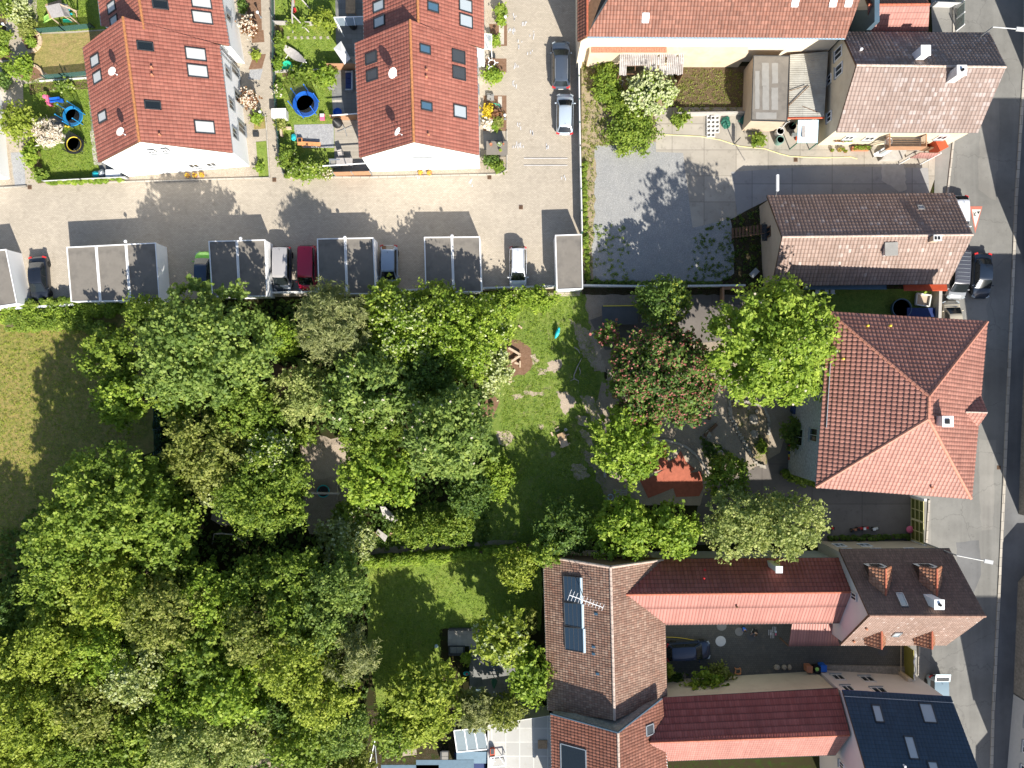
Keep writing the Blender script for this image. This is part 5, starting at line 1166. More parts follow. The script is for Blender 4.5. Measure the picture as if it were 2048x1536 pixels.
# ------------------------------------------------------------------ people
def skin_mesh(name, verts, edges, radii, mat, parent, rootv=0, sub=1):
    me = bpy.data.meshes.new(name); me.from_pydata(verts, edges, []); o = bpy.data.objects.new(name, me); COL.objects.link(o); o.parent = parent; ORG[o] = ORG.get(parent, V((0, 0, 0)))
    sm = o.modifiers.new('skin', 'SKIN'); sd = o.modifiers.new('sub', 'SUBSURF'); sd.levels = sub; sd.render_levels = sub
    for i, sv in enumerate(me.skin_vertices[0].data): sv.radius = (radii[i], radii[i]); sv.use_root = (i == rootv)
    me.materials.append(M[mat]); return o
def person(label, px, py, rz, J, top, legs, hair='hair', group=None):
    """J: joints; every figure is one continuous skinned body, clothing laid over it"""
    r = root('person', label, 'person', (0, 0, 0)); ORG[r] = V((0, 0, 0))
    names = ['pelvis', 'belly', 'chest', 'neck', 'head', 'crown', 'ls', 'le', 'lw', 'lh', 'rs', 're', 'rw', 'rh', 'lhip', 'lk', 'la', 'lt', 'rhip', 'rk', 'ra', 'rt']
    E = [(0, 1), (1, 2), (2, 3), (3, 4), (4, 5), (2, 6), (6, 7), (7, 8), (8, 9), (2, 10), (10, 11), (11, 12), (12, 13), (0, 14), (14, 15), (15, 16), (16, 17), (0, 18), (18, 19), (19, 20), (20, 21)]
    k = J['scale']; R0 = dict(pelvis=.12, belly=.115, chest=.13, neck=.055, head=.10, crown=.075, ls=.065, le=.045, lw=.03, lh=.032, rs=.065, re=.045, rw=.03, rh=.032, lhip=.085, lk=.06, la=.042, lt=.035, rhip=.085, rk=.06, ra=.042, rt=.035)
    vs = [tuple(V(J[n]) * k) for n in names]; rad = [R0[n] * k for n in names]
    vs = list(vs); 
    for hnd, wr in ((9, 8), (13, 12)):          # five short fingers on each hand
        h = V(vs[hnd]); d = (h - V(vs[wr])).normalized(); s = d.cross(V((0, 0, 1))); s = s.normalized() if s.length > .01 else V((1, 0, 0))
        for f in range(5):
            sp = (f - 2) * .016 * k; ln = (.05, .075, .08, .075, .06)[f] * k; a = len(vs)
            vs.append(tuple(h + s * sp + d * ln * .5)); vs.append(tuple(h + s * sp * 1.3 + d * ln - V((0, 0, .01)))); rad += [.009 * k, .008 * k]; E = E + [(hnd, a), (a, a + 1)]
    skin_mesh('body', vs, E, rad, 'skin', r)
    g = lambda *n: [tuple(V(J[x]) * k) for x in n]
    a = g('pelvis', 'belly', 'chest', 'ls', 'le', 'rs', 're'); skin_mesh('shirt', a, [(0, 1), (1, 2), (2, 3), (3, 4), (2, 5), (5, 6)], [.14 * k, .14 * k, .155 * k, .085 * k, .06 * k, .085 * k, .06 * k], top, r)
    a = g('pelvis', 'lhip', 'lk', 'la', 'rhip', 'rk', 'ra'); skin_mesh('trousers', a, [(0, 1), (1, 2), (2, 3), (0, 4), (4, 5), (5, 6)], [.135 * k, .105 * k, .08 * k, .06 * k, .105 * k, .08 * k, .06 * k], legs, r)
    h = V(J['head']) * k; c_ = V(J['crown']) * k; f_ = V((0, 1, 0)) * .10 * k
    MB().ball(h.lerp(c_, .55) - f_ * .25, .115 * k, .125 * k, .11 * k, 12, 8, .04).build('hair', M[hair], r, True)
    MB().ball(h + f_ * 1.0, .016 * k).build('nose', M['skin'], r, True)
    for s in (-1, 1): MB().ball(h + f_ * .92 + V((s * .035 * k, 0, .03 * k)), .012 * k).build('eye', M['black'], r)
    for n, t_ in (('la', 'lt'), ('ra', 'rt')): a_ = V(J[n]) * k; b_ = V(J[t_]) * k; MB().tube([a_ - (b_ - a_) * .3 + V((0, 0, -.01)), b_ + (b_ - a_) * .3], [.055 * k, .045 * k], 8).build('shoe', M['off_white'], r)
    p = P(px, py, .6); place(r, (p.x, p.y, .05), R_(rz)); return r
crouch = dict(scale=.8, pelvis=(0, -.15, .30), belly=(0, -.12, .45), chest=(0, .02, .66), neck=(0, .10, .80), head=(0, .16, .90), crown=(0, .19, 1.0), ls=(-.17, .03, .70), le=(-.24, .22, .52), lw=(-.16, .38, .34), lh=(-.14, .44, .27), rs=(.17, .03, .70), re=(.25, .20, .54), rw=(.22, .38, .30), rh=(.20, .45, .20), lhip=(-.09, -.12, .30), lk=(-.17, .24, .48), la=(-.14, .05, .08), lt=(-.16, .20, .04), rhip=(.09, -.12, .30), rk=(.17, .24, .48), ra=(.14, .05, .08), rt=(.16, .20, .04))
bend = dict(scale=1.0, pelvis=(0, 0, .92), belly=(0, .10, 1.05), chest=(0, .34, 1.20), neck=(0, .48, 1.26), head=(0, .60, 1.30), crown=(0, .70, 1.36), ls=(-.19, .36, 1.18), le=(-.25, .55, .98), lw=(-.20, .75, .88), lh=(-.19, .83, .86), rs=(.19, .36, 1.18), re=(.25, .55, 1.0), rw=(.20, .74, .92), rh=(.19, .82, .90), lhip=(-.10, 0, .90), lk=(-.12, .04, .48), la=(-.13, -.12, .08), lt=(-.14, .06, .04), rhip=(.10, 0, .90), rk=(.13, .10, .48), ra=(.14, .10, .08), rt=(.15, .28, .04))
person('child in blue crouching beside a round cover in the cobbled court', 1489, 1259, 200, crouch, 'blue', 'black')
person('person in black crouching over the paving beside the dark round cover', 1511, 1264, 160, dict(crouch, scale=1.05), 'black', 'black')
person('person in dark top and jeans bending into the open boot of the grey-blue van', 1866, 1357, 205, bend, 'black', 'denim')
# ------------------------------------------------------------------ vegetation
def leaf_arrays(rng, cen, rad, n_per, size, aspect, jit=.55, up=.35, lo=.55, out=None, spray=0):
    """rhombic leaves on shells round clump centres; returns verts (4n,3), tint (n)"""
    cen = np.asarray(cen); k = len(cen); idx = np.repeat(np.arange(k), n_per); n = len(idx)
    d = rng.normal(size=(n, 3)); d[:, 2] += up
    if out is not None: d += out[idx] * .9
    d /= np.linalg.norm(d, axis=1)[:, None]
    r = rad[idx] * (lo + (1 - lo) * rng.random(n) ** .6)
    p = cen[idx] + d * r[:, None] * np.array([1, 1, .85])
    if spray > 0 and out is not None:      # feathery sprays: leaves strung along twigs that point outward
        tw = 5; tid = idx * tw + rng.integers(0, tw, n); td = out[np.repeat(np.arange(k), tw)] * np.array([1, 1, .5]) + rng.normal(size=(k * tw, 3)) * .75; td[:, 2] = td[:, 2] * .5 + .1; td /= np.linalg.norm(td, axis=1)[:, None]
        q = cen[idx] + td[tid] * (rad[idx] * 1.75 * rng.random(n) ** .8)[:, None] + rng.normal(size=(n, 3)) * (rad[idx] * .15)[:, None]; use = rng.random(n) < spray; p = np.where(use[:, None], q, p)
    nm = d + rng.normal(size=(n, 3)) * jit; nm[:, 2] = np.abs(nm[:, 2]) * .8 + .45; nm[:, 0] += .12; nm[:, 1] -= .3; nm /= np.linalg.norm(nm, axis=1)[:, None]
    t = rng.normal(size=(n, 3)); t -= nm * (t * nm).sum(1)[:, None]; t /= np.linalg.norm(t, axis=1)[:, None]
    b = np.cross(nm, t); s = size * (.6 + .8 * rng.random(n))
    a = t * s[:, None]; c = b * (s * aspect)[:, None]
    vv = np.stack([p - a, p - c - nm * (s * .12)[:, None], p + a, p + c - nm * (s * .12)[:, None]], axis=1).reshape(-1, 3)
    tint = .5 * rng.random(k)[idx] + .5 * rng.random(n)
    return vv, tint
def leaf_object(name, vv, tint, mat, parent, off=(0, 0, 0)):
    n = len(tint); me = bpy.data.meshes.new(name); me.vertices.add(4 * n); me.loops.add(4 * n); me.polygons.add(n)
    me.vertices.foreach_set('co', (vv - np.array(off)).astype(np.float32).ravel())
    me.loops.foreach_set('vertex_index', np.arange(4 * n, dtype=np.int32)); me.polygons.foreach_set('loop_start', np.arange(0, 4 * n, 4, dtype=np.int32))
    at = me.attributes.new('tint', 'FLOAT', 'FACE'); at.data.foreach_set('value', tint.astype(np.float32))
    me.update(); me.validate(); me.materials.append(M[mat])
    o = bpy.data.objects.new(name, me); COL.objects.link(o); o.parent = parent; ORG[o] = V(off); return o
NTREE = [0]; NLEAF = [0]
SPEC = {  # leaf size, aspect, clump radius factor, density, jitter, droop of crown
    'maple': (.165, .75, .125, 1.0, .6), 'fine': (.13, .65, .10, 1.0, .8), 'chestnut': (.19, .55, .13, 1.0, .5), 'pine': (.22, .22, .14, 1.5, .9), 'loose': (.14, .7, .13, .6, .8), 'shrub': (.13, .6, .22, 1.0, .6)}
def crown_pts(rng, R, Hc, k, irregular=.22, flat=1.0, lowcut=-.25):
    d = rng.normal(size=(k * 3, 3)); d /= np.linalg.norm(d, axis=1)[:, None]; d = d[d[:, 2] > lowcut][:k]
    th = np.arctan2(d[:, 1], d[:, 0]); ph = rng.random(4) * 6.28
    lob = 1 + irregular * (.5 * np.sin(2 * th + ph[0]) + .4 * np.sin(3 * th + ph[1]) + .5 * np.sin(5 * th + ph[2]) + .3 * np.sin(9 * th + ph[3])) + irregular * .5 * rng.normal(size=len(d)) * .5
    rr = np.where(rng.random(len(d)) < .75, .80 + .2 * rng.random(len(d)), .35 + .4 * rng.random(len(d)))
    c = d * rr[:, None]; c[:, 0] *= R * lob; c[:, 1] *= R * lob; c[:, 2] *= Hc
    return c, d
def tree(label, px, py, rpx, H, mat='leaf_mid', spec='maple', bloom=None, bn=0, kind='tree', group=None, ry=None, cat=None, irregular=.24, name=None, bsize=.12, dens=1.0, lit_side=None, hcf=None):
    NTREE[0] += 1; rng = np.random.default_rng(NTREE[0] * 7 + 3); rd = random.Random(NTREE[0])
    ls, asp, cf, den, jit = SPEC[spec]; den *= dens
    hc = (hcf or .62) * H; k_ = (CAM_H - hc) / CAM_H; R = .92 * rpx / PPM * k_; Ry = .92 * (ry or rpx) / PPM * k_
    c0 = P(px, py, hc); Hc = (H - hc) * .95
    r = root(name or ('tree' if H > 3.2 else 'bush'), label, cat or ('tree' if H > 3.2 else 'bush'), (c0.x, c0.y, 0), group)
    rc = max(.28, cf * R + .25); area_ = 2.4 * math.pi * R * Ry
    nc = int(max(10, area_ / (math.pi * rc * rc) * 1.9)); c, d = crown_pts(rng, 1.0, Hc, nc, irregular)
    c[:, 0] *= (R - rc * .55); c[:, 1] *= (Ry - rc * .55); c[:, 2] += hc
    ns = len(c) // 3; th = rng.random(ns) * 6.283; el = rng.random(ns) ** 1.5 * 1.2         # loose sprigs that break the outline
    q = .93 + .12 * rng.random(ns); spr = np.stack([np.cos(th) * np.cos(el) * R * q, np.sin(th) * np.cos(el) * Ry * q, hc + np.sin(el) * Hc * (1 + .15 * rng.random(ns))], 1)
    c = np.vstack([c, spr]); d = np.vstack([d, (spr - np.array([0, 0, hc])) / np.linalg.norm(spr - np.array([0, 0, hc]), axis=1)[:, None]])
    rad = rc * (.45 + .95 * rng.random(len(c))); rad[-ns:] *= .55; npc = int(min(260, max(14, 2.1 * math.pi * rc * rc / (ls * ls * asp * 2.0) * .56 * den)))
    vv, tint = leaf_arrays(rng, c, rad, npc, ls, asp, jit, .35, .5, d, {'chestnut': .45, 'shrub': .5}.get(spec, .75))
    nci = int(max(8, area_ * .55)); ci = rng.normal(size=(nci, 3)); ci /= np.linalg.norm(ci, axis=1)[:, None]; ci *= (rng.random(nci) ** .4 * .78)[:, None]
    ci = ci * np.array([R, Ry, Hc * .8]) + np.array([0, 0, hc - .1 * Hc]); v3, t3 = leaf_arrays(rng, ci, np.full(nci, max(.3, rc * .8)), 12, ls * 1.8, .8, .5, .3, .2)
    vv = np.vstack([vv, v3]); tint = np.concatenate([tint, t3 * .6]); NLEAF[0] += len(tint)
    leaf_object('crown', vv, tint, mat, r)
    if bloom:
        nb = bn or int(area_ * 5); cent = vv.reshape(-1, 4, 3).mean(1); sc_ = np.linalg.norm((cent - np.array([0, 0, hc])) / np.array([R, Ry, Hc]), axis=1)
        ok = np.where((sc_ > .82) & (cent[:, 2] > hc - .05 * Hc))[0]; pc = cent[rng.choice(ok, min(nb, len(ok)), replace=False)] + np.array([0, 0, .06])
        if lit_side:
            keep = ((pc[:, 0] * lit_side[0] + pc[:, 1] * lit_side[1]) > lit_side[2] * R); pc = pc[keep]
        v2, t2 = leaf_arrays(rng, pc, np.full(len(pc), bsize * .7), 4, bsize, .7, .5, .8, .2)
        leaf_object('blossom', v2, t2, bloom, r)  # petals, and the yellow tufts that paint a sunlit flank
    tk = max(.05, H * .018 + R * .015); mb = MB(); lean = V((rd.uniform(-.3, .3), rd.uniform(-.3, .3), 0)) * min(1, H / 8)
    mb.tube([(0, 0, 0), lean * .4 + V((0, 0, hc * .4)), lean + V((0, 0, hc)), lean * 1.2 + V((0, 0, hc + Hc * .6))], [tk * 1.3, tk, tk * .6, tk * .15], 8)
    for i in range(7 if H > 4 else 4):
        a = 6.28 * i / 7 + rd.random(); s = V((0, 0, hc * (.45 + .08 * i % .5))) + lean * .5; e = V((math.cos(a) * R * .7, math.sin(a) * Ry * .7, hc + Hc * rd.uniform(.1, .45))); m_ = s.lerp(e, .5) + V((0, 0, -.2 * R * .3))
        mb.tube([s, m_, e], [tk * .5, tk * .3, tk * .08], 5)
    for i, q in enumerate(mb.v): mb.v[i] = (q[0] + c0.x, q[1] + c0.y, q[2])
    mb.build('trunk' if H > 3.2 else 'stems', M['bark'], r, True)
    return r
WD = 'trees of the wood'
# --- large trees round the playground
tree('big round blue-green maple beside the garages, largest crown above the field', 418, 692, 128, 12.5, 'leaf_blue', 'maple', irregular=.16)
tree('bright yellow-green tree at the edge of the left field', 254, 800, 54, 8, 'leaf_fresh', 'maple'); tree('mid green tree between the left field and the big maple', 228, 712, 56, 7, 'leaf_mid', 'maple')
tree('dark tree crown tucked above the blue-green maple at the wall', 300, 635, 42, 6, 'leaf_mid', 'fine')
tree('olive-grey pine between the garages and the playground', 668, 648, 70, 10, 'leaf_pine', 'pine', irregular=.3)
tree('yellow-green slender shrub beside the pine', 565, 675, 42, 5, 'leaf_fresh', 'fine'); tree('fruit tree with pale yellow blossom right of the pine', 803, 668, 76, 7.5, 'leaf_fresh', 'fine', 'petal_white', 750, bsize=.11)
tree('light green small-leaved tree beside the playground lawn', 935, 668, 86, 8, 'leaf_fresh', 'fine', 'petal_white', 180, bsize=.1); tree('white-flowering shrub at the edge of the playground lawn', 985, 735, 40, 6, 'leaf_pale', 'fine', 'petal_white', 500, ry=52, bsize=.11)
tree('dark green tree overhanging the long wall behind the garages', 872, 607, 42, 7, 'leaf_mid', 'fine'); tree('green tree overhanging the wall behind the silver-blue car', 775, 606, 42, 7, 'leaf_mid', 'maple')
tree('pale grey-green willow shrub in the playground thicket', 608, 788, 62, 6.5, 'leaf_pale', 'fine', irregular=.3)
tree('horse chestnut with scattered white candles below the pine', 738, 785, 84, 10, 'leaf_blue', 'chestnut', 'petal_cream', 45, bsize=.11); tree('deep green tree in the shade above the central chestnut', 860, 745, 58, 7, 'leaf_dark', 'fine')
tree('large blue-green horse chestnut in the middle of the playground', 905, 868, 94, 11.5, 'leaf_blue', 'chestnut', 'petal_cream', 45, bsize=.11)
tree('fresh green tree beside the nest swing', 758, 955, 78, 8, 'leaf_fresh', 'maple', ry=62); tree('green tree between the two horse chestnuts', 742, 872, 58, 8, 'leaf_mid', 'fine')
tree('olive-brown thin-leaved tree left of the nest swing', 418, 902, 84, 9.5, 'leaf_olive', 'loose', dens=1.5); tree('deep green tree left of the nest swing', 532, 985, 88, 10, 'leaf_mid', 'fine')
tree('white-blossoming crown beside the sand patch', 543, 905, 46, 8.5, 'leaf_fresh', 'fine', 'petal_white', 500, bsize=.11); tree('small white-blossoming shrub at the brown sand hollow', 428, 982, 26, 6, 'leaf_pale', 'fine', 'petal_white', 300, bsize=.12)
tree('green tree below the blue-green maple', 492, 820, 62, 9, 'leaf_mid', 'fine'); tree('green crown on the left flank of the blue-green maple', 368, 802, 40, 8, 'leaf_mid', 'maple')
tree('small fresh bush above the sand patch', 607, 870, 24, 2.2, 'leaf_mid', 'shrub')
tree('pale shrub with white flowers above the garden hedge', 692, 1078, 56, 5, 'leaf_pale', 'fine', 'petal_white', 300, ry=44, bsize=.12); tree('flowering bush with dry grasses below the nest swing', 700, 1035, 34, 3.5, 'leaf_mid', 'fine', 'petal_white', 60)
tree('low light green shrubs above the garden hedge, left part', 832, 1062, 46, 3.4, 'leaf_mid', 'fine', ry=28); tree('low light green shrubs above the garden hedge, right part', 905, 1055, 48, 3.4, 'leaf_mid', 'fine', ry=34)
tree('dark bluish shrub beside the playground lawn', 938, 988, 44, 5, 'leaf_dark', 'fine'); tree('bright low shrub at the lower left of the playground lawn', 992, 958, 34, 2.5, 'leaf_fresh', 'shrub', ry=46)
tree('light green bushes by the wall at the top of the playground lawn', 1070, 598, 44, 2.8, 'leaf_fresh', 'fine', ry=22); tree('low leafy bush at the top of the playground lawn beside the light green tree', 1010, 612, 30, 2.4, 'leaf_fresh', 'shrub')
# --- right part
tree('dark glossy tree with yellowish lit side above the pink chestnut', 1325, 606, 52, 6.5, 'leaf_dark', 'fine', 'leaf_yellow', 380, bsize=.13, lit_side=(1, -.2, .1), irregular=.14)  # yellow leaf tufts paint the sunlit flank; they are not flowers
tree('pink-flowering chestnut in full bloom', 1325, 752, 108, 8.5, 'leaf_dark', 'chestnut', 'petal_pink', 2900, ry=106, bsize=.085, irregular=.14, dens=1.35)
tree('small pink-flowering branch crown left of the pink chestnut', 1215, 670, 24, 5.5, 'leaf_dark', 'chestnut', 'petal_pink', 60, bsize=.14)
tree('large bright green horse chestnut against the hipped roof', 1541, 686, 127, 13, 'leaf_fresh', 'chestnut', 'petal_cream', 90, irregular=.10, bsize=.1)
tree('bright green tree above the picnic bench', 1255, 888, 68, 8.5, 'leaf_fresh', 'maple', ry=76)
tree('dark clipped yew-like tree left of the lower playground trees', 1122, 1056, 56, 6.5, 'leaf_dark', 'shrub', irregular=.1); tree('small green tree above the corner of the solar barn', 1094, 1098, 32, 7, 'leaf_mid', 'maple')
tree('lively green tree behind the solar barn', 1242, 1058, 62, 8, 'leaf_fresh', 'maple'); tree('green tree between the solar barn and the birch', 1345, 1058, 52, 8.5, 'leaf_fresh', 'maple'); tree('shady green tree above the birch, beside the tarpaulin', 1452, 952, 42, 6.5, 'leaf_mid', 'fine')
tree('pale small-leaved birch above the green wall of the red wing', 1472, 1045, 66, 10, 'leaf_pale', 'fine'); tree('pale birch with twiggy top beside the hipped roof', 1565, 1048, 78, 10.5, 'leaf_pale', 'loose', ry=58, dens=1.4)
tree('ivy bush against the shingled wall of the kindergarten', 1586, 868, 20, 3, 'leaf_dark', 'shrub', ry=34); tree('small bright bush at the south-west corner of the kindergarten', 1606, 958, 20, 1.6, 'leaf_mid', 'shrub', ry=10)
# --- walled garden
tree('chestnut with pale blossom candles beside the garden patio', 1002, 1272, 54, 8, 'leaf_yellow', 'chestnut', 'petal_white', 90, bsize=.15); tree('fresh green tree beside the solar barn wall', 1058, 1344, 46, 6.5, 'leaf_fresh', 'maple', ry=58)
tree('light green tree at the garden corner above the patio', 1036, 1138, 40, 6, 'leaf_yellow', 'fine'); tree('golden-green tree at the lower end of the walled lawn', 850, 1398, 80, 7.6, 'leaf_yellow', 'chestnut'); tree('small green tree left of the glass terrace', 790, 1458, 46, 7, 'leaf_mid', 'maple')
tree('bluish-grey conifer above the glass terrace', 948, 1412, 34, 6, 'leaf_pine', 'pine', ry=46); tree('grey-green shrub above the pale slab terrace', 1010, 1418, 44, 5.5, 'leaf_olive', 'fine', ry=32); tree('tiny bright bush beside the garden sofa', 932, 1316, 9, 1.3, 'leaf_fresh', 'shrub')
tree('dark bush in the walled garden beside the patio', 1065, 1240, 10, 3.3, 'leaf_olive', 'shrub', ry=26)
# --- the wood, bottom left
wood = [(235, 1010, 118, 14, 'leaf_mid', 'maple', 'large maple-like tree at the edge of the field'), (150, 1080, 84, 13, 'leaf_mid', 'maple', 'tree at the left edge of the wood beside the field'), (308, 975, 62, 10, 'leaf_mid', 'fine', 'dark green tree touching the metal fence'), (345, 1080, 66, 11, 'leaf_mid', 'maple', 'green tree beside the shady clearing'),
        (130, 1165, 66, 11, 'leaf_mid', 'fine', 'shaded tree on the left of the wood'), (240, 1170, 84, 13, 'leaf_yellow', 'fine', 'yellow-green tree at the top of the wood'), (345, 1215, 80, 13, 'leaf_olive', 'fine', 'olive tree near the wood clearing'), (130, 1275, 88, 12, 'leaf_yellow', 'fine', 'broad yellow-green tree near the left edge'),
        (20, 1215, 56, 10, 'leaf_dark', 'fine', 'dark tree at the left edge'), (30, 1320, 76, 12, 'leaf_yellow', 'fine', 'yellowish tree cut by the left edge'), (230, 1290, 74, 12, 'leaf_fresh', 'fine', 'fresh tree left of the white-flowering one'), (430, 1190, 62, 11, 'leaf_fresh', 'fine', 'fresh green tree below the clearing'),
        (505, 1165, 56, 10, 'leaf_mid', 'loose', 'tree with bare grey twigs below the clearing'), (590, 1160, 62, 11, 'leaf_mid', 'fine', 'green tree left of the garden hedge'), (680, 1165, 58, 11, 'leaf_blue', 'fine', 'bluish tree at the end of the garden hedge'), (530, 1255, 70, 13, 'leaf_olive', 'loose', 'sparse olive tree with pale twigs'),
        (640, 1240, 62, 12, 'leaf_blue', 'fine', 'bluish tree beside the walled lawn'), (695, 1300, 52, 11, 'leaf_pine', 'pine', 'grey-blue conifer beside the walled lawn'), (600, 1310, 76, 13, 'leaf_yellow', 'fine', 'golden tree in the middle of the wood edge'), (425, 1290, 74, 11, 'leaf_mid', 'maple', 'shaded green tree right of the white-flowering one'),
        (70, 1420, 92, 13, 'leaf_yellow', 'fine', 'bright yellow-green tree near the lower left corner'), (195, 1395, 76, 12, 'leaf_olive', 'fine', 'olive tree left of the red-brown bush'), (40, 1510, 84, 12, 'leaf_yellow', 'fine', 'bright tree at the lower left corner'), (165, 1495, 80, 11, 'leaf_mid', 'fine', 'grey-green tree on the lower edge left of the gap'),
        (300, 1455, 70, 10, 'leaf_mid', 'maple', 'dark green tree below the red-brown bush'), (385, 1380, 66, 11, 'leaf_fresh', 'fine', 'fresh tree right of the red-brown bush'), (470, 1370, 66, 12, 'leaf_fresh', 'maple', 'green tree with feathery edge in the middle of the wood'), (400, 1475, 84, 12, 'leaf_pale', 'fine', 'pale grey-green tree on the lower edge'),
        (500, 1460, 56, 10, 'leaf_pale', 'fine', 'pale tree above the sandy spot'), (565, 1400, 50, 9, 'leaf_dark', 'fine', 'dark tree in a hollow of the wood'), (655, 1375, 72, 12, 'leaf_yellow', 'fine', 'yellow tree above the terrace corner'), (610, 1480, 64, 10, 'leaf_mid', 'maple', 'green tree above the small wooden deck'),
        (690, 1450, 52, 10, 'leaf_blue', 'fine', 'bluish-green tree by the terrace fence'), (270, 1550, 76, 10, 'leaf_mid', 'fine', 'green tree cut by the bottom edge'), (700, 1540, 50, 6, 'leaf_olive', 'fine', 'olive bush at the bottom edge by the fence'), (590, 1215, 48, 12, 'leaf_mid', 'fine', 'tall green crown between the bluish and golden trees')]
for (x, y, rp, H, m, sp, lb) in wood: tree(lb + ' of the wood' if 'wood' not in lb else lb, x, y, rp, H, m, sp, group=WD, irregular=.3)
tree('white-flowering tree in the middle of the wood', 290, 1335, 62, 12.5, 'leaf_pale', 'fine', 'petal_white', 550, group=WD, bsize=.1)
tree('small red-brown bush in a gap of the wood', 262, 1425, 22, 6, 'leaf_red', 'shrub', cat='bush')
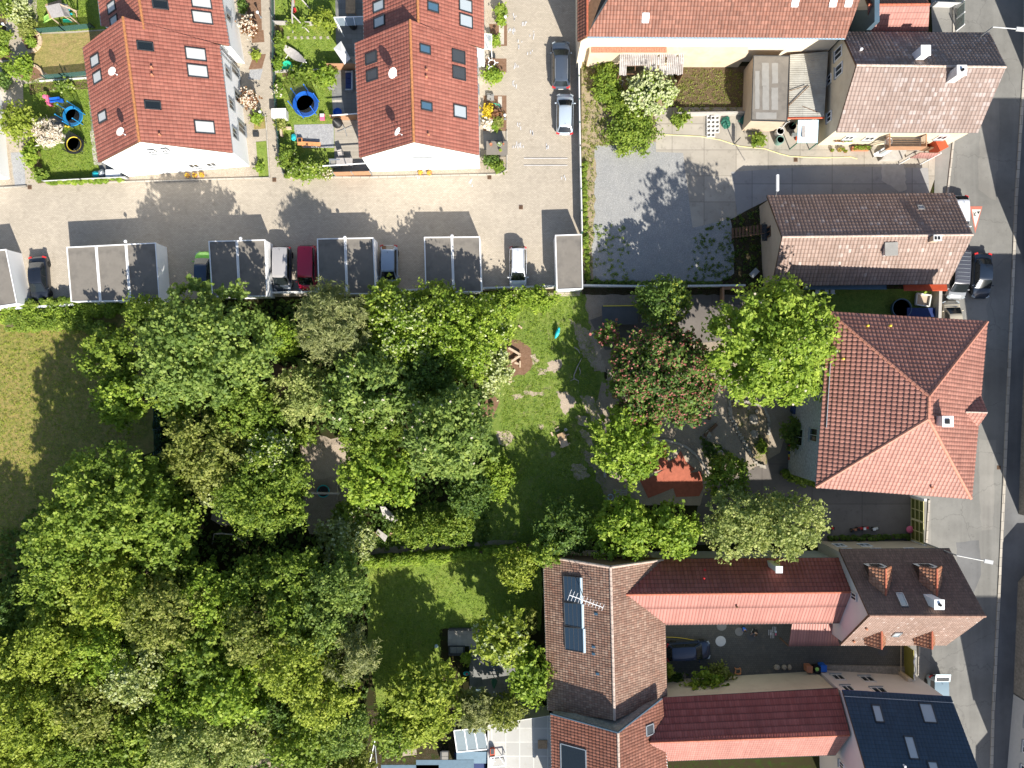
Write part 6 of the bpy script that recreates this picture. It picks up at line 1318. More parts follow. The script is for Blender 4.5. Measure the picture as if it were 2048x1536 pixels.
# --- yards and gardens at the top
tree('bush covered in cream blossom at the holed shed', 1302, 186, 52, 3.4, 'leaf_fresh', 'fine', 'petal_white', 1700, ry=40, bsize=.11, cat='bush')
tree('long dark green bramble patch beside the holed shed', 1212, 165, 26, 1.6, 'leaf_mid', 'shrub', ry=42); tree('green bramble patch above the square thicket', 1240, 212, 28, 1.2, 'leaf_mid', 'shrub', ry=26)
for i, (x, y) in enumerate(((1240, 248), (1284, 248), (1240, 280), (1284, 280))): pass
tree('square thicket of bushes beside the gravel lot', 1262, 264, 50, 1.3, 'leaf_mid', 'shrub', ry=42, irregular=.1)
tree('small round bush beside the brown soil plot', 1360, 238, 16, 1.0, 'leaf_mid', 'shrub'); tree('potted leafy shrub beside the felt-roofed outbuilding', 1516, 280, 13, 1.1, 'leaf_mid', 'shrub')
for (x, y, rx, ry, H, m, bl, bn, lb) in (
    (24, 22, 14, 20, 1.2, 'leaf_mid', None, 0, 'green bush at the top left corner'), (44, 22, 16, 26, 1.4, 'leaf_pale', 'petal_white', 260, 'whitish variegated shrub beside the top left path'), (56, 58, 16, 22, 1.2, 'leaf_olive', None, 0, 'olive shrub above the stone-edged bed'), (62, 82, 8, 9, .8, 'leaf_fresh', None, 0, 'small fresh bush in the stone-edged bed'),
    (8, 72, 14, 12, 1.0, 'leaf_mid', None, 0, 'round bush at the left edge beside the lamp'), (7, 100, 9, 9, .7, 'leaf_fresh', None, 0, 'little light green bush at the left edge'), (42, 134, 22, 24, 2.0, 'leaf_fresh', None, 0, 'bright lime bush at the path bend'), (13, 134, 7, 8, .7, 'leaf_mid', None, 0, 'small bush left of the bright lime bush'), (6, 162, 12, 16, 1.0, 'leaf_dark', None, 0, 'dark bush at the left edge above the slab square'),
    (42, 248, 36, 32, 3.0, 'leaf_yellow', None, 0, 'feathery yellow-green willow beside the toy corner'), (62, 310, 14, 26, 1.6, 'leaf_fresh', None, 0, 'glossy bright shrub at the left garden edge'), (80, 350, 14, 14, 1.0, 'leaf_mid', None, 0, 'low bush at the lower left garden corner'),
    (128, 172, 22, 6, .7, 'leaf_mid', 'petal_white', 30, 'flower border under the white edging'), (15, 12, 12, 14, 1.0, 'leaf_mid', None, 0, 'bush at the very corner of the frame'),
    (560, 90, 8, 24, 1.2, 'leaf_mid', None, 0, 'slim hedge bush along the footpath, upper'), (558, 128, 8, 14, 1.0, 'leaf_fresh', None, 0, 'slim bush beside the green tub'), (645, 42, 24, 18, 1.8, 'leaf_yellow', None, 0, 'broad yellow-green shrub beside the swing'), (594, 50, 22, 7, 1.0, 'leaf_mid', None, 0, 'climber on the slatted grey fence'),
    (655, 152, 16, 24, 1.8, 'leaf_fresh', None, 0, 'tall yellow-green shrub between the two patios'), (608, 151, 34, 7, 1.1, 'leaf_mid', None, 0, 'shrub row under the narrow board'), (556, 178, 6, 18, .8, 'leaf_mid', 'petal_cream', 20, 'rose border left of the big trampoline'), (560, 248, 10, 10, .8, 'leaf_olive', None, 0, 'grasses beside the white garden box'),
    (612, 338, 34, 18, 1.8, 'leaf_mid', 'petal_white', 60, 'rose bush with pale flowers at the bottom of the right garden'), (572, 312, 12, 26, 1.6, 'leaf_mid', None, 0, 'bush at the garden fence below the sand box'), (650, 346, 12, 8, 1.0, 'leaf_olive', 'petal_cream', 60, 'cream-flowering bush at the end of the board screen'),
    (498, 55, 18, 18, 1.9, 'leaf_red', 'petal_cream', 190, 'round variegated cream bush by the left terrace, upper of two'), (501, 198, 17, 17, 1.9, 'leaf_red', 'petal_cream', 200, 'round variegated cream bush by the left terrace, lower of two'), (485, 8, 8, 20, 1.0, 'leaf_dark', None, 0, 'dark bush at the top by the left terrace'),
    (512, 110, 6, 6, .6, 'leaf_yellow', None, 0, 'tiny yellow bush in the triangular bed'), (513, 236, 10, 10, .7, 'leaf_fresh', None, 0, 'fresh green bush below the cream bush'), (520, 336, 6, 7, .5, 'leaf_fresh', None, 0, 'tiny bush on the small lawn'),
    (1002, 22, 12, 10, 1.0, 'leaf_mid', None, 0, 'green bush in front of the right terrace, topmost'), (1002, 40, 8, 8, .7, 'leaf_fresh', None, 0, 'low bush beside the white marker post'), (991, 80, 7, 11, .9, 'leaf_fresh', None, 0, 'bright bush beside the glass canopy'), (989, 154, 23, 10, .8, 'leaf_fresh', None, 0, 'clipped hedge block in front of the right terrace'),
    (976, 221, 8, 9, .7, 'leaf_gold', None, 0, 'golden yellow shrub in the front bed'), (989, 229, 5, 8, .6, 'leaf_red', None, 0, 'small orange-red shrub in the front bed'), (976, 248, 10, 12, .5, 'petal_cream', None, 0, 'cream-coloured cushion plants in the front bed'), (997, 244, 9, 9, .6, 'leaf_olive', None, 0, 'grey-green cushion plant in the front bed'), (989, 254, 5, 5, .5, 'leaf_fresh', None, 0, 'bright green cushion plant in the front bed'),
    (983, 320, 14, 8, .9, 'leaf_dark', None, 0, 'dark bush below the grey shed'), (995, 334, 11, 10, .9, 'leaf_mid', None, 0, 'round bush at the corner of the right terrace bed'), (1385, 1376, 24, 18, 1.6, 'leaf_mid', None, 0, 'dark bush in the court bed, left'), (1442, 1346, 20, 18, 1.5, 'leaf_olive', None, 0, 'round dark clipped bush in the court'), (1352, 1360, 16, 12, .9, 'leaf_dark', None, 0, 'low dark bush by the court wall'),
    (1338, 1340, 3, 12, 2.4, 'leaf_yellow', None, 0, 'bright creeper on the barn corner in the court'), (1840, 572, 10, 6, .8, 'leaf_fresh', None, 0, 'bright bush under the two-tone roof edge'), (1540, 548, 6, 6, .5, 'leaf_mid', None, 0, 'weed clump beside the two-tone house')):
    tree(lb, x, y, rx, H, m, 'shrub', bl, bn, ry=ry, cat='bush', name='bush', bsize=.09)
tree('leafy shrub with bright tips in front of the sand-coloured wall', 1410, 1372, 48, 3.0, 'leaf_fresh', 'maple', ry=26, cat='bush', name='bush')
# ball-shaped pale willow standard
tree('round creamy-pink willow ball beside the black trampoline', 97, 268, 25, 2.6, 'petal_cream', 'pine', None, 0, irregular=.03, cat='bush', name='bush', hcf=.55, dens=.8)
# hedges
def hedge(label, path, w, h, mat, z0=0.0, name='hedge', cat='hedge'):
    NTREE[0] += 1; rng = np.random.default_rng(NTREE[0] + 500); q = [P(x, y, 0) for x, y in path]; c = sum(q, V((0, 0, 0))) / len(q)
    r = root(name, label, cat, (c.x, c.y, 0)); cs = []
    for a, b in zip(q, q[1:]):
        L = (b - a).length; n = int(L / .28) + 1
        for i in range(n):
            p = a.lerp(b, (i + rng.random()) / n)
            for z in (h * .35, h * .9): cs.append((p.x - c.x + rng.uniform(-1, 1) * w * .3, p.y - c.y + rng.uniform(-1, 1) * w * .3, z + rng.uniform(-.08, .08)))
    cs = np.array(cs); rad = np.full(len(cs), w * .38) * (.8 + .4 * rng.random(len(cs))); vv, t = leaf_arrays(rng, cs, rad, 110, .10, .65, .6, .3, .6); leaf_object('foliage', vv, t, mat, r); NLEAF[0] += len(t)
    mb = MB(); [mb.bar(V((a.x, a.y, h * .35)), V((b.x, b.y, h * .35)), w * .4, h * .6) for a, b in zip(q, q[1:])]; mb.build('stems', M['bark'], r)
    return r
hedge('long clipped hedge between the playground and the walled lawn', [(735, 1118), (870, 1112), (980, 1102), (1065, 1092)], 1.15, 1.5, 'leaf_fresh')
hedge('ivy along the white-topped retaining wall on the left', [(-30, 634), (120, 628), (200, 622), (270, 616)], 1.5, 1.0, 'leaf_fresh'); hedge('overgrown strip behind the left garages', [(-30, 612), (110, 606), (250, 601)], .8, 1.1, 'leaf_mid')
hedge('dense shrub border at the top of the left field', [(20, 648), (120, 645), (225, 660)], 1.6, 1.1, 'leaf_mid')
hedge('climber on the fence along the left garden', [(100, 367), (180, 364), (250, 360)], .5, .6, 'leaf_fresh'); hedge('ivy strip at the foot of the right garden', [(575, 352), (620, 353), (662, 352)], .6, .7, 'leaf_mid')
hedge('green strip along the foot of the beige wall by the gate', [(1655, 1075), (1740, 1074), (1815, 1073)], .5, .5, 'leaf_dark'); hedge('green bed at the south wall of the kindergarten', [(1560, 946), (1600, 958), (1640, 966)], .9, .7, 'leaf_mid')
hedge('weedy strip along the panel fence', [(1168, 330), (1170, 440), (1174, 560)], .5, .25, 'leaf_mid'); hedge('weeds along the wall at the lower end of the gravel lot', [(1180, 566), (1300, 570), (1440, 570)], .6, .35, 'leaf_dark')
# undergrowth and rough grass nobody could count
def scatter(label, name, cat, poly, n, size, mat, zmax=.25, aspect=.6, avoid=None, seed=1, clump=6):
    rng = np.random.default_rng(seed); xs = [p[0] for p in poly]; ys = [p[1] for p in poly]; out = []
    def inside(x, y, pl):
        c = False; j = len(pl) - 1
        for i in range(len(pl)):
            if (pl[i][1] > y) != (pl[j][1] > y) and x < (pl[j][0] - pl[i][0]) * (y - pl[i][1]) / (pl[j][1] - pl[i][1]) + pl[i][0]: c = not c
            j = i
        return c
    while len(out) < n:
        x = rng.uniform(min(xs), max(xs)); y = rng.uniform(min(ys), max(ys))
        if inside(x, y, poly) and not any(inside(x, y, a) for a in (avoid or [])): p = P(x, y); out.append((p.x, p.y, rng.uniform(.03, zmax)))
    cs = np.array(out); vv, t = leaf_arrays(rng, cs, np.full(n, .22), clump, size, aspect, .8, .4, .1); vv[:, 2] = np.maximum(vv[:, 2], .03)
    c = cs.mean(0); c[2] = 0; o = leaf_object(name, vv, t, mat, None, tuple(c)); o.location = tuple(c); tag(o, label, cat, kind='stuff'); NLEAF[0] += len(t); return o
scatter('undergrowth on the floor of the wood', 'undergrowth', 'undergrowth', [(-40, 1100), (100, 1000), (330, 900), (600, 860), (740, 1110), (735, 1560), (-40, 1560)], 9000, .16, 'leaf_dark', .6, seed=1, avoid=[[(420, 1000), (480, 1000), (480, 1060), (420, 1060)], [(595, 865), (705, 865), (720, 1070), (610, 1075)]])
scatter('undergrowth beneath the playground trees', 'undergrowth', 'undergrowth', [(270, 612), (990, 586), (980, 1090), (740, 1100), (600, 1075), (330, 900)], 6500, .15, 'leaf_dark', .5, seed=2, avoid=[[(595, 865), (705, 865), (720, 1070), (610, 1075)], [(520, 725), (600, 735), (600, 800), (545, 800)]])
scatter('rough grass tufts of the playground lawn', 'grass', 'grass', [(990, 586), (1168, 586), (1190, 700), (1215, 1000), (1170, 1095), (960, 1095), (1000, 900), (1010, 780)], 7000, .07, 'leaf_fresh', .05, .25, seed=3, clump=5, avoid=[[(1012, 678), (1068, 695), (1060, 750), (1012, 758)], [(1090, 715), (1125, 715), (1125, 745), (1090, 745)], [(1115, 785), (1150, 795), (1145, 830), (1120, 830)]])
scatter('rough grass tufts of the left field', 'grass', 'grass', [(-10, 655), (250, 655), (300, 860), (150, 980), (60, 1120), (-10, 1160)], 6000, .08, 'leaf_yellow', .05, .25, seed=4, clump=4)
scatter('grass blades of the walled lawn', 'grass', 'grass', [(738, 1130), (1075, 1112), (1078, 1250), (885, 1256), (880, 1420), (750, 1430)], 6000, .06, 'leaf_fresh', .04, .3, seed=5, clump=5)
scatter('grass tufts of the terrace gardens', 'grass', 'grass', [(64, 0), (195, 0), (200, 352), (96, 356), (62, 290)], 4500, .06, 'leaf_fresh', .04, .3, seed=6, clump=4, avoid=[[(20, 66), (260, 56), (260, 150), (20, 160)], [(99, 233), (132, 232), (132, 256), (99, 256)]])
scatter('grass tufts of the gardens between the terraces', 'grass', 'grass', [(552, 0), (668, 0), (664, 345), (575, 345), (556, 250)], 3500, .06, 'leaf_fresh', .04, .3, seed=7, clump=4, avoid=[[(586, 245), (670, 245), (670, 298), (600, 298)]])
scatter('weeds scattered on the gravel lot', 'weeds', 'weeds', [(1186, 450), (1260, 450), (1270, 560), (1190, 562)], 70, .07, 'leaf_mid', .08, .5, seed=8, clump=22); scatter('dark weeds along the edge of the gravel lot', 'weeds', 'weeds', [(1390, 470), (1470, 430), (1530, 420), (1540, 570), (1370, 572)], 260, .08, 'leaf_dark', .1, .5, seed=9, clump=18)
scatter('dry weeds on the sandy verge', 'weeds', 'weeds', [(1165, 130), (1215, 140), (1230, 290), (1188, 300), (1185, 560), (1165, 560)], 420, .07, 'leaf_olive', .08, .5, seed=10, clump=9); scatter('dead leaves and moss on the brown soil plot', 'ground_cover', 'ground cover', [(1355, 140), (1485, 140), (1485, 225), (1352, 225)], 500, .06, 'leaf_olive', .05, .6, seed=11, clump=5)
# ------------------------------------------------------------------ things in the gardens, yards and streets
X_, Y_, Z_ = (1, 0, 0), (0, 1, 0), (0, 0, 1)
def at(x, y, z=.03): p = P(x, y); return V((p.x, p.y, z))
def thing(name, label, cat, x, y, group=None, z=.03): p = P(x, y); return root(name, label, cat, (p.x, p.y, z), group)
def trampoline(label, x, y, R, rim, lean=0, net=True, poles=6, h=.6, top=1.9, net_m='net', pole_m='blue', ring='blue'):
    r = thing('trampoline', label, 'trampoline', x, y); c = at(x, y, 0)
    MB().lathe(c + V((0, 0, h)), [(.01, 0), (R * .72, 0)], 28).build('mat', M['black'], r)
    MB().lathe(c + V((0, 0, h)), [(R * .70, .01), (R * .72, .05), (R, .05), (R * 1.02, -.04), (R * .98, -.08)], 28, cap=False).build('padding', M[ring], r, True)
    lg = MB(); 
    for k in range(4): a = .8 + k * math.pi / 2; lg.tube([c + V((math.cos(a) * R * .9, math.sin(a) * R * .9, h)), c + V((math.cos(a) * R * .9, math.sin(a) * R * .9, 0))], .03, 6)
    lg.build('leg', M['metal'], r)
    if net:
        pm = []
        for k in range(poles): a = .3 + k * 2 * math.pi / poles; b = c + V((math.cos(a) * R * 1.03, math.sin(a) * R * 1.03, .1)); pm.append((b, b + V((0, 0, top))))
        for b, t in pm: MB().tube([b, t], .045, 8).ball(t, .07).build('pole', M[pole_m], r)
        n = MB(); k = 24
        for i in range(k): a, b = 2 * math.pi * i / k, 2 * math.pi * (i + 1) / k; n.poly([c + V((math.cos(a) * R, math.sin(a) * R, h + .06)), c + V((math.cos(b) * R, math.sin(b) * R, h + .06)), c + V((math.cos(b) * R * .98, math.sin(b) * R * .98, top)), c + V((math.cos(a) * R * .98, math.sin(a) * R * .98, top))])
        n.build('net', M[net_m], r, fix=False)
    return r
trampoline('large trampoline with blue padding and poles and a dark net', 614, 212, 1.25, .3, poles=6, top=2.3)
trampoline('small trampoline with bright blue padding beside the left terrace', 152, 236, .98, .3, poles=6, top=1.9, ring='sky_blue', pole_m='sky_blue', net=True)
trampoline('black trampoline with a yellow ring beside the creamy-pink willow ball', 155, 292, .95, .3, poles=5, top=1.5, ring='black', pole_m='black'); r = [o for o in bpy.data.objects if o.name.startswith('trampoline')][-1]
MB().lathe(at(155, 292, 0) + V((0, 0, .66)), [(.66, 0), (.72, .03), (.74, 0)], 28, cap=False).build('yellow_ring', M['yellow'], r)
# wooden play tower
r = thing('play_tower', 'grey wooden play tower with a green slide and swing beams on the top lawn', 'play tower', 118, 40); z1 = 2.3
a, b, c, d = P(91, 12, 1.9), P(118, 6, 2.6), P(129, 32, 2.6), P(104, 36, 1.9); mb = MB(); slab(mb, [a, b, c, d], .06); e, f = P(124, 2, 2.0), P(140, 40, 1.9); slab(mb, [b, P(134, 8, 1.9), P(141, 34, 1.9), c], .06); mb.build('roof', M['grey_wood'], r)
mb = MB(); [mb.bar(p, V((p.x, p.y, 0)), .09) for p in (a, d, P(134, 10, 1.9), P(139, 32, 1.9))]; mb.bar(P(118, 8, 2.5), P(152, 22, 2.2), .1); mb.bar(P(152, 22, 2.2), P(154, 34, 0), .09); mb.bar(P(152, 22, 2.2), P(156, 20, 0), .09); mb.bar(P(128, 32, 2.4), P(148, 44, 0), .09); mb.build('frame', M['pale_wood'], r)
MB().obox(at(122, 28, 1.0), (1, .3, 0), (-.3, 1, 0), Z_, 1.6, 1.5, .08).build('platform', M['wood'], r)
sl_ = MB(); q = [P(105, 30, 1.1), P(97, 34, .7), P(91, 38, .3), P(88, 40, .15)]
for i in range(3): sl_.obox((q[i] + q[i + 1]) / 2, q[i + 1] - q[i], (q[i + 1] - q[i]).cross(V(Z_)), Z_, (q[i + 1] - q[i]).length + .05, .5, .05); [sl_.bar(q[i] + s * V((.1, .25, .1)), q[i + 1] + s * V((.1, .25, .1)) + V((0, 0, .0)), .05, .15) for s in (-1, 1)]
sl_.build('slide', M['lime'], r); MB().obox(at(137, 43, .15), X_, Y_, Z_, .9, .3, .12).build('step', M['green_plastic'], r)
for (x, y) in ((141, 24), (146, 32)): MB().obox(at(x, y, .45), X_, Y_, Z_, .4, .18, .04).bar(at(x - 3, y, .45), P(x - 4, y - 4, 2.2), .02).bar(at(x + 3, y, .45), P(x + 3, y - 4, 2.2), .02).build('swing_seat', M['teal'], r)
def lamp_post(label, x, y, h=.9):
    r = thing('garden_lamp', label, 'lamp', x, y); MB().tube([at(x, y, 0), at(x, y, h)], .04, 8).lathe(at(x, y, 0), [(.12, 0), (.12, .04)], 12).build('post', M['metal'], r); MB().lathe(at(x, y, h), [(.06, 0), (.12, .15), (.14, .3), (.02, .36)], 12).build('head', M['white'], r); return r
lamp_post('white bollard lamp by the path at the left edge', 20, 58); lamp_post('white bollard lamp above the upper cream bush', 522, 35); lamp_post('white bollard lamp below the lower cream bush', 527, 231); lamp_post('white marker lamp beside the golden shrub', 1010, 238); lamp_post('white marker lamp beside the topmost front bush', 1011, 44)
# toy slide corner
r = thing('toy_slide', 'small blue toy slide with a pink side on the left lawn', 'toy slide', 112, 208); MB().obox(at(115, 204, .55), (1, .12, 0), (-.12, 1, 0), Z_, 1.1, .42, .06).obox(at(115, 200, .62), (1, .12, 0), (-.12, 1, 0), Z_, 1.1, .05, .15).obox(at(115, 207, .62), (1, .12, 0), (-.12, 1, 0), Z_, 1.1, .05, .15).obox(at(124, 203, .3), (1, 0, -.8), Y_, (.8, 0, 1), .6, .4, .05).build('chute', M['blue'], r)
MB().obox(at(104, 205, .45), (.2, -1, 0), (1, .2, 0), Z_, .9, .25, .8).lathe(at(100, 200, .85), [(.12, 0), (.2, .05), (.2, .15), (.08, .18)], 12).build('side', M['pink'], r)
for x, y in ((100, 208), (107, 212)): MB().bar(at(x, y, 0), at(x, y, .8), .06).build('leg', M['pink'], r)
for i, (x, y) in enumerate(((129, 218), (132, 253), (138, 254))): o = MB().ball(at(x, y, .15), .16, .12, .12).tube([at(x, y, .25), at(x, y + 2, .33)], .04).build('watering_can', M['yellow']); tag(o, ['yellow toy can above the small blue trampoline', 'orange-yellow toy can below the small blue trampoline, left', 'yellow toy can below the small blue trampoline, right'][i], 'toy')
o = MB().obox(at(79, 174, .2), X_, Y_, Z_, 1.2, .9, .03).build('ladder', M['metal']) if 0 else None
def chair(label, x, y, rz, m='white', s=1.0, group=None, name='garden_chair', slat=False):
    r = root(name, label, 'chair', (0, 0, 0), group); MB().obox((0, 0, .44), X_, Y_, Z_, .46, .46, .05).build('seat', M[m], r); MB().obox((0, .24, .72), X_, (0, 1, -.2), (0, .2, 1), .46, .05, .52).build('backrest', M[m], r)
    for a in (-1, 1):
        MB().bar((a * .24, -.2, .66), (a * .24, .22, .68), .05, .04).build('armrest', M[m], r)
        for b in (-1, 1): MB().bar((a * .21, b * .21, 0), (a * .21, b * .2, .44), .045).build('leg', M[m], r)
    p = at(x, y); place(r, p, rz, s=s); return r
for i, (x, y, a) in enumerate(((1631, 584, 1.3), (1649, 584, 1.5), (1661, 584, 1.55))): chair(['tilted white garden chair, leftmost of three below the two-tone house', 'middle white garden chair below the two-tone house', 'right white garden chair below the two-tone house'][i], x, y, a, group='white garden chairs')
# parasols, grills, patio things
r = thing('parasol', 'pale grey cantilever parasol, folded flat over the upper patio', 'parasol', 707, 110); q = [P(681, 82, 2.3), P(670, 98, 2.2), P(690, 128, 2.1), P(702, 116, 2.1)]; mb = MB(); cpk = P(684, 96, 2.7)
q = [P(682, 82, 2.3), P(667, 97, 2.2), P(689, 129, 2.1), P(701, 117, 2.15)]; cc_ = (q[0] + q[1] + q[2] + q[3]) / 4 + V((0, 0, .35))
for i in range(4): mb.poly([q[i], q[(i + 1) % 4], cc_])
mb.build('canopy', M['off_white'], r, fix=False); MB().tube([at(703, 122, 0), P(692, 108, 2.6)], .05).build('pole', M['metal'], r); MB().box(at(703, 122, .08), (.8, .8, .12)).build('base', M['stone'], r)
r = thing('parasol', 'closed black parasol with base feet on the wooden deck', 'parasol', 690, 252); MB().lathe((P(682, 255).x, P(0, 255).y, 1.2), [(.5, 0), (.55, .25), (.35, .6), (.1, .9), (.02, 1.0)], 10, (-.35, .1, 1)).build('canopy', M['black'], r, True); c = at(690, 258, .08)
mb = MB(); [mb.bar(c, c + V((math.cos(a) * .8, math.sin(a) * .8, 0)), .06) for a in (.4, 2, 3.5, 5)]; mb.tube([c, c + V((0, 0, 1.3))], .05); mb.build('stand', M['metal'], r)
r = thing('grill', 'black covered grill on the upper patio', 'grill', 708, 54); MB().lathe(at(708, 54, 0), [(.34, 0), (.42, .5), (.45, .9), (.3, 1.1), (.02, 1.15)], 8).build('cover', M['black'], r)
r = thing('storage_box', 'white-lidded garden box beside the footpath', 'storage box', 564, 234); MB().obox(at(564, 234, .55), (1, .02, 0), (-.02, 1, 0), Z_, 1.35, .85, 1.05).build('body', M['grey_wall'], r); MB().obox(at(564, 234, 1.12), (1, .02, 0), (-.02, 1, 0), Z_, 1.45, .95, .08).build('lid', M['off_white'], r)
r = thing('tub', 'round green plastic paddling tub beside the fence board', 'tub', 576, 134); MB().lathe(at(576, 134, 0), [(.48, 0), (.52, .35), (.48, .35), (.44, .08), (.01, .08)], 24).build('shell', M['green_plastic'], r)
r = thing('hammock', 'white-framed hammock stand lying diagonally on the lawn', 'hammock', 592, 112); a, b = at(563, 93, .9), at(617, 132, .9); mb = MB().tube([a, a.lerp(b, .2) - V((0, 0, .7)), a.lerp(b, .8) - V((0, 0, .7)), b], .045, 8); d_ = (b - a).normalized(); s_ = V((-d_.y, d_.x, 0))
for t in (.32, .82): p = a.lerp(b, t) - V((0, 0, .82)); mb.tube([p - s_ * .75, p + s_ * .35], .04, 8)
mb.build('stand', M['white'], r); mb = MB(); n_ = 10
for i in range(n_ + 1):
    t = i / n_; w = .42 * math.sin(math.pi * t) + .03; p = a.lerp(b, t) - V((0, 0, .45 * math.sin(math.pi * t))); mb.v += [tuple(p - s_ * w), tuple(p + s_ * w)]
for i in range(n_): mb.f.append((2 * i, 2 * i + 1, 2 * i + 3, 2 * i + 2))
mb.build('cloth', M['grey_wood'], r, fix=False)
r = thing('swing_frame', 'wooden swing frame with red seats cut by the top edge', 'swing', 590, 22); mb = MB(); ap, bp = P(584, 28, 2.2), P(586, -20, 2.2); mb.bar(ap, bp, .12)
for q in (ap, bp): mb.bar(q, V((q.x - .5, q.y - .9, 0)), .1); mb.bar(q, V((q.x + 1.1, q.y - .8, 0)), .1)
mb.bar(V((ap.x - .35, ap.y - .6, .6)), V((ap.x + .8, ap.y - .6, .6)), .08); mb.build('frame', M['grey_wood'], r)
for i, y in enumerate((8, 25)): MB().ball(at(589 + i * 3, y, .5), .18, .3, .12).bar(at(589 + i * 3, y, .5), ap + V((0, (25 - y) * .04, 0)), .03).build('swing_seat', M['red'], r)
r = thing('patio_roof', 'glazed patio roof between the upper garden and the patio', 'patio roof', 700, 44); q = pts((668, 35, 2.4), (727, 33, 2.6), (727, 50, 2.6), (678, 52, 2.4)); MB().poly(q).build('glass_sheet', M['clear_glass'], r, fix=False); mb = MB(); [mb.bar(q[0].lerp(q[1], t), q[3].lerp(q[2], t), .06) for t in (0, .33, .66, 1)]; mb.bar(q[0], q[1], .08); mb.bar(q[3], V((q[3].x, q[3].y, 0)), .08); mb.bar(q[0], V((q[0].x, q[0].y, 0)), .08); mb.build('frame', M['white'], r)
r = thing('bench', 'long orange wooden bench lying along the grey sand box', 'bench', 618, 292); MB().obox(at(620, 290, .42), (1, -.05, 0), (.05, 1, 0), Z_, 2.3, .38, .05).build('seat', M['orange_wood'], r)
for x in (607, 636): MB().obox(at(x, 290, .22), X_, Y_, Z_, .06, .34, .4).build('leg', M['orange_wood'], r)
r = thing('plant_box', 'orange wooden box with a dark cover beside the long bench', 'box', 602, 283); MB().obox(at(602, 283, .25), X_, Y_, Z_, .45, .45, .45).build('box', M['orange_wood'], r); MB().obox(at(602, 283, .48), X_, Y_, Z_, .33, .33, .03).build('opening', M['black'], r)
r = thing('raised_bed', 'L-shaped pale wooden bed edge at the lawn beside the sand box', 'raised bed', 566, 262); MB().bar(at(562, 258, .2), at(584, 258, .2), .22, .4).bar(at(563, 258, .2), at(565, 275, .2), .22, .4).build('boards', M['pale_wood'], r)
r = thing('toy_pile', 'turquoise toy bag at the corner of the grey sand box', 'toy', 588, 276); MB().ball(at(588, 276, .2), .28, .35, .2, jit=.15).build('bag', M['teal'], r)
r = thing('ride_on_toy', 'pink and white ride-on toy beside the brown screen', 'toy', 646, 236); MB().box(at(646, 236, .25), (.45, .6, .3)).build('body', M['pink'], r); MB().box(at(646, 233, .42), (.4, .25, .1)).build('seat', M['white'], r)
r = thing('paddling_pool', 'deep blue plastic shell on the middle patio', 'pool', 676, 226); MB().lathe(at(676, 226, 0), [(.4, 0), (.45, .25), (.4, .25), (.3, .06), (.01, .06)], 14).build('shell', M['blue'], r)
def table(label, x, y, w, l, h, m, rz=0, name='garden_table', legm=None, group=None):
    r = root(name, label, 'table', (0, 0, 0), group); MB().obox((0, 0, h), X_, Y_, Z_, w, l, .05).build('tabletop', M[m], r)
    for a in (-1, 1):
        for b in (-1, 1): MB().bar((a * w * .43, b * l * .43, 0), (a * w * .43, b * l * .43, h), .06).build('leg', M[legm or m], r)
    place(r, at(x, y), rz); return r
def sofa(label, x, y, w, m, cush, rz=0):
    r = root('garden_sofa', label, 'sofa', (0, 0, 0)); MB().box((0, 0, .2), (w, .75, .28)).build('base', M[m], r); MB().box((0, .34, .5), (w, .14, .5)).build('backrest', M[m], r)
    for s in (-1, 1): MB().box((s * (w / 2 - .07), 0, .45), (.14, .75, .3)).build('armrest', M[m], r)
    n = max(1, round(w / .75)); [MB().box((-w / 2 + .14 + (w - .28) * (i + .5) / n, -.03, .42), ((w - .28) / n - .03, .62, .14)).build('cushion', M[cush], r) for i in range(n)]
    place(r, at(x, y), rz); return r
table('long brown wooden table in the shade at the top patio', 704, 12, .95, 2.2, .74, 'wood'); table('white-framed table near the lower terrace screen', 692, 328, 1.6, .8, .72, 'grey_wood', 0, legm='white'); sofa('dark blue sofa on the shady middle patio', 700, 166, 1.9, 'metal', 'navy', -1.57)
chair('grey garden chair on the lower deck', 684, 311, .3, 'grey_wood'); chair('grey lounger at the end of the middle patio', 667, 178, 1.2, 'felt_light', 1.3); sofa('small grey bench on the lower deck by the screen', 672, 330, 1.1, 'metal', 'felt_light', 0)
r = thing('awning_frame', 'white beams of an awning frame above the lower deck', 'awning', 690, 330); mb = MB(); mb.bar(P(645, 332, 2.2), P(742, 326, 2.2), .09); mb.bar(P(664, 231, 2.1), P(716, 227, 2.1), .09); [mb.bar(P(x, y, 2.2), at(x, y + 1, 0), .07) for x, y in ((650, 332), (692, 329), (735, 327))]; mb.build('frame', M['white'], r)
r = thing('cushion_box', 'pale box under the left terrace screen at the bottom of the garden', 'box', 232, 350); MB().box(at(232, 350, .3), (1.4, .7, .55)).build('body', M['off_white'], r); MB().box(at(232, 350, .6), (1.45, .75, .06)).build('lid', M['white'], r)
r = thing('covered_pile', 'turquoise and silver covered pile beside the pale box', 'cover', 203, 348); MB().ball(at(196, 350, .2), .5, .35, .35, jit=.1).build('blue_cover', M['teal'], r); MB().ball(at(207, 348, .25), .4, .4, .4, jit=.2, seed=3).build('silver_cover', M['metal'], r)
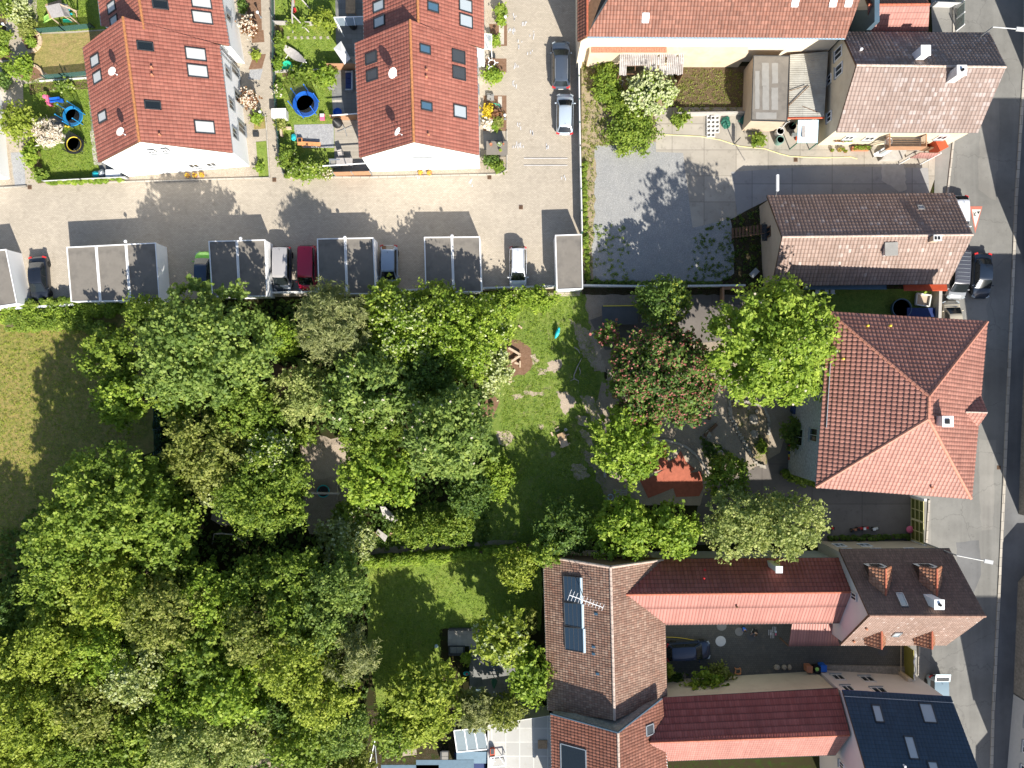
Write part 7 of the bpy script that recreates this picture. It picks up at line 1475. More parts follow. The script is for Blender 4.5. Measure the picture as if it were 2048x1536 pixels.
# front-of-house things on the right terrace
r = thing('canopy', 'glass door canopy with white frame in front of the right terrace', 'canopy', 977, 84); q = pts((969, 68, 2.4), (983, 69, 2.3), (983, 98, 2.3), (969, 97, 2.4)); MB().poly(q).build('glass_sheet', M['clear_glass'], r, fix=False); mb = MB(); [mb.bar(q[i], q[(i + 1) % 4], .08) for i in range(4)]; mb.bar(q[1], V((q[1].x, q[1].y, 0)), .08); mb.bar(q[2], V((q[2].x, q[2].y, 0)), .08); mb.build('frame', M['white'], r)
r = thing('shed', 'low grey flat-roofed box shed with flower pots on top, in front of the right terrace', 'shed', 994, 296); MB().obox(P(994, 296, .6), X_, Y_, Z_, 1.95, 1.2, 1.2).build('wall', M['felt_dark'], r); MB().obox(P(994, 296, 1.24), X_, Y_, Z_, 2.1, 1.32, .08).build('roof', M['felt'], r)
PG = 'pots and planters'
def pot(label, x, y, rr, m='terracotta', plant='leaf_mid', z=0, hp=.28):
    p = P(x, y, z + .2); r = root('plant_pot', label, 'plant pot', (p.x, p.y, z), PG); c = V((p.x, p.y, z)); MB().lathe(c, [(rr * .7, 0), (rr, hp), (rr * .88, hp), (rr * .8, hp - .05), (.01, hp - .05)], 14).build('pot', M[m], r)
    if plant:
        rng = np.random.default_rng(int(x * 7 + y)); cs = np.array([[0, 0, hp + rr * .3]]); vv, t = leaf_arrays(rng, cs, np.array([rr * 1.1]), 40, .07, .6); leaf_object('plant', vv, t, plant, r)
    return r
pot('white pot with flowers on the grey box shed', 999, 289, .22, 'white', 'leaf_mid', 1.28); pot('empty terracotta pot on the grey box shed, left', 982, 289, .15, 'terracotta', None, 1.28); pot('small terracotta pot on the grey box shed, right', 1007, 288, .09, 'terracotta', None, 1.28); pot('leafy pot near the front edge of the grey box shed', 1001, 301, .14, 'terracotta', 'leaf_fresh', 1.28)
pot('small green pot by the left terrace door', 481, 242, .2, 'dark_metal'); 
for (x, y, lb) in ((375, 351, 'left one of three yellow-green planters at the white gable'), (390, 351, 'middle one of three yellow-green planters at the white gable'), (404, 350, 'right one of three yellow-green planters at the white gable'), (841, 346, 'left planter at the foot of the right white gable'), (859, 346, 'right planter at the foot of the right white gable')): pot(lb, x, y, .26, 'terracotta', 'leaf_gold')
r = thing('bicycle', 'children\'s bicycles leaning in the mulch bed before the right terrace', 'bicycle', 992, 212); mb = MB()
for (x, y) in ((984, 208), (1000, 216)): mb.lathe(at(x, y, .3), [(.24, -.02), (.28, 0), (.24, .02)], 16, (.3, 1, .2), False)
mb.build('wheel', M['rubber'], r); MB().tube([at(984, 208, .3), at(990, 211, .6), at(998, 213, .6), at(1000, 216, .3)], .025).tube([at(990, 211, .6), at(993, 213, .25), at(998, 213, .6)], .025).build('frame', M['green_plastic'], r)
for i, (x, y) in enumerate(((978, 196), (984, 197))): o = MB().obox(at(x, y, .25), X_, Y_, Z_, .4, .6, .3).obox(at(x, y, .42), X_, Y_, Z_, .3, .3, .12).build('toy_cart', M['felt_light']); tag(o, ['left grey toy cart in the mulch bed', 'right grey toy cart in the mulch bed'][i], 'toy')
for i, (x, y) in enumerate(((980, 126), (991, 131), (980, 139))): r = thing('garden_ornament', ['white whirligig at the top of the mulch bed', 'white whirligig in the middle of the mulch bed', 'white whirligig at the lower left of the mulch bed'][i], 'garden ornament', x, y, 'white whirligigs'); MB().tube([at(x, y, 0), at(x, y, .7)], .02).build('stick', M['wood'], r); mb = MB(); [mb.bar(at(x, y, .7), at(x, y, .7) + V((math.cos(a) * .3, math.sin(a) * .3, .05)), .08, .02) for a in (0, 2.1, 4.2)]; mb.build('blade', M['white'], r)
for (x, y, lb) in ((985, 113, 'dark square doormat bin in front of the right terrace'), (513, 270, 'dark square grate on the path of the left terrace')): o = MB().box(at(x, y, .15), (.55, .42, .25)).build('box', M['dark_metal']); tag(o, lb, 'box')
for i, x in enumerate((577, 591, 604, 616, 629, 642, 656)): o = MB().prism([tuple(at(x + a, 76 + b))[:2] for a, b in ((-3, -2), (2, -3), (3, 2), (-2, 3))], .02, .09).build('stepping_stone', M['stone']); tag(o, 'flat grey stepping stone in the row across the upper lawn', 'stepping stone', 'stepping stones across the upper lawn')
for (x, y, lb) in ((60, 375, 'small rusty drain grate near the left gravel bed'), (549, 360, 'small rusty drain grate at the foot of the footpath'), (979, 355, 'small rusty drain grate at the corner of the right terrace'), (1042, 415, 'square dark drain grate in the middle of the car park'), (1591, 320, 'square drain grate in the concrete yard'), (1997, 935, 'square drain grate at the kerb of the street')):
    r = thing('drain_grate', lb, 'drain', x, y, 'drain grates'); MB().box(at(x, y, .06), (.38, .38, .04)).build('frame', M['dark_wood'], r); mb = MB(); [mb.box(at(x, y, .085) + V((k * .06, 0, 0)), (.02, .3, .01)) for k in (-2, -1, 0, 1, 2)]; mb.build('bars', M['black'], r)
r = thing('stone_edging', 'curved pale stone edging of the bed beside the dry lawn', 'edging', 76, 90); mb = MB(); ar = [(74, 68), (81, 72), (82, 82), (80, 91), (73, 100), (64, 104), (57, 104)]
for a, b in zip(ar, ar[1:]): mb.bar(at(*a, .1), at(*b, .1), .35, .25)
mb.build('stones', M['pale_wood'], r)
r = thing('stone_edging', 'curved stone edging below the dry lawn', 'edging', 76, 140); mb = MB(); ar = [(56, 129), (66, 131), (76, 135), (84, 142), (90, 152)]; [mb.bar(at(*a, .1), at(*b, .1), .25, .25) for a, b in zip(ar, ar[1:])]; mb.build('stones', M['pale_wood'], r)
# ---- the yard east of the fence
mb = None
k = 0; random.seed(8)
r0_ = None
for i in range(3):
    for j in range(5):
        x, y = 1417 + i * 8.5, 236 + j * 8.5
        if (i == 2 and j == 4): continue
        zz = .0; lv = random.choice((1, 1, 2)) if i < 2 else 1
        for l in range(lv):
            p = P(x, y, .12 + .25 * l); mb = MB(); w, h, t = .40, .40, .06
            for (dx, dy, a, b) in ((-w / 2 + t / 2, 0, t, h), (w / 2 - t / 2, 0, t, h), (0, -h / 2 + t / 2, w - 2 * t, t), (0, h / 2 - t / 2, w - 2 * t, t)): mb.box((p.x + dx, p.y + dy, .14 + .25 * l), (a, b, .23))
            o = mb.build('hollow_block', M['off_white']); tag(o, 'pale hollow concrete block in the stack beside the brown soil plot', 'concrete block', 'hollow blocks stacked in the yard')
for (x, y, m, lb) in ((1561, 262, 'off_white', 'white rain barrel beside the blue-white canopy, upper of two'), (1561, 279, 'pot_green', 'pale green rain barrel beside the blue-white canopy, lower of two'), (1585, 252, 'black', 'black barrel in the shade of the canopy')):
    p = P(x, y, .9); r = root('barrel', lb, 'barrel', (p.x, p.y, .03)); MB().lathe((p.x, p.y, .03), [(.36, 0), (.40, .45), (.38, .9), (.33, .9), (.33, .7), (.01, .7)], 20).build('drum', M[m], r, True); MB().lathe((p.x, p.y, .03), [(.01, .74), (.33, .74)], 20).build('water', M['glass'], r)
MB().tube([P(1579, 243, 3.3), P(1572, 246, 3.0), P(1562, 258, 1.2)], .05, 8).build('rain_pipe', M['off_white']); tag(bpy.data.objects['rain_pipe'], 'pale rain pipe leading from the felt roof to the white barrel', 'pipe')
r = thing('wheelbarrow', 'dark green upturned wheelbarrow leaning on the outbuilding', 'wheelbarrow', 1486, 240); MB().obox(at(1486, 240, .5), (.6, .8, .3), (-.8, .6, 0), (-.3, 0, 1), 1.1, .6, .12).obox(at(1486, 240, .42), (.6, .8, .3), (-.8, .6, 0), (-.3, 0, 1), .8, .4, .2).build('tray', M['dark_green'], r); MB().bar(at(1480, 250, .1), at(1490, 232, .9), .04).bar(at(1476, 247, .1), at(1486, 230, .9), .04).build('handle', M['dark_metal'], r); MB().lathe(at(1491, 231, .8), [(.14, -.03), (.16, 0), (.14, .03)], 12, (1, 0, 0)).build('wheel', M['rubber'], r)
r = thing('green_netting', 'heap of dark green netting beside the concrete blocks', 'netting', 1451, 246); MB().ball(at(1451, 246, .12), .5, .6, .2, 14, 8, .2, 5).build('heap', M['dark_green'], r)
r = thing('kettle_grill', 'small silver and orange machine in front of the canopy', 'machine', 1590, 274); MB().box(at(1586, 272, .35), (.5, .3, .4)).build('body', M['metal'], r); MB().box(at(1592, 278, .25), (.25, .35, .3)).build('tank', M['orange_red'], r)
for (x, y, s, lb) in ((1664, 301, .18, 'plant pot at the left of the pot row before the beige house'), (1679, 300, .22, 'largest pot in the row before the beige house'), (1686, 299, .15, 'small pot behind the largest pot before the beige house'), (1691, 303, .17, 'red pot at the right of the pot row before the beige house'), (1525, 290, .16, 'terracotta pot beside the potted shrub in the yard')): pot(lb, x, y, s)
r = thing('planter', 'wooden planter with leafy plants before the beige house', 'planter', 1718, 299); MB().box(at(1718, 299, .25), (1.7, .4, .4)).build('box', M['terracotta'], r); rng = np.random.default_rng(4); c = at(1718, 299, 0); vv, t = leaf_arrays(rng, np.array([[k * .35 - .6, 0, .55] for k in range(5)]), np.full(5, .24), 50, .08, .6); leaf_object('plants', vv, t, 'leaf_fresh', r)
for i, x in enumerate((1677, 1696)): p = P(x, 281, 1.6); r = root('flower_box', ['flower box with yellow and purple flowers on the beige house wall', 'flower box with white flowers on the beige house wall'][i], 'flower box', (p.x, D['ca0'].y - .15, 1.5)); MB().box((p.x, D['ca0'].y - .15, 1.6), (.8, .22, .2)).build('box', M['white'], r); rng = np.random.default_rng(i + 9); vv, t = leaf_arrays(rng, np.array([[k * .2 - .3, 0, .25] for k in range(4)]), np.full(4, .12), 30, .05, .7); leaf_object('plants', vv, t, 'leaf_mid', r); v2, t2 = leaf_arrays(rng, np.array([[k * .2 - .3, 0, .32] for k in range(4)]), np.full(4, .12), 10, .05, .9); leaf_object('flowers', v2, t2, ['petal_pink', 'petal_white'][i], r)
hs = [(1300, 268), (1340, 270), (1400, 273), (1440, 280), (1480, 293), (1530, 298), (1560, 308), (1580, 313), (1620, 315), (1650, 316), (1680, 315), (1700, 314), (1714, 318)]
o = MB().tube([at(*q, .06) for q in hs], .045, 6).build('garden_hose', M['hose_yellow'], None, True); tag(o, 'long pale yellow hose lying across the concrete yard', 'hose')
r = thing('yard_lamp', 'slender dark post standing on the concrete yard', 'post', 1468, 288); MB().tube([at(1468, 289, 0), at(1468, 289, 2.2)], .05, 8).build('post', M['dark_metal'], r); MB().lathe(at(1468, 289, 0), [(.15, 0), (.15, .05)], 12).build('base', M['metal'], r)
r = thing('hand_trolley', 'white folding frame leaning beside the holed shed', 'trolley', 1241, 173); q = [at(1237, 169, .9), at(1244, 168, .9), at(1243, 178, .1), at(1236, 179, .1)]; mb = MB(); [mb.bar(q[i], q[(i + 1) % 4], .05) for i in range(4)]; mb.bar(q[0].lerp(q[3], .5), q[1].lerp(q[2], .5), .04); mb.build('frame', M['white'], r)
r = thing('cart', 'small tilted grey cart in the dark corner beside the two-tone house', 'cart', 1506, 547); MB().obox(at(1506, 547, .4), (1, 1, 0), (-1, 1, 0), Z_, .9, .55, .3).build('tray', M['metal'], r); mb = MB(); [mb.lathe(at(1506, 547, .18) + V(o_), [(.14, -.03), (.17, 0), (.14, .03)], 12, (1, -1, 0)) for o_ in ((.4, .05, 0), (-.1, -.45, 0), (.1, .45, 0), (-.4, -.05, 0))]; mb.build('wheel', M['rubber'], r)
# back garden between the two-tone house and the kindergarten
r = thing('pool', 'round blue frame pool in the shade above the hipped roof', 'pool', 1797, 618); MB().lathe(at(1797, 618, 0), [(.85, 0), (.95, .7), (.98, .75), (.9, .75), (.85, .1), (.01, .1)], 26).build('shell', M['blue_metal'], r); MB().lathe(at(1797, 618, 0), [(.01, .5), (.86, .5)], 26).build('water', M['blue_glass'], r); MB().obox(at(1835, 626, .7), X_, Y_, Z_, 2.8, .9, .06).build('deck', M['navy'], r)
r = thing('planter', 'white square frame bed with a dark cover in the back garden', 'planter', 1841, 600); q = [at(1828, 588, .5), at(1856, 592, .5), at(1852, 614, .5), at(1826, 610, .5)]; mb = MB(); [mb.bar(q[i], q[(i + 1) % 4], .12, .3) for i in range(4)]; mb.build('frame', M['off_white'], r); mb = MB(); slab(mb, [p - V((0, 0, .1)) for p in q], .05); mb.build('cover', M['brown_wall'], r)
# ---- street lamps
def street_lamp(label, top_px, head_px, h=8.0):
    a = P(*top_px, h); b = P(*head_px, h + .25); r = root('street_lamp', label, 'street lamp', (a.x, a.y, 0), 'street lamps'); MB().tube([(a.x, a.y, 0), (a.x, a.y, h)], [.09, .055], 10).build('pole', M['metal'], r); MB().tube([a, b], .045, 8).build('arm', M['off_white'], r); d_ = (b - a).normalized()
    MB().obox(b + d_ * .3, d_, V((-d_.y, d_.x, 0)), Z_, .75, .34, .14).build('head', M['grey_wall'], r); MB().obox(b + d_ * .3 - V((0, 0, .08)), d_, V((-d_.y, d_.x, 0)), Z_, .5, .24, .04).build('lens', M['pane_light'], r)
street_lamp('street lamp with a long arm over the road at the top right', (1986, 54), (2034, 58)); street_lamp('street lamp with its arm over the road below the hipped roof', (1914, 1111), (1970, 1122))
# ---- playground
def plank_set(name, label, cat, x, y, parts, m='pale_wood', group=None, z=0):
    r = thing(name, label, cat, x, y, group)
    for nm, segs, w, h in parts:
        mb = MB(); [mb.bar(at(a[0], a[1], a[2]), at(b[0], b[1], b[2]), w, h) for a, b in segs]; mb.build(nm, M[m], r)
    return r
r = thing('nest_swing', 'nest swing with a blue ring hanging from a pale log beam', 'nest swing', 648, 985); MB().tube([P(604, 987, 2.1), P(630, 986, 2.25), P(679, 987, 2.1)], [.11, .12, .1], 10).build('beam', M['pale_bark'], r, True)
MB().lathe(at(649, 981, .55), [(.58, -.04), (.64, 0), (.58, .05), (.54, 0), (.58, -.04)], 28, cap=False).build('ring', M['teal'], r, True); MB().lathe(at(649, 981, .5), [(.01, -.08), (.55, .03)], 22).build('net', M['black'], r); mb = MB(); [mb.bar(at(649 + dx * 12, 981 + dy * 12, .55), P(649 + dx * 8, 986, 2.1), .025) for dx, dy in ((-.7, -.7), (.7, -.7), (-.7, .7), (.7, .7))]; mb.build('rope', M['dark_metal'], r)
mb = MB(); [mb.tube([P(x, 987, 2.1), at(x + dx, 985 + dy, 0)], .08, 8) for x, dx, dy in ((608, 4, -14), (608, 4, 14), (676, -2, -14), (676, -2, 14))]; mb.build('post', M['pale_bark'], r)
for i, (x, y, a) in enumerate(((1241, 985, 0),)):
    r = thing('bench', 'grey wooden pallet bench beside the blue ring', 'bench', x, y); mb = MB(); [mb.obox(at(x, y - 5 + k * 4.2, .42), X_, Y_, Z_, 1.2, .13, .05) for k in range(4)]; [mb.obox(at(x + s * 11, y, .38), X_, Y_, Z_, .1, .8, .06) for s in (-1, 0, 1)]; mb.build('slats', M['grey_wood'], r); mb = MB(); [mb.box(at(x + s * 10, y + q, .2), (.1, .1, .36)) for s in (-1, 1) for q in (-4, 4)]; mb.build('leg', M['grey_wood'], r)
o = MB().lathe(at(1221, 994, .06), [(.22, 0), (.27, .05), (.32, 0)], 22, cap=False).build('ring', M['blue_sheet']); tag(o, 'pale blue ring lying beside the pallet bench', 'ring')
r = thing('picnic_table', 'wooden picnic table with a side bench under the bright green tree', 'picnic table', 1228, 943); mb = MB(); [mb.obox(at(1222 + k * 4.2, 941, .74), X_, Y_, Z_, .18, 1.3, .05) for k in range(4)]; mb.build('tabletop', M['pale_wood'], r)
for x in (1209, 1248): MB().obox(at(x, 941, .42), X_, Y_, Z_, .26, 1.3, .05).build('bench_board', M['grey_wood'], r)
MB().bar(at(1207, 936, .4), at(1250, 936, .4), .08).bar(at(1207, 947, .4), at(1250, 947, .4), .08).bar(at(1217, 936, 0), at(1222, 936, .72), .08).bar(at(1240, 936, 0), at(1236, 936, .72), .08).build('frame', M['dark_wood'], r)
# rust-red tarpaulin over the sand pit
random.seed(2); r = thing('tarpaulin', 'rust-red tarpaulin lying crumpled over the sandpit', 'tarpaulin', 1340, 950)
shape = [(1310, 888), (1332, 886), (1335, 924), (1352, 916), (1361, 901), (1372, 924), (1390, 938), (1378, 946), (1402, 942), (1406, 975), (1398, 992), (1352, 994), (1346, 976), (1322, 986), (1296, 996), (1278, 957), (1300, 955), (1330, 938), (1298, 946), (1274, 945), (1280, 920), (1306, 926)]
me = bpy.data.meshes.new('t'); me.from_pydata([(P(x, y).x, P(x, y).y, 0) for x, y in shape], [], [tuple(range(len(shape)))]); bm = bmesh.new(); bm.from_mesh(me); bmesh.ops.triangulate(bm, faces=bm.faces)
for _ in range(4): bmesh.ops.subdivide_edges(bm, edges=[e for e in bm.edges if e.calc_length() > .28], cuts=1)
from mathutils import noise as mn
for v in bm.verts: v.co.z = .08 + .04 * abs(mn.noise(V((v.co.x * 1.3, v.co.y * 2.1, 3)))) + .02 * mn.noise(V((v.co.x * 5, v.co.y * 3, 1)))
bmesh.ops.recalc_face_normals(bm, faces=bm.faces); o = MB(); bm.verts.index_update(); o.v = [tuple(v.co) for v in bm.verts]; o.f = [tuple(v.index for v in f.verts) for f in bm.faces]; bm.free(); o.build('sheet', M['tarp'], r, True, fix=False)
r = thing('log_border', 'curved pale log border round the sandpit', 'border', 1370, 900); mb = MB().tube([at(*q, .15) for q in ((1305, 883), (1330, 880), (1350, 885), (1372, 894), (1390, 908), (1404, 926), (1416, 945), (1420, 960))], .15, 8); mb.build('log', M['pale_bark'], r, True)
# stone-edged bed with boulders
r = thing('stone_edging', 'dry stone edging round the herb bed', 'edging', 1490, 860); random.seed(4); mb = MB(); ar = [(1458, 800), (1480, 803), (1505, 806), (1528, 816), (1537, 840), (1536, 870)]; br_ = [(1458, 800), (1459, 832), (1466, 845), (1476, 866), (1488, 886), (1500, 908), (1512, 928), (1530, 934)]
for arr in (ar, br_):
    for a, b in zip(arr, arr[1:]):
        L = math.hypot(b[0] - a[0], b[1] - a[1]); n = max(1, int(L / 6))
        for i in range(n): t = (i + .5) / n; mb.obox(at(a[0] + (b[0] - a[0]) * t + random.uniform(-.6, .6), a[1] + (b[1] - a[1]) * t + random.uniform(-.6, .6), .16), (1, random.uniform(-.3, .3), .1), (-random.uniform(-.3, .3), 1, .05), Z_, random.uniform(.22, .36), random.uniform(.22, .36), .3)
mb.build('stones', M['stone'], r)
area('herb_bed', 'sand_soil', [(1460, 803), (1528, 812), (1538, 870), (1534, 930), (1512, 926), (1478, 866)], amp=1)
for i, (x, y, s) in enumerate(((1506, 838, .55), (1508, 868, .5), (1496, 815, .25), (1512, 822, .2), (1440, 905, .35), (1462, 925, .3), (1416, 868, .4))): o = MB().ball(at(x, y, .2), s * .8, s, s * .7, 9, 6, .22, i).build('boulder', M['stone']); tag(o, ['large pale boulder in the herb bed, upper', 'large dark boulder in the herb bed, lower', 'small stone at the top of the herb bed', 'small stone right of the large pale boulder', 'boulder in the dark planting left of the herb bed', 'flat stone at the end of the walkway', 'pale stone under the pink chestnut'][i], 'boulder')
tree('small planted frame of herbs in the stone-edged bed', 1524, 893, 8, .6, 'leaf_fresh', 'shrub', ry=16, cat='plant', name='herbs')
o = MB().bar(at(1410, 830, .2), at(1420, 838, .2), .3).bar(at(1408, 872, .25), at(1432, 848, .35), .28).build('log', M['dark_wood']); tag(o, 'dark log under the lower edge of the pink chestnut', 'log')
scatter('dark shrubby planting left of the herb bed', 'ground_cover', 'ground cover', [(1400, 875), (1445, 895), (1468, 920), (1440, 928), (1410, 915)], 160, .08, 'leaf_dark', .2, .6, seed=21, clump=10)
# lawn toys and timbers
r = thing('rocking_toy', 'turquoise rocking animal on the playground lawn', 'rocking toy', 1114, 667); MB().tube([at(1117, 659, .45), at(1115, 664, .5), at(1113, 670, .48), at(1110, 677, .3)], [.14, .22, .2, .08], 10).ball(at(1117, 658, .62), .13, .16, .14).build('body', M['teal'], r, True); MB().bar(at(1111, 667, .6), at(1118, 668, .6), .05).build('handle', M['white'], r); MB().tube([at(1114, 667, 0), at(1114, 667, .4)], .08, 8).build('spring', M['dark_metal'], r)
plank_set('balance_beam', 'angled pale balance beams on the wood-chip patch', 'balance beam', 1030, 712, [('beam', [((1017, 696, .35), (1041, 710, .35)), ((1041, 711, .35), (1021, 725, .35))], .22, .14), ('post', [((1018, 697, 0), (1018, 697, .3)), ((1040, 710, 0), (1040, 710, .3)), ((1022, 724, 0), (1022, 724, .3))], .12, .12)])
plank_set('climbing_post', 'short wooden bench with a post on the wood-chip patch', 'bench', 1036, 728, [('seat', [((1029, 726, .4), (1038, 728, .4))], .2, .06), ('post', [((1040, 722, .3), (1040, 735, .3))], .14, .5)])
plank_set('bench', 'small slatted bench at the edge of the wood-chip patch', 'bench', 1017, 759, [('seat', [((1011, 755, .4), (1024, 756, .4)), ((1011, 759, .4), (1023, 760, .4)), ((1010, 763, .4), (1022, 764, .4))], .12, .05), ('leg', [((1012, 755, 0), (1012, 755, .4)), ((1023, 763, 0), (1023, 763, .4)), ((1023, 754, .2), (1022, 765, .2))], .1, .1)])
for i, (a, b) in enumerate((((1037, 651), (1044, 657)), ((1110, 858), (1117, 854)), ((1111, 863), (1119, 859)), ((1102, 864), (1106, 872)))): o = MB().bar(at(*a, .08), at(*b, .08), .16, .1).build('timber', M['pale_wood']); tag(o, ['short timber lying at the top of the playground lawn', 'upper timber beside the wooden play table', 'middle timber beside the wooden play table', 'short upright timber left of the wooden play table'][i], 'timber')
o = MB().lathe(at(1131, 859, .02), [(.12, 0), (.16, .25), (.12, .25), (.1, .05), (.01, .05)], 14).build('bucket', M['off_white']); tag(o, 'small white bucket by the wooden play table', 'bucket')
r = thing('play_table', 'wooden play table with benches on the playground lawn', 'play table', 1125, 879); MB().obox(at(1123, 872, .55), (1, .4, 0), (-.4, 1, 0), Z_, .8, .7, .06).build('tabletop', M['wood'], r); MB().obox(at(1127, 885, .45), (1, .4, 0), (-.4, 1, 0), Z_, .75, .8, .06).build('seat', M['pale_wood'], r); MB().bar(at(1115, 877, .15), at(1138, 868, .15), .12, .3).bar(at(1120, 894, .15), at(1140, 886, .15), .12, .3).build('frame', M['pale_wood'], r)
r = thing('branch', 'bleached forked branch lying at the edge of the lawn', 'branch', 1152, 740); MB().tube([at(1163, 717, .1), at(1155, 732, .25), at(1148, 750, .12), at(1148, 758, .1), at(1140, 762, .06)], [.03, .05, .07, .05, .02], 7).tube([at(1148, 757, .1), at(1157, 762, .12), at(1156, 769, .05)], [.05, .04, .02], 6).tube([at(1158, 735, .2), at(1161, 744, .12), at(1159, 751, .08)], [.05, .05, .03], 6).tube([at(1148, 694, .1), at(1156, 700, .15), at(1160, 707, .08)], [.05, .06, .03], 6).build('limb', M['pale_bark'], r, True)
r = thing('branch', 'thin bleached branch arching in the shady clearing', 'branch', 460, 1068); MB().tube([at(425, 1088, .1), at(432, 1066, .5), at(450, 1064, .8), at(470, 1066, .8), at(488, 1080, .5), at(498, 1094, .1)], [.03, .06, .07, .07, .06, .03], 7).build('limb', M['pale_bark'], r, True)
r = thing('play_hut', 'small wooden ramp and hut parts below the fresh green tree', 'play hut', 778, 1030); mb = MB(); slab(mb, [P(760, 1013, .9), P(771, 1014, .9), P(797, 1042, .3), P(790, 1044, .3), P(768, 1040, .2)], .08); mb.build('ramp', M['grey_wood'], r); mb = MB(); slab(mb, pts((756, 1058, .8), (775, 1072, .8), (770, 1084, .7), (752, 1066, .7)), .08); mb.build('board', M['grey_wood'], r); MB().box(at(755, 1066, .3), (.4, .4, .6)).build('post', M['dark_wood'], r); MB().bar(at(780, 1068, .1), at(796, 1072, .1), .35, .1).build('plank', M['wood'], r)
r = thing('slide', 'yellow and red plastic slide at the foot of the pink chestnut', 'slide', 1245, 812); MB().bar(at(1238, 816, .35), at(1254, 806, .9), .45, .06).build('chute', M['yellow'], r); MB().bar(at(1234, 815, .3), at(1244, 808, .6), .15, .3).build('side', M['red'], r)
r = thing('climbing_mat', 'blue-grey flat roof of a play shed with yellow edge', 'shed', 1240, 628); MB().obox(P(1240, 630, 1.0), (1, .02, 0), (-.02, 1, 0), Z_, 3.3, 1.7, 1.9).build('wall', M['old_wall'], r); MB().obox(P(1240, 630, 2.0), (1, .02, 0), (-.02, 1, 0), Z_, 3.5, 1.9, .1).build('roof', M['felt_dark'], r); MB().bar(P(1206, 612, 2.06), P(1274, 611, 2.06), .08).build('edge', M['yellow'], r)
r = thing('boardwalk', 'plank steps by the shed at the chestnut', 'steps', 1450, 595); MB().obox(P(1466, 576, .8), X_, Y_, Z_, 2.2, .3, .1).obox(P(1444, 590, .6), X_, Y_, Z_, .15, 1.4, 1.2).build('frame', M['brown_board'], r)
for i, (x, y, m, lb) in enumerate(((1660, 1057, 'red', 'red toy tricycle beside the birch'), (1706, 1060, 'terracotta', 'brown-red toy cart on the school yard'), (1717, 1057, 'red', 'bright red toy car, second of the row on the school yard'), (1729, 1056, 'red', 'red toy tricycle with white seat on the school yard'), (1748, 1057, 'off_white', 'white and red tricycle, rightmost on the school yard'))):
    r = thing('tricycle', lb, 'tricycle', x, y, 'toy vehicles on the school yard'); MB().bar(at(x - 5, y, .3), at(x + 5, y - 2, .3), .2, .15).build('frame', M[m], r); MB().box(at(x - 3, y, .42), (.25, .25, .06)).build('seat', M['white' if i > 2 else 'black'], r); mb = MB(); [mb.lathe(at(x + dx, y + dy, .15), [(.1, -.03), (.15, 0), (.1, .03)], 12, (0, 1, 0)) for dx, dy in ((-5, -3), (-5, 3), (6, -2))]; mb.build('wheel', M['rubber'], r); MB().bar(at(x + 5, y - 5, .5), at(x + 5, y + 2, .5), .04).build('handlebar', M['dark_metal'], r)
r = thing('umbrella', 'small pink umbrella or ball beside the olive gate', 'toy', 1817, 1058); MB().lathe(at(1817, 1058, .3), [(.38, 0), (.3, .12), (.12, .2), (.01, .22)], 12).build('canopy', M['pink'], r, True); MB().tube([at(1817, 1058, 0), at(1817, 1058, .5)], .02).build('handle', M['black'], r)
for i, y in enumerate((893, 899, 905, 911, 917)): o = MB().box(at(1581, y, .2), (.5, .26, .3)).build('crate', M[['red', 'yellow', 'navy', 'yellow', 'orange_red'][i]]); tag(o, ['red toy crate, top of the row at the shingled wall', 'upper yellow toy crate at the shingled wall', 'dark blue toy crate between two yellow ones', 'lower yellow toy crate at the shingled wall', 'orange toy crate, last of the row at the shingled wall'][i], 'crate', 'toy crates at the shingled wall')
r = thing('tank', 'dark blue round tank at the shingled wall', 'tank', 1593, 820); MB().lathe(at(1590, 820, 0), [(.5, 0), (.55, .9), (.45, 1.0), (.01, 1.05)], 16).build('drum', M['navy'], r)
# ---- cobbled court
for i, (x, y, rr, m, lb) in enumerate(((1441, 1282, .52, 'off_white', 'largest pale round cover in the cobbled court'), (1478, 1263, .42, 'felt_light', 'round cover beside the crouching child'), (1502, 1273, .42, 'felt_dark', 'dark round cover beside the person in black'), (1443, 1251, .5, 'felt_light', 'round cover half under the salmon roof edge'), (1765, 1302, .5, 'felt_dark', 'round cover below the steep-roofed house'))):
    r = thing('manhole', lb, 'manhole cover', x, y, 'round covers in the cobbled court'); MB().lathe(at(x, y, .02), [(rr * 1.45, 0), (rr * 1.45, .03), (rr * 1.2, .035), (rr * 1.2, .0)], 24).build('stone_ring', M['stone'], r); MB().lathe(at(x, y, .02), [(rr, 0), (rr, .05), (.01, .055)], 24).build('cover', M[m], r)
for i, (x, y, m) in enumerate(((1612, 1332, 'terracotta'), (1628, 1333, 'black'), (1640, 1330, 'blue'))):
    r = thing('bin', ['brownish bin in the row by the sand-coloured wall', 'black bin in the row by the sand-coloured wall', 'bright blue bin at the end of the row by the sand-coloured wall'][i], 'bin', x, y, 'bins in the cobbled court'); MB().prism([(at(x, y).x + a * .26, at(x, y).y + b * .3) for a, b in ((-1, -1), (1, -1), (1, 1), (-1, 1))], .06, .95).build('body', M[m], r); MB().obox(at(x, y, 1.0), X_, Y_, Z_, .58, .66, .08).build('lid', M[m], r); MB().bar(at(x - 4, y + 8, .92), at(x + 4, y + 8, .92), .05).build('handle', M['black'], r)
for i, x in enumerate((1552, 1567, 1578)): o = MB().ball(at(x, 1333, .2), .32 - .05 * i, .26, .24, 10, 7, .14, i).build('sack', M['pebbles']); tag(o, ['largest pale sack in the cobbled court', 'middle pale sack in the cobbled court', 'smallest pale sack next to the bins'][i], 'sack', 'sacks by the wall')
o = MB().lathe(at(1626, 1331, 1.05), [(.2, 0), (.15, .12), (.01, .15)], 12).build('lid', M['lime']); tag(o, 'yellow-green round lid lying on the black bin', 'lid')
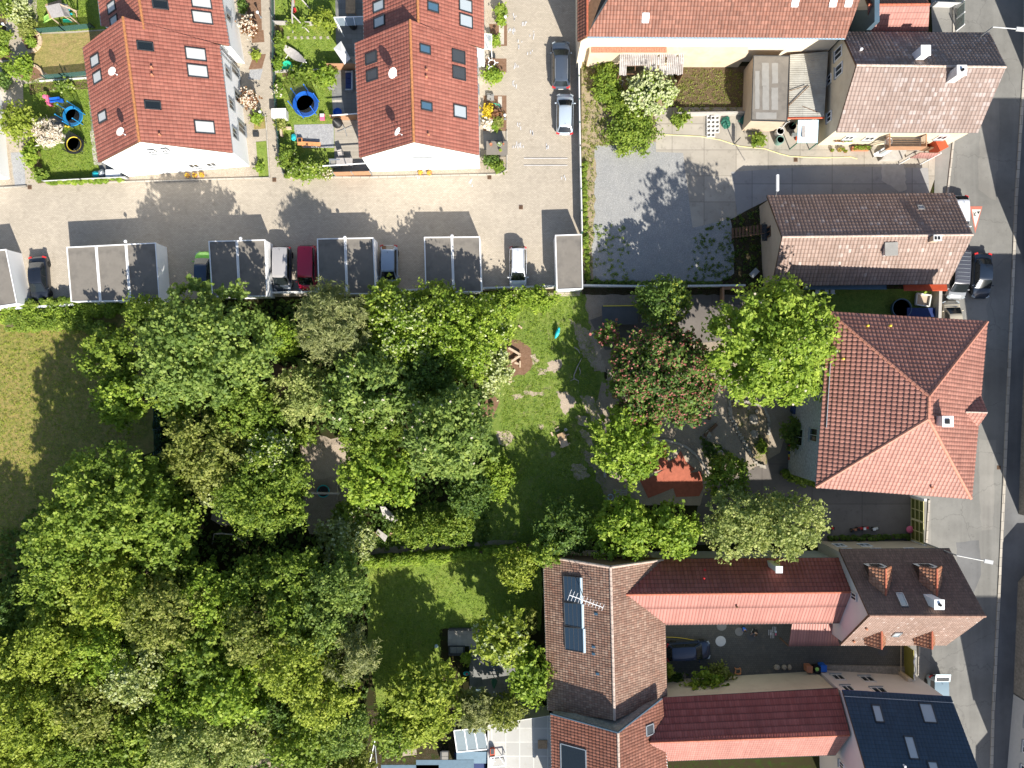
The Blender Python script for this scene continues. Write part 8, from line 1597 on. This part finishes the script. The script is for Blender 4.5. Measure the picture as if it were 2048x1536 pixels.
r = thing('stool', 'orange wooden frame stool at the edge of the cobbled court', 'stool', 1473, 1340); q = [at(1469, 1335, .4), at(1479, 1335, .4), at(1479, 1345, .4), at(1469, 1345, .4)]; mb = MB(); [mb.bar(q[i], q[(i + 1) % 4], .08) for i in range(4)]; mb.build('frame', M['orange_wood'], r); mb = MB(); [mb.bar(p, V((p.x, p.y, .03)), .06) for p in q]; mb.build('leg', M['orange_wood'], r)
o = MB().tube([at(*q, .08) for q in ((1332, 1274), (1345, 1274), (1358, 1275), (1372, 1277), (1393, 1281))], .03, 6).build('hose', M['yellow'], None, True); tag(o, 'yellow hose running from the barn to the black estate car', 'hose')
r = thing('chalk_box', 'small box of coloured chalks on the cobbles', 'box', 1551, 1266); MB().box(at(1551, 1263, .08), (.16, .2, .1)).build('blue_box', M['blue_sheet'], r); MB().box(at(1551, 1268, .07), (.12, .2, .08)).build('pink_box', M['pink'], r)
# ---- walled garden patio and glass terrace
sofa('grey-covered garden sofa on the small patio', 914, 1298, 1.6, 'dark_metal', 'felt_light', 3.14); chair('blue-grey folding chair at the edge of the patio', 956, 1274, 1.2, 'blue_metal'); table('blue-green garden table at the lower patio', 958, 1381, 1.3, .85, .72, 'blue_metal')
r = thing('toy_car', 'turquoise toy car on the dark lawn beside the patio', 'toy', 933, 1345); MB().ball(at(933, 1345, .25), .35, .22, .18, 12, 8).build('body', M['teal'], r, True); MB().ball(at(934, 1345, .36), .16, .12, .1).build('seat', M['red'], r)
r = thing('parasol', 'closed dark green parasol on the shady patio', 'parasol', 989, 1362); MB().lathe(at(989, 1356, .9), [(.32, 0), (.25, .5), (.1, 1.2), (.02, 1.5)], 8, (0, -.12, 1)).build('canopy', M['dark_green'], r); MB().tube([at(989, 1356, 0), at(989, 1358, 1.2)], .04).build('pole', M['off_white'], r); MB().ball(at(989, 1366, 2.35), .08).build('finial', M['white'], r)
r = thing('bench', 'blue-grey metal bench frame below the blossom chestnut', 'bench', 987, 1340); mb = MB(); q = [at(976, 1330, .45), at(998, 1330, .45), at(998, 1346, .45), at(977, 1346, .45)]; [mb.bar(q[i], q[(i + 1) % 4], .06) for i in range(4)]; [mb.bar(p, V((p.x, p.y, 0)), .05) for p in q]; mb.build('frame', M['blue_metal'], r); MB().obox(at(987, 1338, .46), X_, Y_, Z_, .9, .1, .03).build('seat', M['blue_metal'], r)
o = MB().ball(at(1051, 1246, .35), .13).build('garden_ball', M['white']); tag(o, 'small white ball ornament by the solar barn path', 'ornament'); o = MB().ball(at(873, 1291, .2), .2, .2, .12).build('basin', M['blue_sheet']); tag(o, 'pale basin in the shade of the walled lawn', 'basin')
o = MB().bar(at(898, 1257, .2), at(950, 1257, .2), .2, .4).build('low_wall', M['felt_dark']); tag(o, 'low dark wall at the top edge of the small patio', 'wall')
r = boxbuild('terrace_roof', 'large pale slab terrace with a grid of joints at the bottom', 'terrace', [(976, 1450), (1100, 1431), (1106, 1640), (976, 1640)], 2.7, 'grey_wall', 'sheet_roof', rim=.06, rimm='off_white')
o = MB().obox(P(1085, 1489, 2.76), X_, Y_, Z_, .9, .8, .05).build('board', M['wood']); tag(o, 'brown square board lying on the pale slab terrace', 'board')
r2 = root('crate', 'red crate on the pale slab terrace', 'crate', tuple(P(985, 1503, 2.7))); MB().obox(P(985, 1504, 2.95), X_, Y_, Z_, .45, .7, .4).build('box', M['orange_red'], r2); MB().obox(P(985, 1503, 3.17), X_, Y_, Z_, .3, .5, .04).build('contents', M['dark_metal'], r2)
r2 = root('trestle', 'white metal trestle frame on the pale slab terrace', 'trestle', tuple(P(996, 1522, 2.7))); q = [P(980, 1515, 3.2), P(1010, 1511, 3.2), P(1011, 1531, 3.2), P(984, 1534, 3.2)]; mb = MB(); [mb.bar(q[i], q[(i + 1) % 4], .08) for i in range(4)]; mb.bar(q[0], q[0].lerp(q[3], .5).lerp(q[1].lerp(q[2], .5), .3), .06); mb.bar(q[3], q[0].lerp(q[1], .3), .06); mb.bar(q[2], q[0].lerp(q[1], .6), .06); [mb.bar(p, V((p.x, p.y, 2.7)), .06) for p in q]; mb.build('frame', M['white'], r2)
r = root('glass_terrace', 'blue-grey glass terrace roof in three bays at the bottom', 'conservatory', (P(935, 1500).x, P(0, 1500).y, 0)); q = pts((908, 1461, 2.9), (968, 1455, 2.9), (976, 1498, 2.5), (914, 1504, 2.5)); MB().poly(q).build('glass_sheet', M['clear_glass'], r, fix=False); mb = MB(); [mb.bar(q[0].lerp(q[1], t), q[3].lerp(q[2], t), .09) for t in (0, .34, .67, 1)]; mb.bar(q[0], q[1], .09); mb.bar(q[3], q[2], .12); [mb.bar(p, V((p.x, p.y, 0)), .1) for p in q]; mb.build('frame', M['white'], r)
MB().obox(P(945, 1515, 2.4), X_, (0, 1, .1), Z_, 3.1, 1.2, .06).obox(P(890, 1532, 2.4), X_, (0, 1, 0), Z_, 5.6, 1.2, .06).obox(P(820, 1540, 2.4), X_, (0, 1, 0), Z_, 5.6, 1.0, .06).build('roof_panels', M['blue_metal'], r); MB().box(at(942, 1512, 1.0), (3.0, 2.4, 1.9)).build('room', M['navy'], r); MB().box(at(932, 1478, .4), (1.7, .7, .5)).build('sideboard', M['grey_wood'], r)
sofa('dark seat with cushions under the glass terrace edge', 890, 1508, 1.2, 'dark_metal', 'felt_light', 1.57)
r = table('table with a patterned pale cloth at the bottom of the garden', 814, 1493, 1.95, 1.0, .74, 'dark_wood', .12); o = MB().obox(at(814, 1493, .80), (1, .12, 0), (-.12, 1, 0), Z_, 2.05, 1.1, .05).build('tablecloth', M['pebbles']); tag(o, 'pale flower-patterned cloth on the garden table', 'tablecloth')
r = thing('fence', 'two leaning pale poles of the fence beside the patterned table', 'fence', 745, 1510); MB().tube([P(736, 1540, 1.2), P(750, 1480, 1.3)], .06, 8).tube([P(755, 1540, 1.2), P(750, 1492, 1.2)], .06, 8).build('pole', M['metal'], r); mb = MB(); [mb.bar(at(x, y, 0), P(x, y, 1.2), .06) for x, y in ((738, 1530), (748, 1488), (754, 1530))]; mb.build('post', M['metal'], r)
print('trees', NTREE[0], 'leaves', NLEAF[0], 'objects', len(bpy.data.objects))
